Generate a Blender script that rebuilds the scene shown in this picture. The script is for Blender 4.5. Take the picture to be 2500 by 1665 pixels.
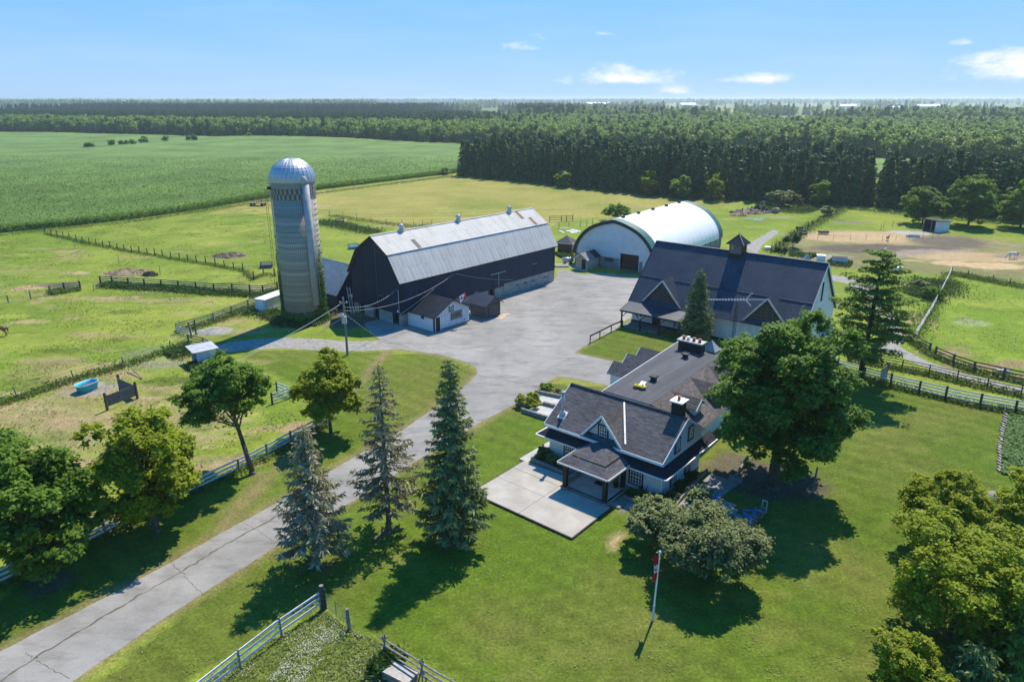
import bpy, math, random
import numpy as np
from mathutils import Vector, Matrix

HAZE = 1.6e-4
SKY_K, SKY_SAT = 2.4, 1.45
SKY_TINT = (5.1, 6.5, 8.9)
scene = bpy.context.scene
for o in list(bpy.data.objects):
    bpy.data.objects.remove(o)
COL = scene.collection

# ------------------------------------------------------------------ camera
F_PX, CX, CY, CAM_H, HORIZON = 1733.0, 1250.0, 832.5, 30.0, 242.0
PITCH = math.atan((CY - HORIZON) / F_PX)
cam_data = bpy.data.cameras.new('camera')
cam = bpy.data.objects.new('camera', cam_data)
COL.objects.link(cam)
cam.location = (0, 0, CAM_H)
cam.rotation_euler = (math.pi / 2 - PITCH, 0, 0)
cam_data.sensor_fit = 'HORIZONTAL'
cam_data.sensor_width = 36.0
cam_data.lens = 36.0 * F_PX / 2500.0
cam_data.clip_start = 0.5
cam_data.clip_end = 60000
scene.camera = cam

# ------------------------------------------------------------------ world, sun, exposure
SUN_EL, SUN_AZ = math.radians(55), math.radians(26)      # azimuth from +Y towards +X
SUN_DIR = Vector((math.sin(SUN_AZ) * math.cos(SUN_EL), math.cos(SUN_AZ) * math.cos(SUN_EL), math.sin(SUN_EL)))
world = bpy.data.worlds.new('World')
scene.world = world
world.use_nodes = True
wn, wl = world.node_tree.nodes, world.node_tree.links
wn.clear()


def W(t, **k):
    n = wn.new(t)
    for a, b in k.items():
        setattr(n, a, b)
    return n


w_out = W('ShaderNodeOutputWorld')
w_bg = W('ShaderNodeBackground')
w_bg.inputs['Strength'].default_value = 0.12
w_sky = W('ShaderNodeTexSky', sky_type='NISHITA')
w_sky.sun_disc = False
w_sky.sun_elevation = SUN_EL
w_sky.sun_rotation = SUN_AZ
w_sky.altitude = 100
w_sky.air_density = 1.0
w_sky.dust_density = 0.1
w_sky.ozone_density = 3.0
w_tc = W('ShaderNodeTexCoord')
w_sep = W('ShaderNodeSeparateXYZ')
wl.new(w_tc.outputs['Generated'], w_sep.inputs[0])


def wmath(op, a, b=None, clamp=False):
    n = W('ShaderNodeMath', operation=op)
    n.use_clamp = clamp
    for i, v in enumerate((a, b)):
        if v is None:
            continue
        if isinstance(v, (int, float)):
            n.inputs[i].default_value = v
        else:
            wl.new(v, n.inputs[i])
    return n.outputs[0]


# azimuth / elevation of a view direction, clouds are placed on the sky by these
w_az = wmath('ARCTAN2', w_sep.outputs['X'], w_sep.outputs['Y'])
w_elv = wmath('ARCSINE', w_sep.outputs['Z'])
w_cv = W('ShaderNodeCombineXYZ')
wl.new(w_az, w_cv.inputs[0])
wl.new(wmath('MULTIPLY', w_elv, 2.2), w_cv.inputs[1])
w_noise = W('ShaderNodeTexNoise')
w_noise.inputs['Scale'].default_value = 16
w_noise.inputs['Detail'].default_value = 9
w_noise.inputs['Roughness'].default_value = 0.62
wl.new(w_cv.outputs[0], w_noise.inputs['Vector'])
w_noise2 = W('ShaderNodeTexNoise')
w_noise2.inputs['Scale'].default_value = 5
w_noise2.inputs['Detail'].default_value = 6
cloud_sum = None
# (azimuth, elevation, half width, half height, density) in degrees
CLOUDS = [(8.2, 1.75, 4.2, 0.72, 1.05), (12.3, 0.75, 2.2, 0.45, .6), (18.0, 1.6, 2.6, 0.48, .8), (34.3, 2.2, 4.0, 1.2, 1.05),
          (0.6, 3.8, 2.2, .4, .6), (2.4, 4.4, .8, .26, .4), (6.8, 4.6, .8, .16, .25), (30.5, 3.5, .7, .22, .3),
          (50, 3, 5, 1.2, 1.0), (-60, 2.5, 4, .8, .8), (80, 5, 6, 1.5, .9), (120, 6, 7, 2, .9), (-110, 7, 7, 2, .9),
          (170, 5, 6, 1.6, .9), (-150, 9, 8, 2.4, .9), (65, 12, 8, 2.5, .8), (-85, 14, 8, 2.6, .8)]
for (az, el, hw, hh, den) in CLOUDS:
    dx = wmath('DIVIDE', wmath('SUBTRACT', w_az, math.radians(az)), math.radians(hw))
    dy0 = wmath('DIVIDE', wmath('SUBTRACT', w_elv, math.radians(el - hh * .55)), math.radians(hh))
    # flat base, tall top
    dy = wmath('MULTIPLY', dy0, wmath('ADD', wmath('MULTIPLY', wmath('LESS_THAN', dy0, 0.0), 0.9), 0.75))
    r = wmath('SQRT', wmath('ADD', wmath('MULTIPLY', dx, dx), wmath('MULTIPLY', dy, dy)))
    m = wmath('MULTIPLY', wmath('SUBTRACT', 1.15, r), den)
    cloud_sum = m if cloud_sum is None else wmath('MAXIMUM', cloud_sum, m)
cl = wmath('ADD', cloud_sum, wmath('MULTIPLY', wmath('SUBTRACT', w_noise.outputs['Fac'], 0.5), 3.2))
cl = wmath('MULTIPLY', cl, wmath('GREATER_THAN', cloud_sum, -0.35))
w_ramp = W('ShaderNodeMapRange')
w_ramp.interpolation_type = 'SMOOTHSTEP'
wl.new(cl, w_ramp.inputs['Value'])
w_ramp.inputs['From Min'].default_value = 0.0
w_ramp.inputs['From Max'].default_value = 1.25
w_ramp.inputs['To Max'].default_value = 0.85
w_cv2 = W('ShaderNodeCombineXYZ')
wl.new(w_az, w_cv2.inputs[0])
wl.new(wmath('MULTIPLY', w_elv, 7.0), w_cv2.inputs[1])
wl.new(w_cv2.outputs[0], w_noise2.inputs['Vector'])
w_veil = wmath('MULTIPLY', wmath('SUBTRACT', w_noise2.outputs['Fac'], .45), .22, True)
w_mix = W('ShaderNodeMixRGB')
w_mix.inputs['Color2'].default_value = (7.4, 7.2, 7.2, 1)
wl.new(wmath('MAXIMUM', w_ramp.outputs[0], w_veil), w_mix.inputs['Fac'])
# the photograph's sky is evenly bright: compress the range of the whole sky alike, then deepen its blue
w_add = W('ShaderNodeVectorMath', operation='ADD')
w_add.inputs[1].default_value = (SKY_K, SKY_K, SKY_K)
w_div = W('ShaderNodeVectorMath', operation='DIVIDE')
w_mul = W('ShaderNodeVectorMath', operation='MULTIPLY')
w_mul.inputs[1].default_value = SKY_TINT
w_hsv = W('ShaderNodeHueSaturation')
w_hsv.inputs['Saturation'].default_value = SKY_SAT
wl.new(w_sky.outputs[0], w_add.inputs[0])
wl.new(w_sky.outputs[0], w_div.inputs[0])
wl.new(w_add.outputs[0], w_div.inputs[1])
wl.new(w_div.outputs[0], w_mul.inputs[0])
wl.new(w_mul.outputs[0], w_hsv.inputs['Color'])
wl.new(w_hsv.outputs[0], w_mix.inputs['Color1'])
wl.new(w_mix.outputs[0], w_bg.inputs['Color'])
wl.new(w_bg.outputs[0], w_out.inputs['Surface'])

sun_d = bpy.data.lights.new('sun', 'SUN')
sun_d.energy = 5.0
sun_d.angle = math.radians(0.53)
sun_d.color = (1.0, 0.91, 0.76)
sun = bpy.data.objects.new('sun', sun_d)
COL.objects.link(sun)
sun.location = (40, 80, 120)
sun.rotation_euler = (-SUN_DIR).to_track_quat('-Z', 'Y').to_euler()

scene.view_settings.view_transform = 'Standard'
scene.view_settings.look = 'None'
scene.view_settings.gamma = 1.0
scene.view_settings.exposure = 0.42
scene.view_settings.use_curve_mapping = False
scene.render.engine = 'CYCLES'
scene.cycles.use_denoising = True
scene.cycles.max_bounces = 6
scene.cycles.diffuse_bounces = 3
scene.cycles.transparent_max_bounces = 8
scene.cycles.volume_bounces = 1
scene.cycles.use_adaptive_sampling = True
scene.cycles.adaptive_threshold = 0.02

# ------------------------------------------------------------------ pixels to places (photo 2500 x 1665)
_fw = np.array([0, math.cos(PITCH), -math.sin(PITCH)])
_up = np.array([0, math.sin(PITCH), math.cos(PITCH)])


def G(x, y, z=0.0):
    d = _fw * F_PX + np.array([1., 0, 0]) * (x - CX) - _up * (y - CY)
    t = (z - CAM_H) / d[2]
    p = d * t
    return Vector((p[0], p[1], z))


def zone(x0, y0, x1, w):
    k = (x1 - x0) / w
    return lambda a, b, z=0.0: G(x0 + a * k, y0 + b * k, z)


def g(x, y, z=0.0):
    return G(x * 1.062, y * 1.062, z)


def height_at(base, sx, sy):
    k = (CY - sy) / F_PX
    by = base[1]
    return CAM_H - (by * _up[1] - k * by * _fw[1]) / (_up[2] - k * _fw[2])


zA = zone(0, 550, 700, 2195)
zB = zone(0, 900, 700, 1996)
zC = zone(400, 1350, 1150, 2355)
zD = zone(600, 850, 1250, 1699)
zE = zone(1950, 850, 2500, 1058)
zF = zone(1900, 400, 2500, 1882)
zH = zone(1180, 800, 1780, 1775)
zBn = zone(820, 480, 1420, 2355)
zS = zone(600, 350, 1100, 1568)
zV = zone(1480, 540, 2100, 2355)
zDo = zone(1360, 450, 1860, 2355)
zSh = zone(1300, 540, 1560, 2355)
zDe = zone(1700, 460, 2060, 2355)
zFe = zone(2150, 760, 2500, 2111)
zAd = zone(1600, 1050, 2000, 1568)

# ------------------------------------------------------------------ value noise for shapes
_perm = np.random.default_rng(11).random((256, 256))


def vnoise(x, y, s=1.0, octv=3):
    x = np.asarray(x, float) / s
    y = np.asarray(y, float) / s
    out = 0
    amp = 0.5
    for _ in range(octv):
        xi = np.floor(x).astype(int)
        yi = np.floor(y).astype(int)
        fx = x - xi
        fy = y - yi
        fx = fx * fx * (3 - 2 * fx)
        fy = fy * fy * (3 - 2 * fy)
        a = _perm[xi % 256, yi % 256]
        b = _perm[(xi + 1) % 256, yi % 256]
        c = _perm[xi % 256, (yi + 1) % 256]
        d = _perm[(xi + 1) % 256, (yi + 1) % 256]
        out = out + amp * ((a + (b - a) * fx) * (1 - fy) + (c + (d - c) * fx) * fy - .5) * 2
        amp *= .5
        x = x * 2.03 + 17.1
        y = y * 2.03 + 5.7
    return out


# ------------------------------------------------------------------ materials
MATS = {}


class NT:
    def __init__(s, name):
        s.mat = bpy.data.materials.new(name)
        s.mat.use_nodes = True
        s.t = s.mat.node_tree
        s.t.nodes.clear()
        s.out = s.n('ShaderNodeOutputMaterial')
        MATS[name] = s.mat

    def n(s, t, **k):
        nd = s.t.nodes.new(t)
        for a, b in k.items():
            if a.startswith('i_'):
                nd.inputs[a[2:].replace('_', ' ')].default_value = b
            else:
                setattr(nd, a, b)
        return nd

    def l(s, a, b):
        s.t.links.new(a, b)

    def coord(s, kind='Object', scale=(1, 1, 1)):
        tc = s.n('ShaderNodeTexCoord')
        mp = s.n('ShaderNodeMapping')
        mp.inputs['Scale'].default_value = scale
        s.l(tc.outputs[kind], mp.inputs['Vector'])
        return mp.outputs[0]

    def noise(s, vec, scale, detail=4, rough=.6):
        nd = s.n('ShaderNodeTexNoise')
        nd.inputs['Scale'].default_value = scale
        nd.inputs['Detail'].default_value = detail
        nd.inputs['Roughness'].default_value = rough
        s.l(vec, nd.inputs['Vector'])
        return nd.outputs['Fac']

    def ramp(s, fac, stops):
        nd = s.n('ShaderNodeValToRGB')
        e = nd.color_ramp.elements
        while len(e) < len(stops):
            e.new(.5)
        for i, (p, c) in enumerate(stops):
            e[i].position = p
            e[i].color = (c, c, c, 1) if isinstance(c, (int, float)) else (*c, 1)
        s.l(fac, nd.inputs['Fac'])
        return nd.outputs['Color']

    def mix(s, fac, a, b, mode='MIX'):
        nd = s.n('ShaderNodeMixRGB', blend_type=mode)
        for sock, v in (('Fac', fac), ('Color1', a), ('Color2', b)):
            if isinstance(v, (int, float)):
                nd.inputs[sock].default_value = v
            elif isinstance(v, tuple):
                nd.inputs[sock].default_value = (*v, 1)
            else:
                s.l(v, nd.inputs[sock])
        return nd.outputs[0]

    def math(s, op, a, b=0.0):
        nd = s.n('ShaderNodeMath', operation=op)
        for i, v in enumerate((a, b)):
            if isinstance(v, (int, float)):
                nd.inputs[i].default_value = v
            else:
                s.l(v, nd.inputs[i])
        return nd.outputs[0]

    def bump(s, h, strength=.3, dist=.05):
        nd = s.n('ShaderNodeBump')
        nd.inputs['Strength'].default_value = strength
        nd.inputs['Distance'].default_value = dist
        s.l(h, nd.inputs['Height'])
        return nd.outputs[0]

    def bsdf(s, col, rough=.8, metal=0., normal=None, spec=.3):
        b = s.n('ShaderNodeBsdfPrincipled')
        if isinstance(col, tuple):
            b.inputs['Base Color'].default_value = (*col, 1)
        else:
            s.l(col, b.inputs['Base Color'])
        if isinstance(rough, (int, float)):
            b.inputs['Roughness'].default_value = rough
        else:
            s.l(rough, b.inputs['Roughness'])
        b.inputs['Metallic'].default_value = metal
        b.inputs['Specular IOR Level'].default_value = spec
        if normal is not None:
            s.l(normal, b.inputs['Normal'])
        s.l(b.outputs[0], s.out.inputs['Surface'])
        return b


def m_plain(name, c1, c2=None, scale=2.0, rough=.8, metal=0., bump=0., bscale=20, coord='Object', spec=.3, stretch=(1, 1, 1), lo=.35, hi=.65):
    t = NT(name)
    v = t.coord(coord, stretch)
    col = c1
    if c2 is not None:
        col = t.ramp(t.noise(v, scale, 5, .65), [(lo, c1), (hi, c2)])
    nrm = t.bump(t.noise(v, bscale, 3), bump, .04) if bump else None
    t.bsdf(col, rough, metal, nrm, spec)
    return t.mat


def m_lines(name, c1, c2, period, axis=0, depth=.5, gap=.1, rough=.7, scale=1.2, metal=0., spec=.3, var=None):
    """boards / clapboards / ribs along a UV axis (UV in metres)"""
    t = NT(name)
    uv = t.coord('UV')
    sep = t.n('ShaderNodeSeparateXYZ')
    t.l(uv, sep.inputs[0])
    x = t.math('MULTIPLY', sep.outputs[axis], 1.0 / period)
    fr = t.math('FRACT', x)
    groove = t.math('LESS_THAN', fr, gap)
    idx = t.math('FLOOR', x)
    wn_ = t.n('ShaderNodeTexWhiteNoise', noise_dimensions='1D')
    t.l(idx, wn_.inputs['W'])
    nz = t.noise(t.coord('UV', (1, .35, 1) if axis == 0 else (.35, 1, 1)), scale, 5, .65)
    f = t.math('ADD', t.math('MULTIPLY', nz, .7), t.math('MULTIPLY', wn_.outputs['Value'], .3))
    col = t.ramp(f, [(.3, c1), (.7, c2)])
    col = t.mix(t.math('MULTIPLY', groove, .55), col, tuple(.35 * a for a in c1))
    hgt = t.math('SUBTRACT', 1.0, groove)
    t.bsdf(col, rough, metal, t.bump(hgt, depth, .03), spec)
    return t.mat


def m_shingle(name, c1, c2, row=.16, width=.35, rough=.9):
    t = NT(name)
    uv = t.coord('UV')
    br = t.n('ShaderNodeTexBrick')
    br.inputs['Scale'].default_value = 1.0
    br.inputs['Brick Width'].default_value = width
    br.inputs['Row Height'].default_value = row
    br.inputs['Mortar Size'].default_value = .012
    br.inputs['Color1'].default_value = (*c1, 1)
    br.inputs['Color2'].default_value = (*c2, 1)
    br.inputs['Mortar'].default_value = (*[a * .4 for a in c1], 1)
    br.offset = .37
    t.l(uv, br.inputs['Vector'])
    st = t.noise(t.coord('UV', (.5, 2.5, 1)), 2.2, 4, .7)
    n2 = t.noise(uv, .35, 3)
    col = t.mix(t.ramp(st, [(.42, 0.), (.7, .55)]), br.outputs['Color'], tuple(min(1, a * 1.9) for a in c2))
    col = t.mix(.35, col, t.ramp(n2, [(.3, .25), (.7, 1.)]), 'MULTIPLY')
    t.bsdf(col, rough, 0, t.bump(br.outputs['Fac'], .4, -.02), .2)
    return t.mat


def m_leaf(name, dark, light, trans=.42, clump=.6):
    t = NT(name)
    geo = t.n('ShaderNodeNewGeometry')
    nz = t.noise(t.coord('Object'), clump, 2)
    f = t.math('ADD', t.math('MULTIPLY', geo.outputs['Random Per Island'], .55), t.math('MULTIPLY', nz, .6))
    oi = t.n('ShaderNodeObjectInfo')
    f = t.math('ADD', f, t.math('MULTIPLY', t.math('SUBTRACT', oi.outputs['Random'], .5), .18))
    col = t.ramp(f, [(.2, dark), (.85, light)])
    d = t.n('ShaderNodeBsdfPrincipled')
    d.inputs['Roughness'].default_value = .55
    d.inputs['Specular IOR Level'].default_value = .12
    t.l(col, d.inputs['Base Color'])
    tr = t.n('ShaderNodeBsdfTranslucent')
    t.l(t.mix(1.0, col, (1.25, 1.3, .55), 'MULTIPLY'), tr.inputs['Color'])
    mx = t.n('ShaderNodeMixShader')
    mx.inputs[0].default_value = trans
    t.l(d.outputs[0], mx.inputs[1])
    t.l(tr.outputs[0], mx.inputs[2])
    t.l(mx.outputs[0], t.out.inputs['Surface'])
    return t.mat

# ------------------------------------------------------------------ mesh helpers
def V(*a):
    return Vector(a)


def link(o, parent=None):
    COL.objects.link(o)
    if parent is not None:
        o.parent = parent
    return o


def tag(o, label=None, cat=None, group=None, kind=None):
    if label:
        o['label'] = label
    if cat:
        o['category'] = cat
    if group:
        o['group'] = group
    if kind:
        o['kind'] = kind
    return o


def thing(name, label, cat, loc=(0, 0, 0), rz=0.0, group=None):
    o = bpy.data.objects.new(name, None)
    o.empty_display_size = .3
    link(o)
    o.location = loc
    o.rotation_euler = (0, 0, rz)
    return tag(o, label, cat, group)


def mesh_np(name, verts, faces, mat, parent=None, smooth=False):
    """verts (N,3), faces (M,k) arrays"""
    me = bpy.data.meshes.new(name)
    verts = np.ascontiguousarray(verts, dtype=np.float32)
    faces = np.ascontiguousarray(faces, dtype=np.int32)
    k = faces.shape[1]
    me.vertices.add(len(verts))
    me.vertices.foreach_set('co', verts.ravel())
    me.loops.add(faces.size)
    me.loops.foreach_set('vertex_index', faces.ravel())
    me.polygons.add(len(faces))
    me.polygons.foreach_set('loop_start', np.arange(0, faces.size, k, dtype=np.int32))
    me.update(calc_edges=True)
    if smooth:
        me.polygons.foreach_set('use_smooth', np.ones(len(faces), dtype=bool))
    if mat is not None:
        me.materials.append(mat)
    o = bpy.data.objects.new(name, me)
    return link(o, parent)


class MB:
    def __init__(s):
        s.v = []
        s.f = []

    def add(s, vs, fs):
        b = len(s.v)
        s.v += [tuple(v) for v in vs]
        s.f += [tuple(b + i for i in f) for f in fs]
        return s

    def box(s, x0, x1, y0, y1, z0, z1):
        return s.add([(x0, y0, z0), (x1, y0, z0), (x1, y1, z0), (x0, y1, z0), (x0, y0, z1), (x1, y0, z1), (x1, y1, z1), (x0, y1, z1)],
                     [(3, 2, 1, 0), (4, 5, 6, 7), (0, 1, 5, 4), (1, 2, 6, 5), (2, 3, 7, 6), (3, 0, 4, 7)])

    def poly(s, pts):
        return s.add(pts, [tuple(range(len(pts)))])

    def prism(s, pts, ext):
        """closed polygon pts (3d) pushed along ext"""
        n = len(pts)
        e = Vector(ext)
        a = [Vector(p) for p in pts]
        b = [p + e for p in a]
        fs = [tuple(reversed(range(n))), tuple(range(n, 2 * n))]
        fs += [(i, (i + 1) % n, n + (i + 1) % n, n + i) for i in range(n)]
        return s.add(a + b, fs)

    def slab(s, quad, th):
        """sheet of thickness th below the polygon"""
        a = [Vector(p) for p in quad]
        nrm = (a[1] - a[0]).cross(a[2] - a[0]).normalized()
        if nrm.z < 0:
            nrm = -nrm
        return s.prism(a, -nrm * th)

    def bar(s, p, q, w, h=None, up=(0, 0, 1)):
        p, q = Vector(p), Vector(q)
        h = w if h is None else h
        d = (q - p).normalized()
        upv = Vector(up)
        if abs(d.dot(upv)) > .98:
            upv = Vector((0, 1, 0))
        sx = d.cross(upv).normalized() * w / 2
        sy = sx.cross(d).normalized() * h / 2
        vs = [p - sx - sy, p + sx - sy, p + sx + sy, p - sx + sy, q - sx - sy, q + sx - sy, q + sx + sy, q - sx + sy]
        return s.add(vs, [(3, 2, 1, 0), (4, 5, 6, 7), (0, 1, 5, 4), (1, 2, 6, 5), (2, 3, 7, 6), (3, 0, 4, 7)])

    def tube(s, p, q, r0, r1=None, n=8):
        p, q = Vector(p), Vector(q)
        r1 = r0 if r1 is None else r1
        d = (q - p).normalized()
        a = d.orthogonal().normalized()
        b = d.cross(a)
        vs = []
        for c, r in ((p, r0), (q, r1)):
            for i in range(n):
                t = 2 * math.pi * i / n
                vs.append(c + a * (math.cos(t) * r) + b * (math.sin(t) * r))
        fs = [(i, (i + 1) % n, n + (i + 1) % n, n + i) for i in range(n)]
        fs += [tuple(reversed(range(n))), tuple(range(n, 2 * n))]
        return s.add(vs, fs)

    def path(s, pts, r, n=6):
        for i in range(len(pts) - 1):
            ra = r[i] if isinstance(r, (list, tuple)) else r
            rb = r[i + 1] if isinstance(r, (list, tuple)) else r
            s.tube(pts[i], pts[i + 1], ra, rb, n)
        return s

    def lathe(s, prof, n=24, c=(0, 0)):
        vs = []
        for (r, z) in prof:
            for i in range(n):
                t = 2 * math.pi * i / n
                vs.append((c[0] + r * math.cos(t), c[1] + r * math.sin(t), z))
        fs = []
        for j in range(len(prof) - 1):
            for i in range(n):
                fs.append((j * n + i, j * n + (i + 1) % n, (j + 1) * n + (i + 1) % n, (j + 1) * n + i))
        fs.append(tuple(reversed(range(n))))
        fs.append(tuple(range((len(prof) - 1) * n, len(prof) * n)))
        return s.add(vs, fs)

    def build(s, name, mat, parent=None, smooth=False, loc=None):
        me = bpy.data.meshes.new(name)
        me.from_pydata(s.v, [], s.f)
        me.update()
        uvl = me.uv_layers.new(name='UVMap')
        co = s.v
        for p in me.polygons:
            n = p.normal
            if abs(n.z) > .995:
                u, w = Vector((1, 0, 0)), Vector((0, 1, 0))
            else:
                u = Vector((-n.y, n.x, 0)).normalized()
                w = n.cross(u)
                if w.z < 0:
                    w = -w
            for li in p.loop_indices:
                c = Vector(co[me.loops[li].vertex_index])
                uvl.data[li].uv = (c.dot(u), c.dot(w))
            p.use_smooth = smooth
        if mat is not None:
            me.materials.append(mat)
        o = bpy.data.objects.new(name, me)
        link(o, parent)
        if loc is not None:
            o.location = loc
        return o


def clip_u(poly2, u):
    """vertical line u through a convex polygon -> (vmin, vmax)"""
    vs = []
    n = len(poly2)
    for i in range(n):
        (a, b), (c, d) = poly2[i], poly2[(i + 1) % n]
        if (a - u) * (c - u) <= 0 and abs(a - c) > 1e-9:
            vs.append(b + (d - b) * (u - a) / (c - a))
    return (min(vs), max(vs)) if len(vs) >= 2 else None


def ribbed(mb, pts, spacing=.3, w=.05, h=.035, th=.08):
    """metal sheet on a planar convex polygon with standing ribs running up the slope"""
    pts = [Vector(p) for p in pts]
    mb.slab(pts, th)
    n = (pts[1] - pts[0]).cross(pts[2] - pts[0]).normalized()
    if n.z < 0:
        n = -n
    u = Vector((-n.y, n.x, 0)).normalized()
    v = n.cross(u)
    o = pts[0]
    p2 = [((p - o).dot(u), (p - o).dot(v)) for p in pts]
    x = min(a for a, b in p2) + spacing * .5
    xm = max(a for a, b in p2)
    while x < xm:
        r = clip_u(p2, x)
        if r and r[1] - r[0] > .1:
            a, b = o + u * x + v * (r[0] + .01), o + u * x + v * (r[1] - .01)
            mb.add([a - u * w / 2, a + n * h, a + u * w / 2, b - u * w / 2, b + n * h, b + u * w / 2], [(0, 1, 4, 3), (1, 2, 5, 4), (0, 2, 1), (3, 4, 5)])
        x += spacing
    return mb


def copy_tree(o, parent=None):
    c = o.copy()
    COL.objects.link(c)
    c.parent = parent
    for ch in o.children:
        copy_tree(ch, c)
    return c


# ------------------------------------------------------------------ shared materials
m_black_siding = m_lines('navy_black_siding', (.008, .018, .042), (.017, .032, .066), .24, 0, .5, .12, .6, .5)
m_white_clap = m_lines('white_clapboard', (.62, .66, .70), (.74, .77, .79), .17, 1, .5, .1, .6, .6)
m_white_board = m_lines('white_vertical_board', (.55, .60, .63), (.70, .74, .76), .28, 0, .6, .1, .65, .8)
m_stone = None


def m_block(name, c1, c2, mortar, bw, rh, rough=.95, dirt=.5):
    t = NT(name)
    uv = t.coord('UV')
    br = t.n('ShaderNodeTexBrick')
    br.inputs['Scale'].default_value = 1
    br.inputs['Brick Width'].default_value = bw
    br.inputs['Row Height'].default_value = rh
    br.inputs['Mortar Size'].default_value = .018
    br.inputs['Color1'].default_value = (*c1, 1)
    br.inputs['Color2'].default_value = (*c2, 1)
    br.inputs['Mortar'].default_value = (*mortar, 1)
    t.l(uv, br.inputs['Vector'])
    nz = t.noise(uv, 1.1, 6, .7)
    col = t.mix(dirt, br.outputs['Color'], t.ramp(nz, [(.3, .3), (.65, 1.)]), 'MULTIPLY')
    t.bsdf(col, rough, 0, t.bump(t.math('ADD', br.outputs['Fac'], t.math('MULTIPLY', nz, -.8)), .5, -.03), .2)
    return t.mat


m_stone = m_block('barn_foundation', (.36, .34, .30), (.46, .43, .38), (.30, .28, .25), .75, .42)
m_cblock = m_block('concrete_block', (.30, .30, .30), (.38, .38, .37), (.22, .22, .22), .4, .2)
m_silo = m_block('silo_staves', (.44, .405, .33), (.58, .54, .455), (.23, .21, .175), .27, .76, .95, .7)
m_metal_light = m_plain('galvanised_metal', (.42, .43, .44), (.60, .61, .62), 1.5, .5, .35, .1, 8)
m_metal_dull = m_plain('dull_metal', (.33, .33, .335), (.44, .44, .44), 1.5, .55, .12, .1, 8)
m_roof_dark = m_plain('charcoal_metal_roof', (.031, .041, .060), (.050, .064, .090), .5, .5, .15, 0, 1, 'Object', .5)
m_roof_annex = m_plain('black_metal_roof', (.016, .018, .024), (.03, .032, .04), 1, .4, .25, 0, 1, 'Object', .5)
m_shingles = m_shingle('grey_brown_shingle', (.075, .072, .078), (.125, .118, .124))
m_shingles_dark = m_shingle('dark_shingle', (.022, .024, .032), (.038, .040, .052))
m_shingles_brown = m_shingle('brown_shingle', (.085, .075, .072), (.14, .125, .118))
m_black = m_plain('black_paint', (.010, .011, .013), (.02, .021, .024), 4, .55)
m_black_metal = m_plain('black_iron', (.008, .008, .009), None, 1, .45, .3)
m_white = m_plain('white_paint', (.66, .68, .70), (.78, .79, .80), 3, .5, 0, .05, 10)
m_white_bright = m_plain('bright_white_paint', (.78, .79, .80), (.86, .86, .86), 3, .5)
m_glass = m_plain('window_glass', (.02, .025, .03), (.05, .06, .07), 1.2, .08, 0, 0, 1, 'Object', .6)
m_grey_wood = m_plain('weathered_wood', (.16, .145, .13), (.30, .28, .255), 5, .9, 0, .3, 30, 'Object', .2, (1, 1, .2))
m_brown_wood = m_plain('brown_fence_wood', (.10, .072, .052), (.19, .145, .11), 4, .9, 0, .3, 25, 'Object', .2)
m_dark_wood = m_plain('dark_post_wood', (.04, .034, .03), (.09, .078, .068), 4, .9, 0, .3, 25)
m_white_rail = m_plain('white_rail_paint', (.50, .53, .55), (.70, .73, .75), 1.3, .6, 0, .1, 20)
m_concrete = m_plain('pale_concrete', (.36, .355, .33), (.48, .47, .445), .9, .9, 0, .1, 40)
m_concrete_dark = m_plain('weathered_concrete', (.17, .165, .155), (.28, .27, .25), 1.4, .95, 0, .3, 12)
m_rust = m_plain('rusty_steel', (.10, .045, .025), (.20, .09, .05), 4, .85, .2, .2, 20)
m_red = m_plain('flag_red', (.55, .02, .025), None, 1, .7)
m_clay = m_plain('terracotta', (.28, .09, .05), (.38, .14, .08), 6, .8)
m_tyre = m_plain('black_rubber', (.012, .012, .013), (.03, .03, .03), 6, .85)
m_blue = m_plain('blue_plastic', (.01, .16, .50), (.02, .22, .58), 4, .45, 0, 0, 1, 'Object', .5)
m_tub = m_plain('cyan_plastic', (.02, .40, .62), (.05, .48, .68), 4, .45, 0, 0, 1, 'Object', .5)
m_bark = m_plain('grey_bark', (.075, .065, .055), (.16, .14, .12), 6, .95, 0, .6, 14, 'Object', .1, (1, 1, .25))
m_bark_dark = m_plain('dark_bark', (.035, .03, .026), (.08, .07, .06), 6, .95, 0, .6, 14, 'Object', .1, (1, 1, .25))
m_wire = m_plain('cable', (.42, .42, .42), (.62, .62, .62), 30, .5)
m_wire_dark = m_plain('fence_wire', (.18, .18, .17), None, 1, .5, .5)

# ------------------------------------------------------------------ ground
def in_poly(px, py, poly):
    inside = np.zeros(px.shape, bool)
    n = len(poly)
    for i in range(n):
        x1, y1 = poly[i][0], poly[i][1]
        x2, y2 = poly[(i + 1) % n][0], poly[(i + 1) % n][1]
        c = ((y1 > py) != (y2 > py))
        with np.errstate(divide='ignore', invalid='ignore'):
            xi = (x2 - x1) * (py - y1) / (y2 - y1 + 1e-12) + x1
        inside ^= c & (px < xi)
    return inside


PASTURE = np.array([.115, .170, .020])
PASTURE_L = np.array([.190, .222, .034])
LAWN = np.array([.072, .114, .011])
LAWN_D = np.array([.115, .120, .026])
HAY = np.array([.245, .222, .058])
HAY_G = np.array([.165, .180, .036])
TAN = np.array([.330, .240, .130])
STRAW = np.array([.30, .245, .12])
DIRT = np.array([.100, .082, .064])
MUD = np.array([.165, .135, .105])
GREYD = np.array([.20, .185, .160])

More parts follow.
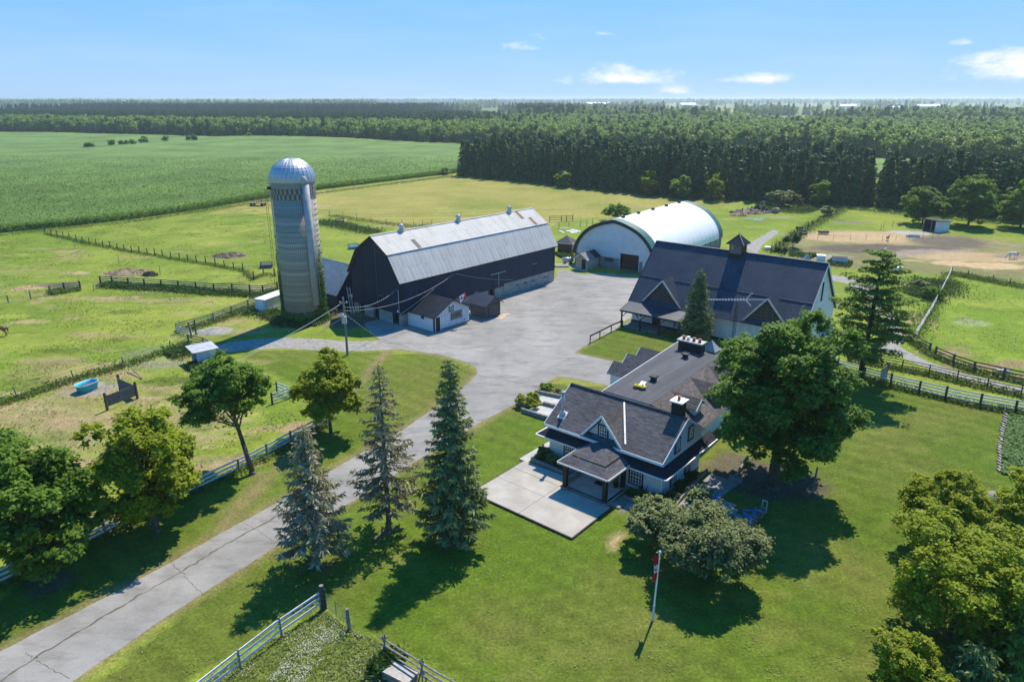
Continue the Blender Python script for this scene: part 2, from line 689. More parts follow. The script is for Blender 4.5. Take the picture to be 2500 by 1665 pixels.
HAYFIELD = [g(*p) for p in [(470, 492), (560, 470), (720, 443), (900, 420), (1040, 402), (1060, 405), (1200, 418), (1400, 440), (1560, 456), (1700, 464),
                            (1690, 474), (1600, 478), (1420, 500), (1290, 508), (1200, 560), (1000, 560), (900, 522), (770, 498), (640, 492)]]
LAWNS = [
    [g(*p) for p in [(-400, 1690), (40, 1339), (243, 1236), (550, 1088), (745, 980), (700, 900), (600, 840), (540, 810), (640, 803), (820, 808), (1000, 815),
                     (1100, 850), (1000, 960), (700, 1150), (300, 1375), (-100, 1800)]],
    [g(*p) for p in [(-60, 1800), (430, 1572), (480, 1530), (735, 1405), (800, 1440), (880, 1480), (1050, 1568), (1100, 1900), (2900, 1900), (2600, 1000),
                     (2300, 945), (2010, 880), (1900, 840), (1700, 830), (1390, 890), (1240, 880), (1100, 980), (800, 1160), (500, 1340)]],
    [g(*p) for p in [(1320, 812), (1440, 740), (1560, 770), (1600, 800), (1400, 835)]],
]
PADDOCK_FLOWERS = [g(*p) for p in [(430, 1590), (738, 1402), (800, 1445), (885, 1480), (900, 1540), (960, 1700), (300, 1750)]]
LAWN_RIGHT_FIELD = [g(*p) for p in [(2120, 770), (2110, 720), (2190, 640), (2354, 660), (2600, 700), (2600, 880), (2354, 870)]]
HORSE_LOT = [g(*p) for p in [(1790, 580), (1850, 530), (2130, 530), (2200, 540), (2600, 590), (2600, 660), (2190, 635), (2060, 620), (1900, 615)]]

# soft-edged patches of bare earth, straw and dry grass: (D pixel x, y, radius x, radius y in metres, colour, strength)
BLOBS = [
    (285, 628, 4.5, 3.0, TAN * .9, .9), (525, 590, 3.6, 2.8, MUD * 1.2, .9), (75, 660, 3.2, 2.2, TAN, .8), (130, 655, 3.4, 2.0, DIRT, .9),
    (175, 628, 2.0, 1.0, STRAW * 1.1, .9), (100, 636, .9, .5, STRAW, .6), (165, 590, 5, 3, TAN * .8, .45), (320, 590, 5, 2.4, TAN * .8, .4), (70, 740, 2.8, 1.4, TAN, .6),
    (130, 835, 4.0, 2.0, TAN * .7, .55), (165, 870, 3.5, 1.6, TAN * .7, .55), (270, 685, 5, .9, TAN, .8), (160, 685, 6, .7, TAN * .8, .7), (450, 700, 9, .6, TAN * .8, .6),
    (490, 762, 2.6, 1.6, GREYD * 1.5, 1.), (520, 740, 4, 2, TAN * .8, .6), (360, 835, 4.2, 2.2, GREYD, .55), (330, 810, 2.0, 3.0, GREYD * .9, .4), (500, 560, 6, 2, TAN * .8, .35),
    (195, 902, 3.2, 1.4, GREYD * 1.2, .95), (245, 888, 2.2, 1.2, GREYD * 1.2, .8), (100, 940, 7, 1.4, STRAW * .8, .4), (250, 960, 5, 1.2, STRAW * .8, .4), (420, 950, 4, 1.5, TAN * .8, .5),
    (60, 970, 5, 1.2, TAN * .7, .4), (400, 915, 4, 1.2, STRAW * .8, .45), (455, 880, 2.5, 1.5, DIRT * 1.3, .6), (690, 985, 2.6, 1.0, TAN * .8, .9), (535, 1060, 3, 1.2, MUD, .7),
    (225, 1080, 4, 2, TAN * .8, .6), (240, 1190, 3, 2, TAN * .7, .6), (230, 1010, 5, 1.6, STRAW * .8, .5), (560, 640, 7, 1.8, STRAW * .7, .3),
    (640, 690, 3, 1.2, TAN * .8, .6), (620, 735, 3.2, 1.4, TAN * .7, .5),
    (820, 740, 5.5, 3.2, DIRT * 1.1, .95), (760, 720, 4, 2.4, DIRT * .9, .9), (735, 742, 2.4, 1.2, TAN * .7, .6),
    # horse lot on the right
    (1985, 545, 17, 8.5, TAN * 1.05, .95), (2090, 535, 5, 3, GREYD * 1.6, .8), (2030, 572, 18, 5.0, DIRT * 1.0, .9), (2180, 556, 9, 8, DIRT * 1.1, .85), (1900, 590, 6, 2.4, GREYD * 1.2, .8),
    (2150, 584, 11, 5, MUD * 1.4, .9), (2250, 592, 14, 5.0, TAN * 1.0, .9), (2190, 606, 4.5, 2.2, TAN * 1.2, .95), (2285, 612, 6.5, 3.0, TAN * 1.2, .95), (2100, 600, 2.2, .8, STRAW, .8),
    (2290, 560, 4, 1.6, STRAW * .8, .6), (1960, 512, 6, 2.4, MUD, .6), (1920, 505, 3, 1.3, DIRT * 1.2, .6), (2340, 590, 6, 3, MUD, .6),
    # rough strip and lane side behind the pine
    (2080, 660, 1.4, 4.5, TAN * .9, .7), (2105, 730, 1.8, 4.5, TAN * .9, .75), (2060, 770, 2.2, 2.4, TAN * .9, .6), (1905, 770, 3, 2, TAN * .7, .6),
    (2280, 840, 7, 1.3, TAN * .62, .95), (2180, 812, 4, .9, TAN * .7, .8), (2340, 868, 4, 1.1, TAN * .62, .95), (2200, 800, 2, 1.0, TAN * .6, .6), (2235, 742, 2.6, 1.7, np.array([.22, .25, .12]), .8),
    (2230, 735, 1.0, .35, MUD, .8), (2150, 690, .5, 3.2, TAN * .9, .7), (2150, 770, .35, 2, TAN * .7, .6), (2330, 700, 8, 3, PASTURE_L * 1.2, .5), (2200, 690, 5, 4, PASTURE_L * 1.15, .5),
    # behind the round-roofed building
    (1735, 490, 4.5, 2.2, TAN, .95), (1790, 500, 5, 1.4, GREYD * 1.2, .7), (1680, 505, 2.4, .8, TAN * .9, .7), (1810, 540, 3, 1.4, GREYD, .55), (1450, 625, 3.4, 2.0, DIRT * 1.3, .8), (1405, 632, 3, .8, PASTURE * .8, .5),
    (1300, 610, 2.4, 1.6, GREYD * 1.5, .8),
    # lawn wear
    (1415, 1245, 1.0, .9, TAN * .95, .85), (1230, 1090, 1.5, .8, LAWN_D * 1.3, .5), (740, 1300, .9, .5, DIRT, .7), (893, 1222, .9, .5, DIRT, .7), (1045, 1255, 1.0, .5, DIRT * 1.2, .6),
    (580, 1092, .8, .5, TAN * .6, .7), (110, 1345, 2, 1, DIRT, .7), (1780, 1110, 4.5, 3.0, DIRT * .8, .85), (1700, 1080, 3, 3, DIRT, .8), (1460, 1175, .9, .7, GREYD, .9),
]
BLOBS += [(80, 960, 12, 5, STRAW * .8, .45), (300, 1000, 9, 4, STRAW * .85, .45), (150, 860, 9, 4, TAN * .7, .35), (480, 960, 5, 3, STRAW * .8, .45), (420, 900, 5, 3, TAN * .7, .4), (60, 1060, 8, 3, STRAW * .8, .4), (560, 720, 6, 3, TAN * .75, .4), (30, 620, 10, 4, STRAW * .7, .35), (330, 690, 14, 1.2, TAN * .8, .6)]
lawn_rng = np.random.default_rng(3)
for _ in range(46):        # worn, yellowish drifts in the mown lawn
    BLOBS.append((lawn_rng.uniform(900, 2300), lawn_rng.uniform(1120, 1640), lawn_rng.uniform(1.0, 3.2), lawn_rng.uniform(.5, 1.4), LAWN_D * lawn_rng.uniform(.9, 1.5), lawn_rng.uniform(.25, .55)))
for _ in range(14):
    BLOBS.append((lawn_rng.uniform(1900, 2300), lawn_rng.uniform(940, 1150), lawn_rng.uniform(1, 3), lawn_rng.uniform(.5, 1.4), LAWN_D * 1.3, lawn_rng.uniform(.2, .5)))
for _ in range(140):        # clumps and dry spots in the left pastures
    BLOBS.append((lawn_rng.uniform(-60, 620), lawn_rng.uniform(520, 1020), lawn_rng.uniform(1.0, 5), lawn_rng.uniform(.5, 1.6),
                  [STRAW * .8, PASTURE_L * 1.15, PASTURE * .6, TAN * .8][lawn_rng.integers(4)], lawn_rng.uniform(.35, .75)))
for _ in range(70):
    BLOBS.append((lawn_rng.uniform(-60, 560), lawn_rng.uniform(905, 1090), lawn_rng.uniform(1.5, 5), lawn_rng.uniform(.18, .5), [STRAW * 1.05, TAN * .85, STRAW * .8][lawn_rng.integers(3)], lawn_rng.uniform(.4, .8)))
for _ in range(60):
    BLOBS.append((lawn_rng.uniform(640, 1650), lawn_rng.uniform(415, 520), lawn_rng.uniform(4, 14), lawn_rng.uniform(1, 3), [STRAW * .95, HAY_G, TAN * .85][lawn_rng.integers(3)], lawn_rng.uniform(.25, .55)))


road_top = [(-330, 1690), (-150, 1590), (0, 1497), (257, 1365), (393, 1292), (495, 1232), (627, 1161), (795, 1062), (925, 988), (1000, 938), (1055, 900), (1090, 868), (1099, 856), (1094, 845), (1069, 831), (1008, 815), (900, 800), (880, 786), (850, 764), (836, 744)]
road_bot = [(870, 734), (930, 740), (1010, 690), (1100, 655), (1277, 640), (1285, 618), (1313, 624), (1342, 631), (1378, 627), (1469, 638), (1520, 650), (1500, 700), (1430, 742), (1416, 757), (1360, 785),
            (1321, 811), (1406, 830), (1430, 850), (1420, 890), (1393, 885), (1309, 868), (1280, 865), (1238, 893), (1191, 925), (1111, 967), (1087, 982), (976, 1049), (925, 1080), (796, 1161), (637, 1256), (565, 1301), (377, 1420), (165, 1568), (0, 1690), (-160, 1800), (-420, 1780)]
ROAD = [g(*p) for p in road_top[:-3]] + [g(*p) for p in reversed(road_bot[-22:-3])]


def open_land(x, y):
    return ((x > .10 * y) & (y > 990) & (y < 5600)) | ((x > -.56 * y) & (x < -.30 * y) & (y > 2600) & (y < 5200)) | ((x > -.02 * y) & (x < .12 * y) & (y > 1900) & (y < 4200))


def ground_colour(x, y):
    wx = x + vnoise(x, y, 2.5, 3) * 1.3
    wy = y + vnoise(x + 91, y + 37, 2.5, 3) * 1.3
    n1 = vnoise(x, y, 14, 4)[:, None]
    n2 = vnoise(x + 300, y, 4.5, 3)[:, None]
    col = PASTURE + (PASTURE_L - PASTURE) * np.clip(.5 + n1 * 1.1 + n2 * .6, 0, 1)
    far = np.clip((y - 600) / 500, 0, 1)[:, None]
    fieldn = vnoise(x + 900, y * .5, 420, 2)[:, None]
    farcol = np.where(fieldn > .12, np.array([.10, .13, .03]), np.where(fieldn < -.2, np.array([.17, .16, .06]), np.array([.03, .055, .014])))
    strip = (np.floor(y / 320 + x / 1400).astype(int) * 7 + np.floor(x / 330).astype(int) * 3) % 4
    farm = np.array([[.13, .17, .035], [.23, .21, .09], [.09, .14, .03], [.17, .20, .06]])[strip]
    farcol = np.where(open_land(x, y)[:, None], farm, farcol)
    col = col * (1 - far) + farcol * far
    m = in_poly(wx, wy, HAYFIELD)
    ang = math.radians(-9)
    stripe = np.sin((y * math.cos(ang) + x * math.sin(ang)) * 2 * math.pi / 5.2 + vnoise(x, y, 12, 2) * 2.0)[:, None]
    hay = HAY + (HAY_G - HAY) * np.clip(.35 + n1 * 1.2 + stripe * .38 + n2 * .3, 0, 1)
    col[m] = hay[m]
    for P in LAWNS:
        m = in_poly(x + vnoise(x, y, 1.2, 2) * .25, y + vnoise(x + 9, y, 1.2, 2) * .25, P)
        lawn = LAWN + (LAWN_D - LAWN) * np.clip(.32 + n1 * .9 + n2 * .7, 0, 1) + np.clip(vnoise(x + 50, y + 9, 22, 2), 0, 1)[:, None] * np.array([.02, .04, 0.])
        mow = np.sin((x * .62 + y * .78 + vnoise(x, y, 9, 2) * .8) * 2 * math.pi / 1.9)[:, None]
        lawn = lawn * (1 + .14 * mow)
        col[m] = lawn[m]
    m = in_poly(wx, wy, PADDOCK_FLOWERS)
    col[m] = (np.array([.125, .165, .025]) + np.clip(n2 + .3, 0, 1) * np.array([.05, .05, .03]))[m]
    m = in_poly(wx, wy, LAWN_RIGHT_FIELD)
    col[m] = (np.array([.125, .190, .018]) + np.clip(n2 + .3, 0, 1) * np.array([.05, .04, .01]))[m]
    m = in_poly(wx, wy, HORSE_LOT)
    col[m] = (np.array([.155, .150, .060]) + np.clip(n2 + n1, 0, 1) * np.array([.11, .08, .05]))[m]
    nr = np.nonzero((y < 130) & (np.abs(x) < 110))[0]
    dmin = np.full(len(nr), 99.)
    for i in range(len(ROAD) - 1):
        ax, ay, bx_, by_ = ROAD[i].x, ROAD[i].y, ROAD[i + 1].x, ROAD[i + 1].y
        L2 = (bx_ - ax) ** 2 + (by_ - ay) ** 2 + 1e-9
        q = np.clip(((x[nr] - ax) * (bx_ - ax) + (y[nr] - ay) * (by_ - ay)) / L2, 0, 1)
        dmin = np.minimum(dmin, np.hypot(x[nr] - ax - q * (bx_ - ax), y[nr] - ay - q * (by_ - ay)))
    f = (np.clip(1 - dmin / (.7 + .8 * np.clip(vnoise(x[nr], y[nr], 3, 3) + .3, 0, 1)), 0, 1) * .75)[:, None]
    col[nr] = col[nr] * (1 - f) + TAN * .62 * f
    wx = x + vnoise(x + 7, y + 3, 1.8, 4) * 1.4
    wy = y + vnoise(x + 71, y + 53, 1.8, 4) * 1.4
    for (dx, dy, rx, ry, c, st) in BLOBS:
        p = g(dx, dy)
        near = np.nonzero((np.abs(x - p.x) < rx * 1.5 + 2) & (np.abs(y - p.y) < ry * 1.5 + 2))[0]
        if len(near) == 0:
            continue
        d = np.sqrt(((wx[near] - p.x) / rx) ** 2 + ((wy[near] - p.y) / ry) ** 2)
        f = np.clip((1.12 - d) / .4, 0, 1)[:, None] * st
        f = f * f * (3 - 2 * f)
        col[near] = col[near] * (1 - f) + np.asarray(c) * f
    return col


def ground_block(x0, x1, y0, y1, st):
    nx, ny = int(round((x1 - x0) / st)), int(round((y1 - y0) / st))
    xs, ys = np.linspace(x0, x1, nx + 1), np.linspace(y0, y1, ny + 1)
    X, Y = np.meshgrid(xs, ys)
    v = np.stack([X.ravel(), Y.ravel(), np.zeros(X.size)], 1)
    i = np.arange(ny)[:, None] * (nx + 1) + np.arange(nx)[None, :]
    i = i.ravel()
    return v, np.stack([i, i + 1, i + nx + 2, i + nx + 1], 1)


gv, gf = [], []
off = 0
NX0, NX1, NY0, NY1 = -130, 150, 14, 206
for blk in [(NX0, NX1, NY0, NY1, .7), (-700, 700, NY1, 780, 5), (-700, NX0, NY0, NY1, 16), (NX1, 700, NY0, NY1, 16), (-12000, 12000, 780, 13000, 120),
            (-12000, -700, NY0, 780, 260), (700, 12000, NY0, 780, 260), (-12000, 12000, -3000, NY0, 600)]:
    v_, f_ = ground_block(*blk)
    gv.append(v_)
    gf.append(f_ + off)
    off += len(v_)
gv = np.concatenate(gv)
gf = np.concatenate(gf)
gc = ground_colour(gv[:, 0], gv[:, 1])
t = NT('grass_ground')
att = t.n('ShaderNodeVertexColor', layer_name='earth')
vec = t.coord('Object')
n_f = t.noise(vec, 5.0, 6, .75)
n_g = t.noise(vec, .9, 5, .7)
n_h = t.noise(vec, .12, 4, .6)
c = t.mix(.8, att.outputs['Color'], t.ramp(n_f, [(.28, .45), (.5, 1.1), (.72, 2.0)]), 'MULTIPLY')
c = t.mix(.6, c, t.ramp(n_g, [(.3, .72), (.7, 1.5)]), 'MULTIPLY')
c = t.mix(.35, c, t.ramp(n_h, [(.3, .7), (.7, 1.3)]), 'MULTIPLY')
t.bsdf(c, .95, 0, t.bump(t.math('ADD', n_f, t.math('MULTIPLY', n_g, 1.2)), .5, .14), .1)
m_ground = t.mat
ground = mesh_np('ground', gv, gf, m_ground)
ca = ground.data.color_attributes.new('earth', 'FLOAT_COLOR', 'POINT')
ca.data.foreach_set('color', np.concatenate([gc, np.ones((len(gc), 1))], 1).astype(np.float32).ravel())
tag(ground, kind='structure')


def rough_edge(pts, step=.5, amp=.12):
    out = []
    n = len(pts)
    for i in range(n):
        a, b = Vector(pts[i]), Vector(pts[(i + 1) % n])
        L = (b - a).length
        k = max(1, min(80, int(L / step)))
        for j in range(k):
            p = a.lerp(b, j / k)
            nz = float(vnoise(np.array([p.x]), np.array([p.y]), 1.1, 3)[0]) * amp
            d = (b - a).normalized()
            out.append(Vector((p.x - d.y * nz, p.y + d.x * nz, p.z)))
    return out


def smooth_line(pts, k=6):
    """Catmull-Rom through points"""
    P = [Vector(p) for p in pts]
    P = [P[0] * 2 - P[1]] + P + [P[-1] * 2 - P[-2]]
    out = []
    for i in range(1, len(P) - 2):
        for j in range(k):
            t_ = j / k
            a, b, c_, d = P[i - 1], P[i], P[i + 1], P[i + 2]
            out.append(.5 * ((2 * b) + (c_ - a) * t_ + (2 * a - 5 * b + 4 * c_ - d) * t_ ** 2 + (3 * b - a - 3 * c_ + d) * t_ ** 3))
    out.append(P[-2])
    return out


def sheet(name, pts, z, mat, parent=None, amp=.12, step=.5, kind='structure'):
    pts = [Vector((p[0], p[1], 0)) for p in pts]
    pts = rough_edge(pts, step, amp) if amp else pts
    import mathutils
    tri = mathutils.geometry.tessellate_polygon([pts])
    me = bpy.data.meshes.new(name)
    me.from_pydata([(p.x, p.y, z) for p in pts], [], [tuple(t_) for t_ in tri])
    me.update()
    me.materials.append(mat)
    o = bpy.data.objects.new(name, me)
    link(o, parent)
    if kind:
        o['kind'] = kind
    return o


def m_asphalt(name, c1, c2, stain):
    t = NT(name)
    v = t.coord('Object')
    col = t.ramp(t.noise(v, .16, 6, .7), [(.35, c1), (.65, c2)])
    n2 = t.noise(t.coord('Object', (.5, 1.2, 1)), .55, 6, .75)
    col = t.mix(t.ramp(n2, [(.47, 0.), (.68, .85)]), col, stain)
    n4 = t.noise(t.coord('Object', (1, .45, 1)), .07, 4, .65)
    col = t.mix(.6, col, t.ramp(n4, [(.35, .78), (.65, 1.2)]), 'MULTIPLY')
    n3 = t.noise(v, 9, 4, .8)
    col = t.mix(.45, col, t.ramp(n3, [(.3, .72), (.7, 1.18)]), 'MULTIPLY')
    vo = t.n('ShaderNodeTexVoronoi', feature='DISTANCE_TO_EDGE')
    vo.inputs['Scale'].default_value = .16
    wv = t.n('ShaderNodeVectorMath', operation='ADD')
    nn = t.n('ShaderNodeTexNoise')
    nn.inputs['Scale'].default_value = .8
    nn.inputs['Detail'].default_value = 5
    t.l(v, nn.inputs['Vector'])
    t.l(v, wv.inputs[0])
    t.l(nn.outputs['Color'], wv.inputs[1])
    t.l(wv.outputs[0], vo.inputs['Vector'])
    crack = t.math('LESS_THAN', vo.outputs['Distance'], .006)
    col = t.mix(t.math('MULTIPLY', crack, .12), col, tuple(a * .45 for a in c1))
    t.bsdf(col, .9, 0, t.bump(n3, .25, .02), .2)
    return t.mat


m_yard = m_asphalt('old_asphalt', (.245, .236, .220), (.325, .312, .290), (.165, .157, .143))
m_road = m_asphalt('road_asphalt', (.245, .24, .235), (.315, .305, .30), (.22, .21, .20))
m_gravel = m_plain('grey_gravel', (.20, .19, .17), (.34, .325, .30), 1.6, .95, 0, .5, 12)
m_crack = m_plain('crack_filler', (.085, .080, .06), (.15, .13, .09), 4, .95)

gravel_track = sheet('gravel_track', smooth_line([g(*p) for p in [(905, 782), (800, 784), (700, 778), (620, 778), (540, 786), (478, 800)]], 5) +
                     smooth_line([g(*p) for p in [(505, 812), (560, 806), (640, 801), (740, 806), (830, 807), (930, 803), (1010, 812)]], 5) + [g(980, 780)], .004, m_gravel, amp=.35)
yard = sheet('asphalt_yard', [g(*p) for p in road_top + road_bot], .008, m_yard, amp=.10, step=.4)


def crack_line(pts, w, z, parent, name='crack', jit=.12):
    pl = smooth_line(pts, 10)
    rr = np.random.default_rng(len(pl))
    v, f = [], []
    for i, p in enumerate(pl):
        d = (pl[min(i + 1, len(pl) - 1)] - pl[max(i - 1, 0)]).normalized()
        nrm = Vector((-d.y, d.x, 0))
        o_ = p + nrm * float(rr.normal() * jit * .5)
        ww = w * rr.uniform(.35, 1.2)
        v += [(*(o_ - nrm * ww / 2).to_2d(), z), (*(o_ + nrm * ww / 2).to_2d(), z)]
        if i:
            f.append((2 * i - 2, 2 * i, 2 * i + 1, 2 * i - 1))
    return mesh_np(name, np.array(v), np.array(f), m_crack, parent)


crack_line([g(*p) for p in [(-100, 1640), (60, 1525), (200, 1440), (330, 1362), (440, 1300), (520, 1250), (640, 1185), (720, 1130)]], .17, .012, yard)
crack_line([g(*p) for p in [(393, 1292), (430, 1330), (470, 1370)]], .06, .012, yard)
crack_line([g(*p) for p in [(60, 1500), (90, 1520), (160, 1560)]], .06, .012, yard)
crack_line([g(*p) for p in [(560, 1200), (600, 1225), (640, 1250)]], .05, .012, yard)
crack_line([g(*p) for p in [(860, 776), (940, 800), (1010, 830), (1100, 862), (1180, 878), (1250, 892)]], .09, .012, yard)
crack_line([g(*p) for p in [(1120, 760), (1250, 740), (1340, 735), (1430, 720)]], .05, .012, yard)
crack_line([g(*p) for p in [(1180, 880), (1260, 850), (1330, 812)]], .05, .012, yard)
crack_line([g(*p) for p in [(1000, 760), (1080, 790), (1200, 800)]], .05, .012, yard)

lane = sheet('gravel_lane', smooth_line([zV(1960, 480), zV(2090, 500), zF(450, 860), zF(700, 900), zF(820, 1040), zF(960, 1330), zFe(280, 520), zFe(600, 690), zFe(1000, 850), zFe(1600, 1010), zFe(2111, 1130), zFe(2700, 1290)], 5) +
             smooth_line([zFe(2700, 1420), zFe(2111, 1235), zFe(1600, 1095), zFe(1100, 970), zFe(600, 800), zFe(250, 650), zFe(-60, 560), zF(800, 1340), zF(690, 1120), zF(560, 940), zF(440, 900), zV(2000, 530)], 5), .004, m_gravel, amp=.3)
gravel_spur = sheet('gravel_spur', [zDe(*p) for p in [(850, 1080), (800, 900), (1000, 790), (1220, 660), (1330, 690), (1260, 750), (1050, 900), (970, 1080)]], .004, m_gravel, amp=.4)
tub_path = None

# ------------------------------------------------------------------ building pieces
def window(parent, c, du, n, w, h, cols=2, rows=3, casing=m_black, sash=m_white_bright, cw=.12, name='window', pane_mat=m_glass):
    """window centred on c; du horizontal unit, n outward unit"""
    c, du, n = Vector(c), Vector(du), Vector(n)
    uz = Vector((0, 0, 1))

    def fb(mb, a0, a1, b0, b1, d0, d1):
        pts = [c + du * a + uz * b + n * d0 for a, b in ((a0, b0), (a1, b0), (a1, b1), (a0, b1))]
        mb.prism(pts, n * (d1 - d0))
    W2, H2 = w / 2, h / 2
    mb = MB()
    fb(mb, -W2, W2, H2 - cw, H2, 0, .07)
    fb(mb, -W2 - .03, W2 + .03, -H2, -H2 + cw, 0, .10)
    fb(mb, -W2, -W2 + cw, -H2 + cw, H2 - cw, 0, .07)
    fb(mb, W2 - cw, W2, -H2 + cw, H2 - cw, 0, .07)
    win = mb.build(name, casing, parent)
    gw, gh = W2 - cw, H2 - cw
    mb = MB()
    fb(mb, -gw, gw, -gh, gh, 0, .02)
    mb.build('pane', pane_mat, win)
    if sash is not None:
        mb = MB()
        s = .045
        fb(mb, -gw, gw, gh - s, gh, .02, .055)
        fb(mb, -gw, gw, -gh, -gh + s, .02, .055)
        fb(mb, -gw, -gw + s, -gh + s, gh - s, .02, .055)
        fb(mb, gw - s, gw, -gh + s, gh - s, .02, .055)
        for i in range(1, cols):
            x = -gw + 2 * gw * i / cols
            fb(mb, x - .018, x + .018, -gh + s, gh - s, .021, .045)
        for j in range(1, rows):
            y = -gh + 2 * gh * j / rows
            k = .03 if j * 2 == rows else .018
            fb(mb, -gw + s, gw - s, y - k, y + k, .021, .048)
        mb.build('sash', sash, win)
    return win


def panel(parent, name, c, du, n, w, h, d, mat):
    c, du, n = Vector(c), Vector(du), Vector(n)
    uz = Vector((0, 0, 1))
    pts = [c + du * a + uz * b for a, b in ((-w / 2, -h / 2), (w / 2, -h / 2), (w / 2, h / 2), (-w / 2, h / 2))]
    return MB().prism(pts, n * d).build(name, mat, parent)


X, Y, Zv = V(1, 0, 0), V(0, 1, 0), V(0, 0, 1)

# ================================================================== gambrel barn
BL, BW, BE, BK, BKI, BP = 34.64, 10.92, 6.13, 9.79, 2.02, 12.0
barn = thing('gambrel_barn', 'long navy-black gambrel barn with pale sheet-metal roof on a stone base', 'barn', (-15.362, 94.427, 0), .854)


def sbz(s):
    return 1.62 + .33 * min(1, s / 34)


# foundation with openings
def stone_run(axis, spans, top):
    for a, b in spans:
        mb = MB()
        if axis == 'f':
            mb.box(a, b, 0.06, .5, -.05, top(b) - .004)
        else:
            mb.box(.06, .5, a, b, -.05, top(0) - .004)
        mb.build('foundation_wall', m_stone, barn)


stone_run('f', [(.06, 17.9), (19.3, 24.35), (25.3, 26.3), (27.3, 28.3), (29.2, 31.7), (32.7, BL - .06)], lambda s: 1.62)
stone_run('g', [(.5, .75), (2.0, 5.2), (6.3, 8.5), (9.7, BW)], lambda s: 1.6)
for (a, b) in ((24.35, 25.3), (26.3, 27.3), (28.3, 29.2), (31.7, 32.7)):
    MB().box(a, b, .1, .45, -.05, .95).build('sill_wall', m_stone, barn)
    window(barn, ((a + b) / 2, .2, 1.42), X, -Y, b - a - .06, .9, 2, 2, m_grey_wood, m_grey_wood, .08)
MB().box(21.4, BL - .06, -.02, .04, 1.3, 1.95).build('foundation_ledge', m_stone, barn)
# siding
mb = MB()
mb.prism([(0, 0, 1.62), (21.4, 0, 1.62), (21.4, 0, 1.9), (BL, 0, 1.95), (BL, 0, BE + .1), (0, 0, BE + .1)], (0, .12, 0))
mb.build('front_wall', m_black_siding, barn)
MB().box(0, BL, BW - .12, BW, 0, BE + .1).build('rear_wall', m_black_siding, barn)
prof = [(0, 1.6), (BW, 1.6), (BW, BE + .1), (BW - BKI, BK - .06), (BW / 2, BP - .08), (BKI, BK - .06), (0, BE + .1)]
for s0, nm in ((0, 'gable_wall'), (BL - .12, 'gable_wall')):
    MB().prism([(s0, t_, z_) for t_, z_ in prof], (.12, 0, 0)).build(nm, m_black_siding, barn)
MB().box(BL - .5, BL - .06, .1, BW, -.05, 1.6).build('foundation_wall', m_stone, barn)
MB().bar((-.02, 5.0, 1.6), (-.02, 5.0, 11.6), .05).build('wall_seam', m_wire_dark, barn)
# roof deck and sheets
o_ = .35
rp = [(-o_, BE), (BKI, BK), (BW / 2, BP), (BW - BKI, BK), (BW + o_, BE)]
deck = MB()
for i in range(4):
    (t0, z0), (t1, z1) = rp[i], rp[i + 1]
    deck.slab([(-o_, t0, z0), (BL + o_, t0, z0), (BL + o_, t1, z1), (-o_, t1, z1)], .16)
m_deck = m_plain('roof_deck_shadow', (.10, .10, .10), None, 1, .9)
deck = deck.build('roof_deck', m_deck, barn)
t = NT('barn_roof_sheet')
oi = t.n('ShaderNodeObjectInfo')
v_ = t.coord('Object', (1, .35, 1))
f_ = t.math('ADD', t.math('MULTIPLY', oi.outputs['Random'], .22), t.math('MULTIPLY', t.noise(v_, 1.6, 6, .7), .75))
cc = t.ramp(f_, [(.2, (.42, .40, .365)), (.5, (.53, .51, .47)), (.8, (.62, .60, .56))])
n_r = t.noise(t.coord('Object', (2.2, .25, 1)), 3.2, 5, .75)
cc = t.mix(t.ramp(n_r, [(.58, 0.), (.75, .45)]), cc, (.30, .27, .24))
t.bsdf(cc, .65, .0, t.bump(t.noise(t.coord('Object', (6, .3, 1)), 1.3, 2), .25, .03), .25)
m_sheet = t.mat
m_sheet_dark = m_plain('bare_batten_patch', (.12, .10, .085), (.30, .27, .24), 7, .8, 0, 0, 1, 'Object', .2, (4, .2, 1))
m_sheet_rust = m_plain('rusted_sheet', (.17, .07, .04), (.36, .24, .17), 2.5, .8, .1, .2, 10)
rs = random.Random(5)
SW = .84
NS = int((BL + 2 * o_) / SW) + 1
sw = (BL + 2 * o_) / NS
for side in (0, 1):
    for (i0, i1) in ((0, 1), (1, 2)):
        (t0, z0), (t1, z1) = rp[i0], rp[i1]
        if side:
            t0, t1 = BW - t0, BW - t1
        for half in (0, 1):
            fa, fb_ = half * .5, half * .5 + .5
            a_t, a_z = t0 + (t1 - t0) * fa, z0 + (z1 - z0) * fa
            b_t, b_z = t0 + (t1 - t0) * fb_, z0 + (z1 - z0) * fb_
            d = V(0, b_t - a_t, b_z - a_z)
            L_ = d.length
            ang = math.atan2(d.z, d.y)
            if side:      # the far slopes are never seen sheet by sheet
                ob = MB().box(0, BL + 2 * o_, 0, L_, 0, .02).build('roof_course', m_sheet, barn)
                ob.location = (-o_, a_t, a_z + .01)
                ob.rotation_euler = (ang, 0, 0)
                continue
            mb = MB().box(.008, sw - .008, -.03, L_ - .0, 0, .02)
            for q in range(1, 3):
                mb.box(sw * q / 3 - .02, sw * q / 3 + .02, -.03, L_, .0205, .04)
            src = mb.build('roof_sheet', m_sheet, barn)
            for k in range(NS):
                ob = src if k == 0 else src.copy()
                if k:
                    link(ob, barn)
                ob.location = V(-o_ + k * sw, a_t, a_z) + V(0, -math.sin(ang), math.cos(ang)) * (.012 + .006 * half + rs.uniform(0, .006))
                ob.rotation_euler = (ang + rs.uniform(-.004, .004), rs.uniform(-.008, .008), rs.uniform(-.003, .003))
                special = None
                if (i0, half) == (1, 0) and k in (7,):
                    special = m_sheet_dark
                if (i0, half) == (1, 1) and k in (37,):
                    special = m_sheet_rust
                if (i0, half) == (1, 0) and k in (38, 39, 40):
                    special = m_sheet_rust if k == 39 else None
                if special is not None:
                    ob.data = ob.data.copy()
                    ob.data.materials.clear()
                    ob.data.materials.append(special)
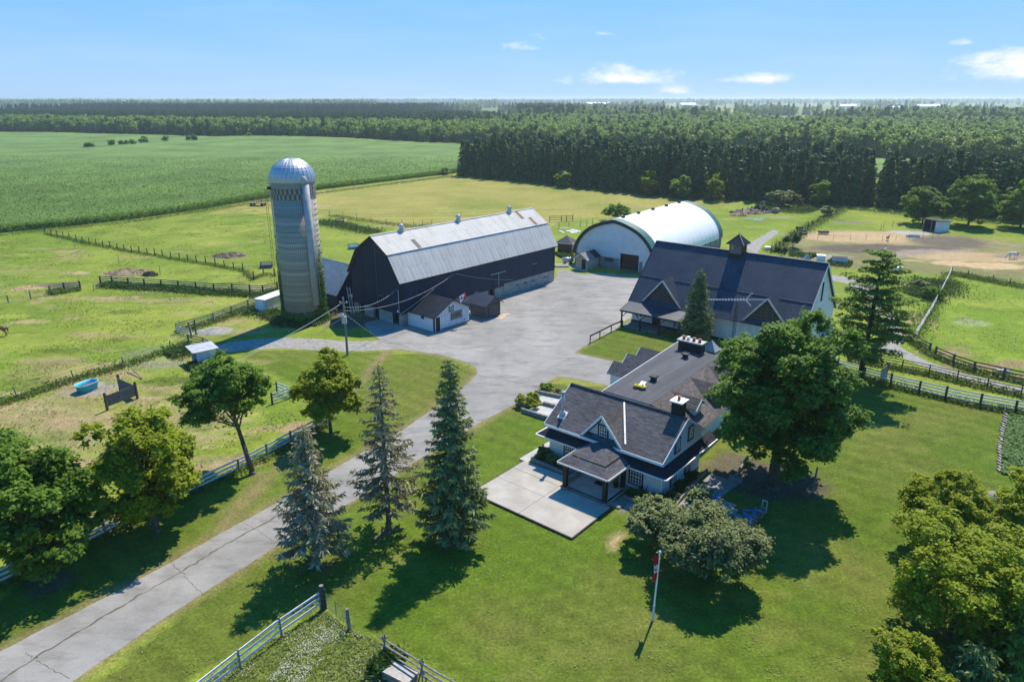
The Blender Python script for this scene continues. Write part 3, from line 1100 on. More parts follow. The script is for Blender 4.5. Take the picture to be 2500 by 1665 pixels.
for (tt, zz) in ((rp[1]), (rp[2])):
    MB().box(-o_, BL + o_, tt - .16, tt + .16, zz + .02, zz + .07).build('ridge_cap' if tt > 3 else 'knuckle_flashing', m_metal_light, barn)
for (t0, z0), (t1, z1) in zip(rp[:-1], rp[1:]):
    MB().bar((-o_ - .03, t0, z0 - .06), (-o_ - .03, t1, z1 - .06), .06, .2).build('barge_board', m_black, barn)
MB().bar((-o_, -o_ - .03, BE - .05), (BL + o_, -o_ - .03, BE - .05), .06, .16).build('eave_trim', m_black, barn)
# roof ventilators
for s in (5.35, 16.9, 28.95):
    vroot = MB().lathe([(.42, 11.85), (.40, 12.25), (.30, 12.35), (.30, 12.55), (.46, 12.62), (.46, 12.72)], 16, (s, BW / 2)).build('ventilator', m_metal_light, barn, True)
    MB().lathe([(.46, 12.722), (.25, 12.95), (.06, 13.05), (.02, 13.3)], 16, (s, BW / 2)).build('ventilator_cap', m_metal_light, vroot, True)
# door tracks, hatches, openings
MB().bar((18.35, -.06, 4.0), (21.8, -.06, 4.0), .05, .08).build('door_track', m_metal_light, barn)
panel(barn, 'sliding_door', (20.1, -.002, 2.85), X, -Y, 2.6, 2.1, .04, m_black_siding)
MB().bar((20.1, -.06, 1.85), (20.1, -.06, 3.95), .05).build('door_edge', m_metal_light, barn)
panel(barn, 'hay_hatch', (29.0, -.002, 3.2), X, -Y, .8, 1.3, .05, m_black)
MB().bar((28.5, -.07, 3.95), (29.6, -.07, 3.95), .04).build('hatch_track', m_metal_light, barn)
panel(barn, 'stable_door', (18.0, .1, .85), X, -Y, .5, 1.6, .06, m_dark_wood)
panel(barn, 'stable_door', (22.0, .05, .95), X, -Y, 1.3, 1.5, .05, m_stone)
for t_ in (1.35, 5.75, 9.1):
    MB().box(.02, .1, t_ - .72, t_ - .6, 0, 1.6).build('door_jamb', m_black, barn)
panel(barn, 'stable_door', (.12, 1.75, .8), Y, -X, .5, 1.55, .05, m_black)
panel(barn, 'hatch', (-.002, 4.2, 3.0), Y, -X, .75, 1.2, .04, m_black_siding)
MB().bar((-.06, 3.7, 3.65), (-.06, 4.6, 3.65), .04).build('hatch_track', m_metal_light, barn)
MB().path([(-.06, .35, 5.2), (-.06, .35, 2.1), (-.4, -.4, 1.8)], .035, 6).build('conduit', m_wire, barn)
MB().box(-.12, 0, .5, .75, 1.9, 2.2).build('meter_box', m_white, barn)

# ---- steep-roofed shed between silo and barn
lean = thing('side_shed', 'black shed with steep grey metal roof between silo and barn', 'shed', (-15.362, 94.427, 0), .854)
u0, u1, um, t0_, t1_, ze_, zr_ = -1.0, 5.1, 2.05, 13.3, 21.5, 2.55, 6.45
for e in (u0 - .3, u1 + .3):
    mb = MB()
    ribbed(mb, [(e, t0_ - .25, ze_ - .3), (um, t0_ - .25, zr_), (um, t1_, zr_), (e, t1_, ze_ - .3)], .32, .05, .03, .08)
    mb.build('roof_slope', m_metal_dull, lean)
    MB().bar((e, t0_ - .28, ze_ - .36), (um, t0_ - .28, zr_ - .06), .05, .16).build('barge_board', m_black, lean)
for t_ in (t0_, t1_ - .12):
    MB().prism([(u0, t_, 0), (u1, t_, 0), (u1, t_, ze_ - .1), (um, t_, zr_ - .25), (u0, t_, ze_ - .1)], (0, .12, 0)).build('gable_wall', m_black_siding, lean)
for e in (u0, u1 - .12):
    MB().box(e, e + .12, t0_ + .12, t1_ - .12, 0, ze_ - .1).build('side_wall', m_black_siding, lean)
MB().box(0, 2.0, 11.0, 13.3, 0, 2.2).build('link_passage', m_black_siding, lean)
panel(lean, 'hatch', (1.2, t0_ - .001, 4.2), X, -Y, .6, .6, .03, m_black)

# ---- white annex with sign
ax = thing('white_annex', 'small white board-sided annex with black gable roof against the barn', 'shed', (-15.362, 94.427, 0), .854)
A0, A1, AT = 1.1, 7.85, -5.45
for nm, q in (('front_wall', [(A0, AT, 0), (A1, AT, 0), (A1, AT, 2.2), ((A0 + A1) / 2, AT, 3.85), (A0, AT, 2.2)]),):
    MB().prism(q, (0, .12, 0)).build(nm, m_white_board, ax)
MB().box(A0, A0 + .12, AT + .12, -.05, 0, 2.25).build('side_wall', m_white_clap, ax)
MB().box(A1 - .12, A1, AT + .12, -.05, 0, 2.25).build('side_wall', m_white_board, ax)
am = (A0 + A1) / 2
for sx, nm in ((-1, 'roof_slope'), (1, 'roof_slope')):
    e = A0 - .45 if sx < 0 else A1 + .45
    mb = MB()
    ribbed(mb, [(e, AT - .35, 2.05), (am, AT - .35, 3.98), (am, -.02, 3.98), (e, -.02, 2.05)], .3, .05, .035, .06)
    mb.build(nm, m_roof_annex, ax)
    MB().bar((e, AT - .37, 2.0), (am, AT - .37, 3.93), .04, .14).build('barge_board', m_black, ax)
MB().box(A0 - .03, A1 + .03, AT - .03, AT, 0, .16).build('base_board', m_grey_wood, ax)
dr = panel(ax, 'door', (A0 + .62, AT - .002, 1.0), X, -Y, .85, 1.95, .05, m_black)
for a, b, c_, d_ in ((A0 + .12, A0 + .2, 0, 2.05), (A0 + 1.05, A0 + 1.13, 0, 2.05), (A0 + .2, A0 + 1.05, 1.98, 2.05)):
    MB().box(a, b, AT - .08, AT, c_, d_).build('door_frame', m_white_bright, ax)
MB().box(A0 - .03, A0 + .1, AT - .06, AT, 0, 2.2).build('corner_board', m_black, ax)
MB().box(A0 - .06, A0 - .001, AT + .06, AT + .16, 0, 2.1).build('corner_board', m_black, ax)
window(ax, (5.3, AT, 1.55), X, -Y, 2.1, 1.05, 1, 1, m_black, m_white_bright, .12)
window(ax, (A0, -3.2, 1.75), Y, -X, .55, .5, 1, 1, m_black, None, .08)
panel(ax, 'notice', (A0 + 1.6, AT - .002, 1.4), X, -Y, .22, .3, .02, m_white_bright)
panel(ax, 'outlet_cover', (6.9, AT - .002, .55), X, -Y, .16, .2, .04, m_black)
MB().box(4.05, 4.45, AT - .1, AT, 3.0, 3.2).build('wall_lamp', m_white_bright, ax)

sign = thing('wall_sign', 'square dark sign with cream oval emblem on the annex gable', 'sign', (-15.362, 94.427, 0), .854)
panel(sign, 'board', (4.35, AT - .005, 2.62), X, -Y, .95, .8, .04, m_black)
panel(sign, 'border', (4.35, AT - .047, 2.62), X, -Y, .86, .71, .005, m_plain('sign_gold', (.45, .36, .14), None, 1, .5))
panel(sign, 'field', (4.35, AT - .054, 2.62), X, -Y, .78, .63, .005, m_black)
n_ = 20
m_cream = m_plain('sign_cream', (.60, .55, .40), None, 1, .6)
MB().prism([(4.35 + .33 * math.cos(2 * math.pi * i / n_), AT - .061, 2.62 + .23 * math.sin(2 * math.pi * i / n_)) for i in range(n_)], (0, -.005, 0)).build('emblem', m_cream, sign)
MB().prism([(4.2, AT - .068, 2.5), (4.3, AT - .068, 2.72), (4.42, AT - .068, 2.76), (4.5, AT - .068, 2.66), (4.43, AT - .068, 2.6), (4.45, AT - .068, 2.5)], (0, -.005, 0)).build('emblem_figure', m_black, sign)

# ---- dark shed with shutter
sd = thing('dark_shed', 'dark grey-brown shed with roller door beside the white annex', 'shed', (-15.362, 94.427, 0), .854)
m_taupe = m_plain('taupe_siding', (.085, .078, .078), (.12, .11, .108), 1.5, .7)
m_taupe_l = m_lines('taupe_clapboard', (.085, .078, .078), (.12, .11, .108), .16, 1, .5, .12, .7)
S0, S1, T0, T1 = 10.15, 13.2, -6.6, -3.4
sm = (S0 + S1) / 2
MB().prism([(S0, T0, 0), (S1, T0, 0), (S1, T0, 2.1), (sm, T0, 3.05), (S0, T0, 2.1)], (0, .1, 0)).build('front_wall', m_taupe, sd)
for a in (S0, S1 - .1):
    MB().box(a, a + .1, T0 + .1, T1, 0, 2.15).build('side_wall', m_taupe_l, sd)
MB().prism([(S0, T1 - .1, 0), (S1, T1 - .1, 0), (S1, T1 - .1, 2.1), (sm, T1 - .1, 3.05), (S0, T1 - .1, 2.1)], (0, .1, 0)).build('rear_wall', m_taupe, sd)
for e in (S0 - .4, S1 + .4):
    mb = MB()
    ribbed(mb, [(e, T0 - .3, 1.95), (sm, T0 - .3, 3.17), (sm, T1 + .3, 3.17), (e, T1 + .3, 1.95)], .3, .05, .03, .05)
    mb.build('roof_slope', m_roof_dark, sd)
    MB().bar((e, T0 - .32, 1.9), (sm, T0 - .32, 3.12), .04, .12).build('barge_board', m_taupe, sd)
rd = MB().box(S0 + .5, S1 - .5, T0 - .03, T0, .02, 1.95).build('roller_door', m_lines('shutter_slats', (.06, .055, .055), (.09, .085, .085), .15, 1, .6, .12, .6), sd)
for a in (S0 + .38, S1 - .5):
    MB().box(a, a + .12, T0 - .05, T0, 0, 2.0).build('door_jamb', m_black, sd)
MB().box(S0 + .38, S1 - .38, T0 - .05, T0, 1.951, 2.07).build('door_head', m_black, sd)
for k, (a, b, c_, d_, e, col) in enumerate([(12.2, -7.6, 2.0, 1.1, .3, 0), (13.6, -7.3, 1.4, .8, -.4, 0)]):
    bd = tag(MB().box(-c_ / 2, c_ / 2, -d_ / 2, d_ / 2, 0, .025).build('plywood_sheet', m_plain('plywood%d' % k, (.42, .33, .24), (.52, .43, .32), 2, .9)),
             ['large pale plywood sheet lying before the dark shed', 'smaller plywood offcut beside the dark shed'][k], 'board')
    bd.matrix_world = Matrix.Translation((-15.362, 94.427, 0)) @ Matrix.Rotation(.854, 4, 'Z') @ Matrix.Translation((a, b, .014 + .03 * k)) @ Matrix.Rotation(e, 4, 'Z')
blue_ball = thing('gas_bottle', 'small blue gas bottle between annex and dark shed', 'gas bottle', (0, 0, 0))
blue_ball.matrix_world = Matrix.Translation((-15.362, 94.427, 0)) @ Matrix.Rotation(.854, 4, 'Z') @ Matrix.Translation((8.45, -4.9, 0))
MB().lathe([(.22, 0), (.28, .08), (.28, .75), (.2, .92), (.08, .98)], 14).build('tank', m_plain('teal_enamel', (.01, .13, .20), None, 1, .4), blue_ball, True)
MB().lathe([(.07, .981), (.07, 1.06), (.12, 1.08), (.12, 1.14)], 10).build('valve', m_metal_light, blue_ball)


def maple_leaf(cx, cz, sz):
    half = [(0, .5), (.07, .36), (.17, .42), (.13, .12), (.26, .22), (.30, .14), (.45, .16), (.40, .03), (.46, -.03), (.20, -.22), (.22, -.31), (.03, -.28), (.03, -.5)]
    pts = half + [(-a, b) for a, b in reversed(half[1:])]
    return [(cx + a * sz, cz + b * sz) for a, b in pts]


# ---- flag on the annex gable
fl = thing('gable_flag', 'red and white maple leaf flag flying from the annex gable', 'flag', (-15.362, 94.427, 0), .854)
MB().tube((4.6, AT - .05, 3.55), (6.35, AT - .85, 4.75), .03, .025, 6).build('pole', m_grey_wood, fl)
fd = V(6.35 - 4.6, -.8, 1.2).normalized()


def flag_sheet(a, b, mat, name, off=0.):
    v, f = [], []
    nx, ny = 6, 8
    for i in range(nx + 1):
        for j in range(ny + 1):
            s_ = a + (b - a) * i / nx
            w_ = j / ny
            base = V(6.35, AT - .85, 4.75) - fd * (1.25 * s_)
            p = base + V(.10 * math.sin(5 * s_ + 2 * w_), -.10 * math.sin(6 * s_ + w_ * 3) - off, -1.0 * w_ + .08 * w_ * math.sin(7 * s_))
            v.append(p)
            if i and j:
                q = i * (ny + 1) + j
                f.append((q, q - 1, q - ny - 2, q - ny - 1))
    return MB().add(v, f).build(name, mat, fl, True)


flag_sheet(0, .27, m_red, 'red_band')
flag_sheet(.27, .73, m_white_bright, 'white_band')
flag_sheet(.73, 1, m_red, 'red_band')
mb = MB()
lf = []
for (a, c_) in maple_leaf(.5, .5, .42):
    base = V(6.35, AT - .85, 4.75) - fd * (1.25 * a)
    lf.append(base + V(.10 * math.sin(5 * a + 2 * c_), -.10 * math.sin(6 * a + c_ * 3) - .02, -1.0 * (1 - c_)))
cen = sum(lf, V(0, 0, 0)) / len(lf)
mb.add([cen] + lf, [(0, i + 1, (i + 1) % len(lf) + 1) for i in range(len(lf))]).build('leaf_emblem', m_red, fl)

# ================================================================== silo
SC = V(-29.8, 98.35, 0)
silo = thing('concrete_silo', 'tall weathered concrete stave silo with galvanised dome', 'silo', SC)
SR, SH = 2.9, 19.4
MB().lathe([(SR, -.1), (SR, 17.2)], 64).build('stave_wall', m_silo, silo, True)
MB().lathe([(SR - .1, 17.2), (SR - .1, SH)], 64).build('upper_backing', m_concrete_dark, silo, True)
m_st_l = m_plain('pale_stave', (.26, .245, .21), (.36, .34, .30), 3, .95, 0, .2, 12)
m_st_d = m_plain('dark_stave', (.10, .095, .085), (.17, .16, .145), 3, .95, 0, .2, 12)
ns_ = 58
sv = {}
for row in range(3):
    z0 = 17.2 + row * .735
    for k in range(ns_):
        a = 2 * math.pi * (k + .5) / ns_
        if math.sin(a) > .25:
            continue           # the far side is plain
        dark = (k + row) % 2 == 0 and row < 2
        mt = m_st_d if dark else m_st_l
        if mt.name not in sv:
            wv_ = 2 * math.pi * SR / ns_ - .015
            sv[mt.name] = MB().box(-.1, 0, -wv_ / 2, wv_ / 2, .008, .727).build('stave', mt, silo)
            ob = sv[mt.name]
        else:
            ob = sv[mt.name].copy()
            link(ob, silo)
        ob.location = (SR * math.cos(a), SR * math.sin(a), z0)
        ob.rotation_euler = (0, 0, a)
# steel hoops
hz = []
z_ = .5
while z_ < 17.1:
    hz.append(z_)
    z_ += .30 if z_ < 6 else (.38 if z_ < 10 else .72)
hz += [17.2, 17.93, 18.67, 19.35]
hsrc = None
m_hoop = m_plain('hoop_steel', (.12, .11, .10), (.2, .17, .14), 4, .7, .4)
for z_ in hz:
    if hsrc is None:
        mb = MB()
        n_ = 48
        pts = [(SR + .012, -.014), (SR + .035, -.014), (SR + .035, .014), (SR + .012, .014)]
        vs, fs = [], []
        for i in range(n_):
            t_ = 2 * math.pi * i / n_
            for r_, zz in pts:
                vs.append((r_ * math.cos(t_), r_ * math.sin(t_), zz))
            for k in range(4):
                j = (i + 1) % n_
                fs.append((i * 4 + k, j * 4 + k, j * 4 + (k + 1) % 4, i * 4 + (k + 1) % 4))
        hsrc = mb.add(vs, fs).build('hoop', m_hoop, silo)
        hsrc.location = (0, 0, z_)
    else:
        ob = hsrc.copy()
        link(ob, silo)
        ob.location = (0, 0, z_)
# dome made of gores
m_gore = m_plain('dome_metal', (.34, .37, .40), (.50, .53, .56), 1.2, .42, .6, .05, 6)
ng = 30
gore = None
pr = [(SR + .12, 0), (SR + .12, .35)] + [((SR + .12) * math.cos(a), .35 + 2.75 * math.sin(a)) for a in np.linspace(.12, 1.47, 9)]
for k in range(ng):
    a = 2 * math.pi * k / ng
    if gore is None:
        hw = math.pi / ng
        vs, fs = [], []
        for r_, zz in pr:
            for q in (-hw, -hw * .82, hw * .82, hw):
                rr_ = r_ + (.05 if abs(q) == hw else 0)
                vs.append((rr_ * math.cos(q), rr_ * math.sin(q), zz))
        for j in range(len(pr) - 1):
            for q in range(3):
                fs.append((j * 4 + q, j * 4 + q + 1, j * 4 + q + 5, j * 4 + q + 4))
        gore = MB().add(vs, fs).build('dome_panel', m_gore, silo)
        ob = gore
    else:
        ob = gore.copy()
        link(ob, silo)
    ob.location = (0, 0, SH)
    ob.rotation_euler = (0, 0, a)
MB().lathe([(.32, SH + 3.06), (.32, SH + 3.16), (.05, SH + 3.2)], 14).build('dome_cap', m_gore, silo)
# unloading chute with hood and rungs on the camera side, right
ca_ = math.radians(-44)
cp = V(math.cos(ca_), math.sin(ca_), 0) * (SR + .25)
tn = V(-math.sin(ca_), math.cos(ca_), 0)
MB().tube(cp + V(0, 0, 2.6), cp + V(0, 0, 19.2), .5, .5, 14).build('chute', m_metal_dull, silo, True)
MB().tube(cp + V(0, 0, 19.2), cp * .75 + V(0, 0, 20.5), .5, .42, 14).build('chute_hood', m_concrete, silo, True)
lad = MB()
for dz in (-.2, .2):
    lad.tube(cp + tn * (.62 + dz) + V(0, 0, 2.8), cp + tn * (.62 + dz) + V(0, 0, 19), .025, .025, 5)
for i in range(46):
    lad.tube(cp + tn * .42 + V(0, 0, 3 + i * .35), cp + tn * .82 + V(0, 0, 3 + i * .35), .018, .018, 4)
lad.build('chute_ladder', m_metal_light, silo)
panel(silo, 'base_door', (math.cos(ca_) * (SR + .02), math.sin(ca_) * (SR + .02), 1.1), tn, V(math.cos(ca_), math.sin(ca_), 0), .6, 1.3, .05, m_black)
fa = math.radians(197)
fp = V(math.cos(fa), math.sin(fa), 0) * (SR + .14)
MB().tube(fp + V(0, 0, .6), fp + V(0, 0, 19.9), .09, .09, 8).build('fill_pipe', m_metal_light, silo)
lad = MB()
fp2 = V(math.cos(fa - .0), math.sin(fa), 0) * (SR + .75)
for dz in (-.2, .2):
    lad.tube(fp2 + V(dz * .3, dz, 4), fp2 + V(dz * .3, dz, 18.6), .02, .02, 5)
for i in range(30):
    lad.tube(fp2 + V(-.06, -.2, 4.2 + i * .48), fp2 + V(.06, .2, 4.2 + i * .48), .014, .014, 4)
lad.build('outer_ladder', m_rust, silo)
MB().box(fp.x - .35, fp.x + .1, fp.y - .15, fp.y + .15, 18.4, 18.8).build('bracket_box', m_black_metal, silo)
MB().lathe([(SR + .25, -.1), (SR + .25, .25)], 40).build('footing', m_concrete_dark, silo)

# ladder leaning on the lean-to
ld = thing('wooden_ladder', 'pale ladder leaning on the black lean-to wall', 'ladder', zS(820, 1312))
lp, lq = V(0, 0, 0), V(-.5, .5, 4.1)
for d in (-.22, .22):
    MB().tube(lp + V(d, 0, 0), lq + V(d, 0, 0), .04, .04, 6).build('stile', m_white_rail, ld)
for i in range(11):
    f_ = (i + .7) / 11.5
    p = lp.lerp(lq, f_)
    MB().tube(p + V(-.22, 0, 0), p + V(.22, 0, 0), .03, .03, 5).build('rung', m_white_rail, ld)
hs = thing('hose_reel', 'coil of yellow hose lying beside the silo base', 'hose', zS(683, 1312))
mb = MB()
for r_ in (.42, .36, .30):
    prev = None
    for i in range(21):
        a = 2 * math.pi * i / 20
        p = V(r_ * math.cos(a), .12, r_ * math.sin(a) + .5)
        if prev is not None:
            mb.tube(prev, p, .045, .045, 5)
        prev = p
mb.build('coil', m_plain('yellow_hose', (.40, .30, .03), None, 1, .5), hs)
MB().box(-.06, .06, .1, .2, -.02, 1.0).build('stake', m_dark_wood, hs)

# white box trailer by the silo
bx = thing('white_storage_box', 'white box body with flat roof standing behind the silo base', 'storage box', zS(158, 1300), math.atan2(4.2, 1.0) - .15)
MB().box(0, 5.2, 0, 1.9, .12, 1.95).build('body', m_plain('dirty_white_panel', (.50, .51, .50), (.70, .71, .70), .9, .6), bx)
MB().box(-.06, 5.26, -.06, 1.96, 1.952, 2.03).build('roof', m_white_bright, bx)
for x_ in (.3, 4.7):
    for y_ in (.2, 1.5):
        MB().box(x_, x_ + .2, y_, y_ + .2, -.01, .119).build('foot_block', m_concrete_dark, bx)
MB().box(-.02, 0, .5, 1.4, .25, 1.8).build('door', m_white, bx)

# ================================================================== venue barn with charcoal roof
VL, VW, VE_, VP, VO = 23.29, 13.33, 3.15, 10.54, .62
ven = thing('event_barn', 'white barn with huge steep charcoal metal roof and cupola', 'barn', (17.034, 96.631, 0), -.678)
wallh = VE_ + .45
MB().box(0, VL, 0, .15, .35, wallh).build('front_wall', m_white_board, ven)
MB().box(0, VL, VW - .15, VW, .35, wallh).build('rear_wall', m_white_board, ven)
for s0 in (0, VL - .15):
    MB().prism([(s0, .15, .35), (s0, VW - .15, .35), (s0, VW - .15, wallh), (s0, VW / 2, VP - .15), (s0, .15, wallh)], (.15, 0, 0)).build('gable_wall', m_white_clap, ven)
MB().box(-.05, VL + .05, -.05, VW + .05, -.05, .349).build('plinth', m_black, ven)
og = .3
for sd_ in (0, 1):
    e = -VO if sd_ == 0 else VW + VO
    mb = MB()
    ribbed(mb, [(-og, e, VE_), (VL + og, e, VE_), (VL + og, VW / 2, VP), (-og, VW / 2, VP)], .235, .06, .04, .1)
    mb.build('roof_slope', m_roof_dark, ven)
    for s0 in (-og - .03, VL + og + .03):
        MB().bar((s0, e, VE_ - .08), (s0, VW / 2, VP - .08), .05, .24).build('barge_board', m_white if s0 > 0 else m_black, ven)
MB().bar((-og, VW / 2, VP + .04), (VL + og, VW / 2, VP + .04), .4, .06).build('ridge_cap', m_roof_dark, ven)
slope = (VP - VE_) / (VW / 2 + VO)


def vz(t_):
    return VE_ + (t_ + VO) * slope


MB().bar((-og + .05, 2.4, vz(2.4) + .05), (VL + og - .05, 2.4, vz(2.4) + .05), .1, .03).build('sheet_lap', m_roof_annex, ven)


# dormers: steep gablets with ridge running into the roof
def ven_dormer(c, hw, zb, zp, tf):
    """front at t=tf"""
    back = (zp - VE_) / slope - VO
    bb = (zb - VE_) / slope - VO
    MB().prism([(c - hw + .25, tf + .35, zb + .1), (c + hw - .25, tf + .35, zb + .1), (c, tf + .35, zp - .35)], (0, .12, 0)).build('dormer_gable', m_dark_wood, ven)
    mt = m_plain('dormer_lattice', (.10, .085, .075), (.17, .15, .13), 3, .8) if 'dormer_lattice' not in MATS else MATS['dormer_lattice']
    lat = MB()
    for k in range(1, 6):
        z_ = zb + .1 + (zp - zb - .45) * k / 6.5
        w_ = (hw - .25) * (1 - (z_ - zb - .1) / (zp - zb - .45))
        lat.bar((c - w_, tf + .33, z_), (c + w_, tf + .33, z_), .04, .07)
    for q in (-1.0, -.5, 0, .5, 1.0):
        x_ = c + q * hw * .5
        zt = zb + .1 + (zp - zb - .45) * (1 - abs(q) * .5 * hw / (hw - .25))
        lat.bar((x_, tf + .325, zb + .15), (x_, tf + .325, zt), .06, .05)
    lat.build('dormer_lattice', mt, ven)
    for sg in (-1, 1):
        mb = MB()
        ribbed(mb, [(c + sg * hw, tf, zb), (c, tf, zp), (c, back, zp), (c + sg * hw, bb, zb)], .235, .05, .03, .06)
        mb.build('dormer_roof', m_roof_dark, ven)
        MB().bar((c + sg * hw, tf - .03, zb - .05), (c, tf - .03, zp - .05), .05, .22).build('dormer_barge', m_metal_light, ven)


ven_dormer(4.55, 2.95, 3.3, 6.75, -.35)
ven_dormer(18.9, 2.95, 3.3, 6.75, -.35)
# cupola
cup = MB().box(10.95, 12.65, VW / 2 - .85, VW / 2 + .85, VP - .9, VP - .15).build('cupola_base', m_black, ven)
lv = MB()
for (a, b, c_, d) in ((11.05, 12.55, VW / 2 - .78, VW / 2 - .62), (11.05, 12.55, VW / 2 + .62, VW / 2 + .78)):
    for k in range(9):
        z_ = VP - .12 + k * .135
        lv.bar((a, c_, z_ + .02), (b, c_, z_ + .02), .12, .1)
lv.build('louvre', m_plain('louvre_wood', (.19, .165, .14), (.27, .24, .21), 4, .8), cup)
for (a, b) in ((11.0, VW / 2 - .8), (12.6, VW / 2 - .8), (11.0, VW / 2 + .8), (12.6, VW / 2 + .8)):
    MB().bar((a, b, VP - .15), (a, b, VP + 1.1), .14).build('corner_post', m_brown_wood, cup)
MB().box(12.5, 12.56, VW / 2 - .7, VW / 2 + .7, VP - .15, VP + 1.08).build('side_screen', m_dark_wood, cup)
cb, ct, cm = VP + 1.1, VP + 2.35, (11.8, VW / 2)
q4 = [(10.55, VW / 2 - 1.25, cb), (13.05, VW / 2 - 1.25, cb), (13.05, VW / 2 + 1.25, cb), (10.55, VW / 2 + 1.25, cb)]
for i in range(4):
    mb = MB()
    ribbed(mb, [q4[i], q4[(i + 1) % 4], (*cm, ct)], .22, .04, .025, .04)
    mb.build('cupola_roof', m_roof_annex, cup)
for i in range(4):
    MB().bar(V(*q4[i]) + V(0, 0, .02), V(*cm, ct + .02), .09, .03).build('hip_cap', m_roof_dark, cup)
MB().tube((*cm, ct), (*cm, ct + .25), .04, .01, 6).build('finial', m_black_metal, cup)
# porch
pz0, pz1, pt = 2.45, 3.12, -3.15
P = [(-.25, pt, pz0), (8.95, pt, pz0), (8.95, -.64, pz1), (-.25, -.64, pz1)]
for a, b, nm in ((-.25, 2.9, 0), (2.9, 5.9, 1), (5.9, 8.95, 2)):
    mb = MB()
    ribbed(mb, [(a, pt, pz0), (b, pt, pz0), (b, -.64, pz1), (a, -.64, pz1)], .235, .05, .03, .06)
    mb.build('porch_roof', m_roof_dark, ven)
MB().bar((-.2, pt + .1, pz0 - .15), (8.9, pt + .1, pz0 - .15), .16, .2).build('porch_beam', m_black, ven)
for k, s in enumerate((.1, 3.0, 5.9, 8.75)):
    p = MB().bar((s, pt + .1, -.02), (s, pt + .1, pz0 - .25), .17).build('porch_post', m_black, ven)
    for d in (-.7, .7):
        if (k == 0 and d < 0) or (k == 3 and d > 0):
            continue
        MB().bar((s + math.copysign(.08, d), pt + .1, 1.55), (s + d, pt + .1, pz0 - .28), .1).build('brace', m_black, p)
MB().box(-.1, 5.4, pt + .2, -.06, -.02, .10).build('porch_deck', m_grey_wood, ven)
for s in (.8, 1.4, 2.0, 2.6):
    MB().box(s, s + .12, pt + .4, -.3, .101, .112).build('deck_gap_board', m_dark_wood, ven)
panel(ven, 'door', (3.85, -.002, 1.25), X, -Y, 1.0, 2.1, .05, m_black)
window(ven, (3.85, -.055, 1.75), X, -Y, .6, .7, 2, 2, m_black, m_white_bright, .06, 'door_window')
for a in (3.25, 4.4):
    MB().box(a, a + .08, -.07, 0, .35, 2.45).build('door_frame', m_black, ven)
window(ven, (2.2, 0, 1.75), X, -Y, 1.1, .9, 2, 1, m_black, m_white, .1)
window(ven, (9.9, 0, 1.75), X, -Y, 1.0, 1.0, 2, 2, m_black, m_white, .1)
MB().bar((6.6, -.02, .4), (6.6, -.02, 3), .1).build('wall_batten', m_black, ven)
window(ven, (VL, 3.5, 2.0), Y, X, 1.2, 1.3, 2, 2, m_black, m_white, .1)
window(ven, (VL, 7.3, 2.0), Y, X, 1.0, 1.6, 2, 2, m_black, m_white, .1)
window(ven, (VL, 6.6, 6.9), Y, X, .5, 2.4, 1, 2, m_black, None, .08)
st_ = MB()
for k in range(7):
    st_.box(VL + .15 + k * .0, VL + 1.2, 9.2 + k * .28, 9.46 + k * .28, .01, .18 * (k + 1))
st_.build('side_steps', m_white, ven)
lamp = thing('porch_lamp', 'small white globe lamp hanging at the event barn porch', 'lamp', (17.034, 96.631, 0), -.678)
MB().lathe([(.02, 1.72), (.12, 1.76), (.16, 1.88), (.12, 2.0), (.03, 2.06)], 12, (3.05, pt - .12)).build('globe', m_white_bright, lamp, True)
MB().tube((3.05, pt - .12, 2.05), (3.05, pt - .02, 2.2), .02).build('bracket', m_black_metal, lamp)

rail = thing('hitching_rail', 'black timber rail beside the lawn leading to the porch', 'rail', zV(0, 1060))
ra = [zV(-150, 1130), zV(-60, 1085), zV(45, 1030), zV(150, 985)]
for p in ra:
    MB().bar(p - rail.location, p - rail.location + V(0, 0, .95), .12).build('post', m_black, rail)
for a, b in zip(ra[:-1], ra[1:]):
    MB().bar(a - rail.location + V(0, 0, .98), b - rail.location + V(0, 0, .98), .16).build('rail', m_black, rail)

# TV antenna on a lattice mast
ant = thing('antenna_mast', 'white television antenna on dark lattice mast by the event barn', 'antenna', (17.034, 96.631, 0), -.678)
mx, my, mh = 15.6, -1.7, 6.1
mast = MB()
cs = [(mx + .2 * math.cos(a), my + .2 * math.sin(a)) for a in (0, 2.09, 4.19)]
for c_ in cs:
    mast.tube((*c_, 0), (*c_, mh - .6), .025, .025, 5)
for k in range(14):
    z_ = k * .4
    for i in range(3):
        mast.tube((*cs[i], z_), (*cs[(i + 1) % 3], z_ + .4), .012, .012, 4)
mast.tube((mx, my, mh - .9), (mx, my, mh + .3), .03, .03, 6)
mast.build('lattice', m_black_metal, ant)
bm_ = MB()
A_, B_ = V(mx - 3.2, my - 1.4, mh - .05), V(mx + 3.0, my + 1.3, mh + .45)
bm_.tube(A_, B_, .035, .035, 6)
bd_ = (B_ - A_).normalized()
side = bd_.cross(V(0, 0, 1)).normalized()
bm_.build('boom', m_white, ant)
for k in range(13):
    p = A_.lerp(B_, k / 19)
    L_ = .35 + .03 * k
    MB().tube(p - side * L_, p + side * L_, .014, .014, 4).build('element', m_white, ant)
for d in (-1, 1):
    e = A_.lerp(B_, .66)
    MB().tube(e, e + bd_ * .7 + V(0, 0, d * .8), .02, .02, 4).build('reflector_arm', m_white, ant)
    for k in range(4):
        q = e + (bd_ * .7 + V(0, 0, d * .8)) * ((k + 1) / 4)
        MB().tube(q - side * .4, q + side * .4, .012, .012, 4).build('element', m_white, ant)

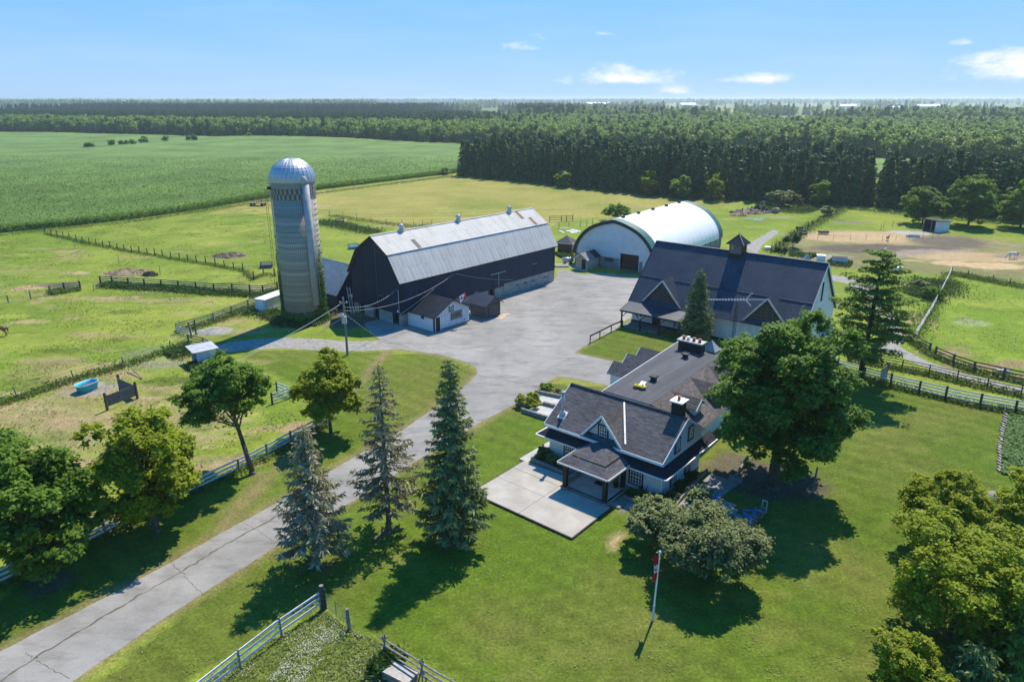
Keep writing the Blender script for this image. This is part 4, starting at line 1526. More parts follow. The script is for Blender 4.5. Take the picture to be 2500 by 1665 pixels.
# ================================================================== fabric arch building
DW, DL, DH = 17.0, 32.0, 9.0
dome = thing('fabric_arch_barn', 'white fabric arch building with dark green end bands', 'barn', (12.041, 135.457, 0), -.643)
aprof = [(-.1, 1.9), (-.12, 2.7), (.25, 3.9), (1.05, 5.2), (2.2, 6.45), (3.7, 7.5), (5.6, 8.3), (7.3, 8.8), (8.5, 9.0)]
full = aprof + [(DW - a, b) for a, b in reversed(aprof[:-1])]


def smoothprof(pr, k=4):
    l = smooth_line([V(a, b, 0) for a, b in pr], k)
    return [(p.x, p.y) for p in l]


fullS = smoothprof(full, 3)


def arch_strip(t0, t1, mat, name, nt_=1, sag=0.0, grow=0.):
    v, f = [], []
    n = len(fullS)
    for j in range(nt_ + 1):
        tt = t0 + (t1 - t0) * j / nt_
        for i, (a, b) in enumerate(fullS):
            k = 0
            if sag:
                ph = (tt - t0) / 2.0 % 1.0
                k = -sag * math.sin(math.pi * ph) * max(0, 1 - (b - 1.9) / 3.5)
            ca_, cb_ = a - DW / 2, b - 1.5
            s_ = 1 + (grow + k) / max(1.0, math.hypot(ca_, cb_))
            v.append((DW / 2 + ca_ * s_, tt, 1.5 + cb_ * s_ if b > 2.0 else b))
        if j:
            for i in range(n - 1):
                q = j * n + i
                f.append((q - n, q - n + 1, q + 1, q))
    return MB().add(v, f).build(name, mat, dome, True)


m_fabric = m_plain('white_fabric', (.80, .81, .81), (.87, .87, .86), .25, .55, 0, .05, 3, 'Object', .35)
m_fabric_g = m_plain('green_fabric', (.035, .115, .105), (.055, .145, .13), .4, .45, 0, .05, 3, 'Object', .45)
m_fabric_dg = m_plain('dark_green_trim', (.010, .030, .032), (.016, .040, .042), 1, .5)
arch_strip(1.9, DL - 1.7, m_fabric, 'fabric_cover', 56, .12)
arch_strip(-.25, 1.95, m_fabric_g, 'front_band', 2, 0, .02)
arch_strip(DL - 1.75, DL + .2, m_fabric_g, 'rear_band', 2, 0, .02)
# front end wall with trim
cx_ = DW / 2
inner = []
for (a, b) in fullS:
    ca_, cb_ = a - cx_, b - 1.0
    L_ = math.hypot(ca_, cb_)
    inner.append((cx_ + ca_ * (1 - .62 / L_), 1.0 + cb_ * (1 - .62 / L_)))
v, f = [], []
n = len(fullS)
for i in range(n):
    v += [(fullS[i][0], -.26, fullS[i][1]), (inner[i][0], -.26, inner[i][1]), (inner[i][0], -.1, inner[i][1])]
    if i:
        q = i * 3
        f += [(q - 3, q, q + 1, q - 2), (q - 2, q + 1, q + 2, q - 1)]
MB().add(v, f).build('arch_trim', m_fabric_dg, dome)
end = [(p[0], 0, p[1]) for p in inner if p[1] > 1.95]
end = [(end[0][0], 0, 1.95)] + end + [(end[-1][0], 0, 1.95)]
# white wall, with door bay cut out (three polygons)
dl, dr_, dt = 9.95, 13.85, 4.0


def clip_x(poly, x0, x1):
    res = poly
    for (lim, keep) in ((x0, 1), (x1, -1)):
        out = []
        for i in range(len(res)):
            a, b = V(*res[i]), V(*res[(i + 1) % len(res)])
            ia, ib = (a.x - lim) * keep >= 0, (b.x - lim) * keep >= 0
            if ia:
                out.append(tuple(a))
            if ia != ib:
                out.append(tuple(a.lerp(b, (lim - a.x) / (b.x - a.x))))
        res = out
    return res


m_wallw = m_plain('stained_white_wall', (.58, .60, .62), (.70, .71, .72), .5, .7, 0, .05, 6)
MB().prism(clip_x(end, -1, dl), (0, .1, 0)).build('end_wall', m_wallw, dome)
MB().prism(clip_x(end, dr_, 20), (0, .1, 0)).build('end_wall', m_wallw, dome)
top = clip_x(end, dl, dr_)
top = [(a, b, max(c_, dt)) for a, b, c_ in top]
MB().prism(top, (0, .1, 0)).build('end_wall', m_wallw, dome)
for (a, b) in ((.15, 6.7), (6.7, dl), (dr_, DW - .1)):
    MB().box(a, b, .02, .35, -.05, 1.949).build('block_wall', m_cblock, dome)
MB().box(dl, dr_, -.02, .06, 3.0, dt).build('rolled_door', m_lines('white_door_panel', (.62, .64, .65), (.72, .73, .74), .5, 1, .4, .05, .5), dome)
MB().box(dl + .05, dr_ - .05, .9, 1.0, 0, 3.0).build('inner_partition', m_plain('reddish_timber', (.075, .032, .024), (.12, .055, .04), 1.5, .85), dome)
for a in (dl - .1, dr_):
    MB().box(a, a + .1, -.05, .3, 0, dt + .05).build('door_jamb', m_white, dome)
window(dome, (7.65, .02, 1.5), X, -Y, 1.9, .75, 1, 1, m_black, m_grey_wood, .08)
MB().box(dr_ + .75, dr_ + 1.75, -.05, .02, 0, 1.9).build('side_door', m_white, dome)
for a in (dr_ + .7, dr_ + 1.75):
    MB().box(a, a + .06, -.07, .02, 0, 1.98).build('side_door_frame', m_black, dome)
# long side base walls and posts, rear wall
for a in (0.0, DW - .2):
    MB().box(a, a + .2, .3, DL, -.05, 1.88).build('side_wall', m_cblock, dome)
for k in range(12):
    MB().box(DW - .02, DW + .12, 1.5 + k * 2.7, 1.68 + k * 2.7, 0, 1.95).build('side_post', m_grey_wood, dome)
MB().prism([(a, DL, b) for a, b in fullS], (0, .08, 0)).build('rear_wall', m_wallw, dome)
MB().box(.1, DW - .1, DL - .2, DL, -.05, 1.9).build('rear_base', m_cblock, dome)
for k, tt in enumerate((3.2, 9.4, 15.6, 21.8, 28.0)):
    MB().box(cx_ - .28, cx_ + .28, tt - .25, tt + .25, 8.9, 9.38).build('ridge_vent', m_black, dome)

# little beige shed in front of it
bs = thing('beige_shed', 'small beige shed with two-tone shingle roof by the arch building', 'shed', (12.041, 135.457, 0), -.643)
m_beige = m_lines('beige_siding', (.40, .36, .30), (.46, .42, .36), .2, 1, .4, .08, .7)
q0, q1, r0, r1 = 3.25, 5.75, -4.65, -.35
qm = (q0 + q1) / 2
MB().prism([(q0, r0, 0), (q1, r0, 0), (q1, r0, 2.15), (qm, r0, 3.0), (q0, r0, 2.15)], (0, .1, 0)).build('front_wall', m_beige, bs)
for a in (q0, q1 - .1):
    MB().box(a, a + .1, r0 + .1, r1, 0, 2.2).build('side_wall', m_beige, bs)
MB().prism([(q0, r1 - .1, 0), (q1, r1 - .1, 0), (q1, r1 - .1, 2.15), (qm, r1 - .1, 3.0), (q0, r1 - .1, 2.15)], (0, .1, 0)).build('rear_wall', m_beige, bs)
m_sh_pink = m_shingle('faded_shingle', (.22, .19, .18), (.29, .26, .25))
for e in (q0 - .35, q1 + .35):
    for ya, yb, mt in ((r0 - .35, -2.3, m_sh_pink), (-2.3, r1 + .2, m_shingles_dark)):
        MB().slab([(e, ya, 1.98), (qm, ya, 3.15), (qm, yb, 3.15), (e, yb, 1.98)], .06).build('roof_slope', mt, bs)
    MB().bar((e, r0 - .37, 1.93), (qm, r0 - .37, 3.1), .05, .16).build('barge_board', m_white, bs)
panel(bs, 'door', (q0 + 1.75, r0 - .002, 1.0), X, -Y, .85, 1.95, .04, m_black)
MB().box(q0 - .2, q1 + .2, r0 - .9, r0 - .05, -.02, .12).build('step', m_concrete, bs)
for a, b in ((r0, r0 + 1.9), (r0 + 1.9, r0 + 3.9)):
    MB().bar((q1 + .3, a, .55), (q1 + .3, b, .55), .05).build('rack_rail', m_black_metal, bs)
for a in (r0 + .1, r0 + 1.9, r0 + 3.8):
    MB().bar((q1 + .3, a, 0), (q1 + .3, a, .55), .05).build('rack_post', m_black_metal, bs)

# brown hexagonal-looking shed with hip roof between barn and arch building
br_ = thing('brown_shed', 'brown timber shed with grey hip roof behind the gambrel barn', 'shed', (9.3, 143.4, 0), -.45)
m_brown_l = m_lines('brown_boards', (.11, .045, .025), (.16, .07, .042), .2, 0, .4, .1, .8)
MB().box(0, 2.9, 0, .1, 0, 2.4).build('front_wall', m_brown_l, br_)
MB().box(2.8, 2.9, .1, 2.8, 0, 2.4).build('side_wall', m_brown_l, br_)
MB().box(0, .1, .1, 2.8, 0, 2.4).build('side_wall', m_brown_l, br_)
MB().box(.1, 2.8, 2.7, 2.8, 0, 2.4).build('rear_wall', m_brown_l, br_)
hq = [(-.3, -.3, 2.38), (3.2, -.3, 2.38), (3.2, 3.1, 2.38), (-.3, 3.1, 2.38)]
for i in range(4):
    MB().slab([hq[i], hq[(i + 1) % 4], (1.45, 1.4, 3.7)], .06).build('roof_slope', m_shingles, br_)
    MB().bar(V(*hq[i]) - V(0, 0, .1), V(*hq[(i + 1) % 4]) - V(0, 0, .1), .05, .14).build('fascia', m_white, br_)
window(br_, (2.9, 1.3, 1.6), Y, X, .7, 1.1, 1, 2, m_white_bright, m_white, .1)
pv = thing('small_pergola', 'pale corrugated canopy on dark posts behind the gambrel barn', 'canopy', (5.5, 146.5, 0), .3)
MB().slab([(0, 0, 2.3), (3.2, 0, 2.3), (3.2, 2.4, 2.55), (0, 2.4, 2.55)], .05).build('roof', m_metal_light, pv)
for a in (.1, 3.1):
    for b in (.1, 2.3):
        MB().bar((a, b, 0), (a, b, 2.25), .12).build('post', m_dark_wood, pv)
    MB().bar((a, .1, 1.7), (a - math.copysign(.6, a - 1), .1, 2.24), .08).build('brace', m_dark_wood, pv)

# ================================================================== farmhouse
HL, HW, HE, HP, HOV, HG = 10.93, 6.63, 3.56, 6.01, .52, .225
HLOC, HRZ = V(3.319, 55.99, 0), -.693
HM = Matrix.Translation(HLOC) @ Matrix.Rotation(HRZ, 4, 'Z')
house = thing('farmhouse', 'white clapboard farmhouse with grey shingle gables and black-posted portico', 'house', HLOC, HRZ)
hs_ = (HP - HE) / (HW / 2 + HOV)


def hz_(t_):
    return HE + (t_ + HOV) * hs_


m_found = m_plain('house_foundation', (.20, .19, .18), (.29, .28, .26), 2, .95, 0, .3, 10)
MB().box(-.04, HL + .04, -.04, HW + .04, -.05, .24).build('foundation', m_found, house)
MB().box(0, HL, 0, .15, .241, HE + .25).build('front_wall', m_white_clap, house)
MB().box(0, HL, HW - .15, HW, .241, HE + .25).build('rear_wall', m_white_clap, house)
for s0 in (0, HL - .15):
    MB().prism([(s0, .15, .241), (s0, HW - .15, .241), (s0, HW - .15, HE + .3), (s0, HW / 2, HP - .15), (s0, .15, HE + .3)], (.15, 0, 0)).build('gable_wall', m_white_clap, house)
for s0, t0 in ((-.02, -.02), (HL - .09, -.02), (HL - .09, HW - .09)):
    MB().box(s0, s0 + .11, t0, t0 + .11, .24, 2.6).build('corner_board', m_white_bright, house)
# main roof
for sd_ in (0, 1):
    e = -HOV if sd_ == 0 else HW + HOV
    MB().slab([(-HG, e, HE), (HL + HG, e, HE), (HL + HG, HW / 2, HP), (-HG, HW / 2, HP)], .12).build('roof_slope', m_shingles, house)
    for s0 in (-HG - .02, HL + HG + .02):
        MB().bar((s0, e, HE - .09), (s0, HW / 2, HP - .09), .05, .2).build('barge_board', m_white_bright, house)
MB().box(-HG, HL + HG, -HOV - .06, -HOV - .01, HE - .26, HE - .03).build('fascia', m_white_bright, house)
MB().bar((-HG, HW / 2, HP + .02), (HL + HG, HW / 2, HP + .02), .28, .04).build('ridge_cap', m_shingles_dark, house)
# front wall dormer
DC, DHW, DZB, DZP, DT = 5.42, 2.15, 3.33, 5.85, -.42
back = (DZP - HE) / hs_ - HOV
bb = max((DZB - HE) / hs_ - HOV, -HOV)
MB().prism([(DC - 1.85, -.03, 3.1), (DC + 1.85, -.03, 3.1), (DC + 1.85, -.03, 3.35), (DC, -.03, 5.5), (DC - 1.85, -.03, 3.35)], (0, .12, 0)).build('dormer_wall', m_white_clap, house)
for sg in (-1, 1):
    MB().slab([(DC + sg * DHW, DT, DZB), (DC, DT, DZP), (DC, back, DZP + .02), (DC + sg * DHW, bb + .02, DZB)], .1).build('dormer_roof', m_shingles_brown if sg > 0 else m_shingles, house)
    MB().bar((DC + sg * DHW, DT - .03, DZB - .07), (DC, DT - .03, DZP - .07), .05, .2).build('dormer_barge', m_white_bright, house)
MB().bar((DC + DHW - .02, -.1, hz_(-.1) + .06), (DC + .02, back - .05, DZP + .03), .14, .03).build('valley_flashing', m_metal_light, house)
window(house, (DC, -.03, 4.2), X, -Y, 1.0, 1.4, 3, 4)
# windows
window(house, (8.65, 0, 1.32), X, -Y, 1.3, 1.5, 4, 4)
window(house, (2.1, 0, 1.32), X, -Y, 1.15, 1.45, 4, 4)
window(house, (HL, 2.2, 4.0), Y, X, .95, 1.25, 2, 4)
window(house, (HL, 4.45, 4.25), Y, X, .95, 1.3, 2, 4)
window(house, (HL, 1.9, 1.25), Y, X, 1.0, 1.4, 2, 4)
window(house, (HL, 4.35, 1.35), Y, X, 1.0, 1.4, 2, 4)
panel(house, 'front_door', (5.3, -.002, 1.25), X, -Y, 1.0, 2.0, .05, m_black)
MB().path([(9.75, -.05, .95), (9.75, -.12, .8), (9.7, -.1, .35)], .025, 5).build('hose_tap', m_black_metal, house)
MB().path([(10.7, -.06, 2.3), (10.7, -.06, .3), (10.7, -.3, .15)], .04, 6).build('downspout', m_white_bright, house)
# skirt roof round the front and right side
so, zi, zo = .72, 2.95, 2.36
MB().slab([(-.95, -so, zo), (HL + .68, -so, zo), (HL - .02, 0, zi), (0, 0, zi)], .09).build('skirt_roof', m_shingles_dark, house)
MB().slab([(HL + .68, -so, zo), (HL + .68, 8.4, zo), (HL - .02, 8.4, zi), (HL - .02, 0, zi)], .09).build('skirt_roof', m_shingles_dark, house)
MB().slab([(-.95, -so, zo), (0, 0, zi), (0, HW, zi), (-.95, HW, zo)], .09).build('skirt_roof', m_shingles_dark, house)
MB().bar((-.95, -so - .05, zo - .03), (3.4, -so - .05, zo - .03), .09, .09).build('gutter', m_white_bright, house)
MB().bar((8.5, -so - .05, zo - .03), (HL + .68, -so - .05, zo - .03), .09, .09).build('gutter', m_white_bright, house)
MB().bar((HL + .73, -so, zo - .03), (HL + .73, 8.4, zo - .03), .09, .09).build('gutter', m_white_bright, house)
MB().bar((-1.0, -so, zo - .03), (-1.0, HW, zo - .03), .09, .09).build('gutter', m_white_bright, house)
MB().box(-.85, HL + .6, -so + .05, -.01, zo - .16, zo - .1).build('soffit', m_white, house)
lights = MB()
for k in range(36):
    t_ = -so + k * .25
    lights.box(HL + .78, HL + .82, t_, t_ + .06, zo - .12, zo + .04)
lights.build('string_lights', m_plain('warm_bulb_glass', (.70, .62, .48), None, 1, .3), house)
# portico
pe0, pe1, pf, pze = 3.6, 8.35, -3.85, 2.55
e4 = [(pe0, pf, pze), (pe1, pf, pze), (pe1, -.66, pze), (pe0, -.66, pze)]
i4 = [(pe0 + .75, pf + .85, 2.98), (pe1 - .75, pf + .85, 2.98), (pe1 - .75, -.4, 2.98), (pe0 + .75, -.4, 2.98)]
for a, b in ((0, 1), (1, 2), (3, 0)):
    MB().slab([e4[a], e4[b], i4[b], i4[a]], .07).build('portico_roof', m_shingles, house)
j4 = [(pe0 + .8, pf + .9, 3.06), (pe1 - .8, pf + .9, 3.06), (pe1 - .8, -.1, 3.06), (pe0 + .8, -.1, 3.06)]
rA, rB = (pe0 + 1.75, -1.55, 3.62), (pe1 - 1.75, -1.55, 3.62)
rC, rD = (pe0 + 1.75, -.05, 3.55), (pe1 - 1.75, -.05, 3.55)
for pts in ([j4[0], j4[1], rB, rA], [j4[1], j4[2], rD, rB], [j4[3], j4[0], rA, rC], [rA, rB, rD, rC]):
    MB().slab(pts, .08).build('portico_roof', m_shingles, house)
for a, b in ((0, 1), (1, 2), (3, 0)):
    MB().bar(V(*e4[a]) - V(0, 0, .06), V(*e4[b]) - V(0, 0, .06), .09, .1).build('gutter', m_white_bright, house)
lights = MB()
for k in range(20):
    f_ = (k + .5) / 20
    p = V(*e4[0]).lerp(V(*e4[1]), f_)
    lights.box(p.x - .03, p.x + .03, pf - .1, pf - .06, pze - .16, pze - .06)
    p = V(*e4[1]).lerp(V(*e4[2]), f_)
    lights.box(pe1 + .06, pe1 + .1, p.y - .03, p.y + .03, pze - .16, pze - .06)
lights.build('string_lights', MATS['warm_bulb_glass'], house)
MB().box(pe0 + .15, pe1 - .15, pf + .15, -.1, pze - .22, pze - .1).build('portico_ceiling', m_white, house)
for s, t_ in ((4.2, -3.5), (7.95, -3.5), (7.8, -.6), (4.3, -.35)):
    MB().box(s - .16, s + .16, t_ - .16, t_ + .16, .35, pze - .2).build('portico_post', m_black, house)
    MB().box(s - .27, s + .27, t_ - .27, t_ + .27, -.02, .349).build('post_base', m_concrete_dark, house)
MB().box(4.0, 8.1, -3.3, -.05, -.02, .26).build('portico_deck', m_concrete, house)
for (a, b, c_, d) in ((4.5, 7.65, -3.38, -3.3), (7.95, 8.1, -3.2, -.9)):
    MB().box(a, b, c_ - .02, d, .262, .30).build('deck_edge', m_black, house)
MB().box(3.7, 4.0, -3.2, -.1, -.02, .62).build('portico_wall', m_concrete_dark, house)
MB().box(5.6, 6.5, -1.5, -.9, .262, .285).build('door_mat', m_black, house)
# chimney
ch = MB().box(9.65, 10.5, 3.25, 4.15, 5.2, 7.05).build('chimney', m_black, house)
MB().box(9.5, 10.65, 3.1, 4.3, 7.051, 7.16).build('chimney_cap', m_white_bright, ch)
MB().lathe([(.13, 7.161), (.11, 7.45), (.15, 7.5)], 12, (10.05, 3.7)).build('chimney_pot', m_clay, ch)
MB().box(9.55, 10.6, 3.15, 4.25, 5.3, 5.42).build('flashing', m_roof_annex, ch)
# flue pipe
fx, ft = .9, .55
fl_ = MB().tube((fx, ft, 4.2), (fx, ft, 6.3), .13, .13, 12).build('flue_pipe', m_metal_light, house, True)
MB().lathe([(.30, 4.25), (.24, 4.5), (.14, 4.72)], 14, (fx, ft)).build('flue_boot', m_metal_light, fl_, True)
MB().lathe([(.2, 6.3), (.2, 6.42), (.03, 6.55)], 12, (fx, ft)).build('flue_cap', m_metal_light, fl_)
MB().slab([(fx - .35, ft - .35, hz_(ft - .35) + .02), (fx + .35, ft - .35, hz_(ft - .35) + .02), (fx + .35, ft + .35, hz_(ft + .35) + .02), (fx - .35, ft + .35, hz_(ft + .35) + .02)], .015).build('flue_flashing', m_white, fl_)
MB().tube((3.95, .2, hz_(.2)), (3.95, .2, hz_(.2) + .35), .05, .05, 8).build('vent_pipe', m_black, house)

# ---- rear wing with low membrane roof
t = NT('membrane_roof')
uvv = t.coord('Object')
sp_ = t.n('ShaderNodeSeparateXYZ')
t.l(uvv, sp_.inputs[0])
fr = t.math('FRACT', t.math('MULTIPLY', sp_.outputs[0], 1.02))
seam = t.math('LESS_THAN', fr, .03)
wn2 = t.n('ShaderNodeTexWhiteNoise', noise_dimensions='1D')
t.l(t.math('FLOOR', t.math('MULTIPLY', sp_.outputs[0], 1.02)), wn2.inputs['W'])
f_ = t.math('ADD', t.math('MULTIPLY', t.noise(t.coord('Object', (1, .25, 1)), .8, 5, .7), .8), t.math('MULTIPLY', wn2.outputs['Value'], .2))
cc = t.ramp(f_, [(.3, (.060, .062, .070)), (.7, (.105, .108, .118))])
cc = t.mix(t.math('MULTIPLY', seam, .5), cc, (.04, .04, .045))
t.bsdf(cc, .85, 0, t.bump(t.noise(uvv, 30, 2), .15, .01), .25)
m_memb = t.mat
wz, wr = 4.55, 4.82
w = [(1.0, 6.75, wz), (5.95, 6.75, wz), (5.3, 24.0, wz), (-.2, 24.0, wz)]
hip, hipb = (3.15, 9.4, wr), (2.5, 24.0, wr)
MB().slab([w[0], w[1], hip], .1).build('wing_roof', m_memb, house)
MB().slab([w[0], hip, hipb, w[3]], .1).build('wing_roof', m_memb, house)
MB().slab([w[1], w[2], hipb, hip], .1).build('wing_roof', m_memb, house)
MB().prism([(.3, HW, 0), (5.9, HW, 0), (9.0, HW + .2, 0), (8.6, 25.5, 0), (.2, 25.5, 0)], (0, 0, 2.6)).build('wing_wall', m_white_clap, house)
MB().prism([(.9, HW - .6, 2.6), (5.8, HW - .6, 2.6), (5.2, 24, 2.6), (-.05, 24, 2.6)], (0, 0, 1.86)).build('wing_upper_wall', m_white_clap, house)
MB().bar((1.0 - .03, 6.75, wz - .08), (-.23, 24.0, wz - .08), .05, .16).build('fascia', m_white_bright, house)
# steep shingle slope down the right side with dormers
MB().slab([(5.95, 6.9, wz - .03), (9.9, 8.4, 2.42), (9.2, 24.6, 2.42), (5.3, 24.0, wz - .03)], .09).build('mansard_slope', m_shingles_brown, house)
MB().slab([(5.95, 6.9, wz - .03), (6.2, HW + .55, 3.7), (9.9, HW + 1.7, 2.42), (9.9, 8.4, 2.42)], .05).build('mansard_end', m_shingles, house)
for t_ in (10.8, 15.0, 19.2):
    MB().box(7.4, 8.6, t_ - .7, t_ + .7, 2.7, 3.9).build('dormer_wall', m_white_clap, house)
    for sg in (-1, 1):
        MB().slab([(8.85, t_ + sg * 1.0, 3.72), (8.85, t_, 4.5), (5.6, t_, 4.5), (6.4, t_ + sg * 1.0, 3.72)], .06).build('dormer_roof', m_shingles_brown, house)
        MB().bar((8.87, t_ + sg * 1.0, 3.68), (8.87, t_, 4.46), .14, .05).build('dormer_barge', m_white, house)
MB().slab([(-.3, 24.05, wz), (5.4, 24.05, wz), (5.2, 27.2, 3.2), (-.2, 27.2, 3.2)], .1).build('rear_slope', m_shingles, house)
MB().slab([(5.35, 24.05, wz), (5.2, 27.2, 3.2), (9.1, 27.2, 2.5), (9.15, 24.6, 2.5)], .08).build('rear_slope', m_shingles, house)
MB().prism([(.2, 25.5, 0), (8.6, 25.5, 0), (8.6, 27, 0), (.2, 27, 0)], (0, 0, 2.5)).build('wing_wall', m_white_clap, house)
# three gablets on the yard side
MB().box(-2.95, .2, 14.45, 22.6, 0, 2.98).build('bay_wall', m_white_clap, house)
for k, tr in enumerate((15.55, 18.4, 21.2)):
    MB().slab([(-3.35, tr - 1.25, 2.9), (.35, tr - 1.25, 2.9), (.05, tr, 3.95), (-3.35, tr, 3.95)], .08).build('bay_roof', m_shingles, house)
    MB().slab([(-3.35, tr + 1.55, 2.9), (.1, tr + 1.55, 2.9), (.05, tr, 3.95), (-3.35, tr, 3.95)], .08).build('bay_roof', m_shingles, house)
    MB().prism([(-2.96, tr - 1.1, 2.98), (-2.96, tr + 1.3, 2.98), (-2.96, tr, 3.86)], (.1, 0, 0)).build('bay_gable', m_white_clap, house)
    MB().bar((-3.37, tr - 1.25, 2.85), (-3.37, tr, 3.9), .05, .12).build('bay_barge', m_white_bright, house)
MB().box(-3.0, -2.951, 15.2, 16.0, .2, 2.2).build('bay_door', m_black, house)
# big kitchen chimney, vents, skylight hood
bc = MB().box(1.2, 3.8, 21.05, 22.05, wz - .1, 5.75).build('chimney', m_black, house)
MB().box(1.05, 3.95, 20.9, 22.2, 5.751, 5.88).build('chimney_cap', m_concrete, bc)
for k, (s, mt) in enumerate(((1.6, m_clay), (2.1, m_white), (2.75, m_clay), (3.4, m_clay))):
    MB().lathe([(.17, 5.881), (.14, 6.12), (.2, 6.2), (.2, 6.24)], 12, (s, 21.5)).build('chimney_pot', mt, bc)
for s, t_ in ((3.65, 11.4), (3.1, 19.0)):
    vb = MB().box(s - .22, s + .22, t_ - .22, t_ + .22, wz + .05, wz + .6).build('roof_vent', m_black, house)
    MB().box(s - .34, s + .34, t_ - .34, t_ + .34, wz + .601, wz + .72).build('vent_hood', m_black, vb)
hd = MB()
hd.slab([(3.3, 22.4, wz + .2), (4.8, 22.4, wz + .2), (4.05, 23.0, wz + 1.35)], .04)
hd.slab([(4.8, 22.4, wz + .2), (4.8, 23.9, wz + .2), (4.05, 23.0, wz + 1.35)], .04)
hd.slab([(3.3, 22.4, wz + .2), (3.3, 23.9, wz + .2), (4.05, 23.0, wz + 1.35)], .04)
hd.slab([(3.3, 23.9, wz + .2), (4.8, 23.9, wz + .2), (4.05, 23.0, wz + 1.35)], .04)
hd.build('skylight_hood', m_metal_dull, house)
for s, t_ in ((7.6, 9.3), (7.0, 9.0)):
    MB().box(s - .12, s + .12, t_ - .12, t_ + .12, 3.6, 4.15).build('roof_vent', m_black if s > 7.3 else m_white, house)
# roofers' bags
bag_m = m_plain('yellow_bag', (.50, .40, .03), (.60, .50, .06), 3, .6)
for k, (s, t_, lb) in enumerate(((3.30, 8.95, 'yellow bag on the flat roof, left one of the pair'), (3.85, 9.0, 'yellow bag on the flat roof, right one of the pair'))):
    o = thing('yellow_bag', lb, 'bag', HM @ V(s, t_, wr - .03), HRZ, 'bags on the flat roof')
    MB().lathe([(.05, 0), (.32, .05), (.36, .16), (.24, .27), (.06, .31)], 14).build('sack', bag_m, o, True)
    MB().lathe([(.05, .3), (.09, .38), (.03, .42)], 8).build('knot', bag_m, o, True)
o = thing('white_foam_board', 'white foam board lying behind the yellow bags on the roof', 'board', HM @ V(3.35, 9.9, wr), HRZ + .3)
MB().box(-.25, .25, -.45, .45, .0, .09).build('slab', m_white_bright, o)
MB().box(-.26, .26, -.05, .05, .0905, .1).build('tape', m_wire, o)

# ---- patio and garden works round the house
pat = thing('concrete_patio', 'pale concrete patio before the farmhouse portico', 'patio', HLOC, HRZ)
m_pat = m_plain('patio_concrete', (.325, .30, .26), (.43, .40, .35), .5, .9, 0, .15, 25)
gaps = .03
cols_ = [(-1.25, 3.6), (3.6, 8.55)]
rows_ = [(-8.75, -5.6), (-5.6, -3.55)]
for a, b in cols_:
    for c_, d in rows_:
        MB().box(a + gaps / 2, b - gaps / 2, c_ + gaps / 2, d - gaps / 2, -.02, .15).build('slab', m_pat, pat)
MB().box(-1.25, 3.65, -3.55 + gaps, -1.95, -.02, .15).build('slab', m_pat, pat)
for (a, b, c_, d) in ((-1.33, 8.63, -8.84, -8.751), (8.551, 8.64, -8.75, -3.5), (-1.34, -1.251, -8.75, -1.95)):
    MB().box(a, b, c_, d, -.02, .155).build('edge_timber', m_dark_wood, pat)
MB().box(-1.9, -.95, -1.94, 2.4, -.02, .10).build('walk_slab', m_concrete, pat)
MB().box(8.2, 9.1, -3.2, -2.3, -.02, .12).build('step_stone', m_concrete_dark, pat)
MB().box(8.3, 8.9, -2.2, -1.5, -.02, .10).build('step_stone', m_concrete_dark, pat)


def stone_wall(name, label, pts, h, w, bl, mat, z0=0.0):
    """low garden wall laid of single blocks, pts in house coordinates"""
    o = thing(name, label, 'garden wall', HLOC, HRZ)
    src = {}
    rr = random.Random(len(label))
    for (a, b) in zip(pts[:-1], pts[1:]):
        a, b = V(*a, 0), V(*b, 0)
        L_ = (b - a).length
        n = max(1, round(L_ / bl))
        d = (b - a) / n
        ang = math.atan2(d.y, d.x)
        for r_ in range(max(1, round(h / .16))):
            for k in range(n):
                key = (round(d.length, 3))
                if key not in src:
                    src[key] = MB().box(-d.length / 2 + .012, d.length / 2 - .012, -w / 2, w / 2, 0, .152).build('block', mat, o)
                    ob = src[key]
                else:
                    ob = src[key].copy()
                    link(ob, o)
                p = a + d * (k + .5 + (.0 if r_ % 2 == 0 else .0))
                ob.location = (p.x + rr.uniform(-.012, .012), p.y + rr.uniform(-.012, .012), z0 - .01 + r_ * .155)
                ob.rotation_euler = (0, 0, ang + rr.uniform(-.02, .02))
    return o


stone_wall('planter_wall', 'grey block planter wall beside the portico, full of greenery', [(-.8, 1.2), (-.8, -1.6), (2.7, -1.7), (3.6, -.6)], .46, .22, .5, m_concrete_dark)
stone_wall('terrace_wall', 'low block wall along the small terrace left of the house', [(-7.3, 8.7), (-5.4, 8.9)], .46, .25, .55, m_concrete_dark)
stone_wall('terrace_edge_wall', 'block wall holding the terrace edge towards the lawn', [(-8.0, 6.0), (-5.2, 6.1), (-3.0, 6.6)], .46, .25, .55, m_concrete_dark)
stone_wall('shrub_bed_wall', 'block wall round the green shrub by the drive', [(-9.6, 7.0), (-8.1, 7.6), (-7.3, 8.7)], .32, .22, .5, m_concrete_dark)
stone_wall('upper_bed_wall', 'block wall of the flower bed against the yard', [(-9.9, 10.6), (-7.0, 11.2), (-4.5, 11.8)], .46, .24, .55, m_concrete_dark)
ter = MB().prism([(-8.0, 6.1, -.02), (-3.0, 6.6, -.02), (-1.0, 9.0, -.02), (-4.5, 11.7, -.02), (-7.0, 11.1, -.02), (-9.8, 10.5, -.02), (-7.4, 8.8, -.02)], (0, 0, .12)).build('terrace', m_concrete)
ter.location = HLOC
ter.rotation_euler = (0, 0, HRZ)
tag(ter, kind='structure')
stone_wall('front_bed_wall', 'low stone edging of the bed under the front right window', [(8.5, -1.55), (10.2, -1.7), (11.6, -1.6)], .3, .2, .45, m_concrete_dark)
bw = thing('bed_timber', 'long weathered timber edging the bed along the house side', 'timber', HLOC, HRZ)
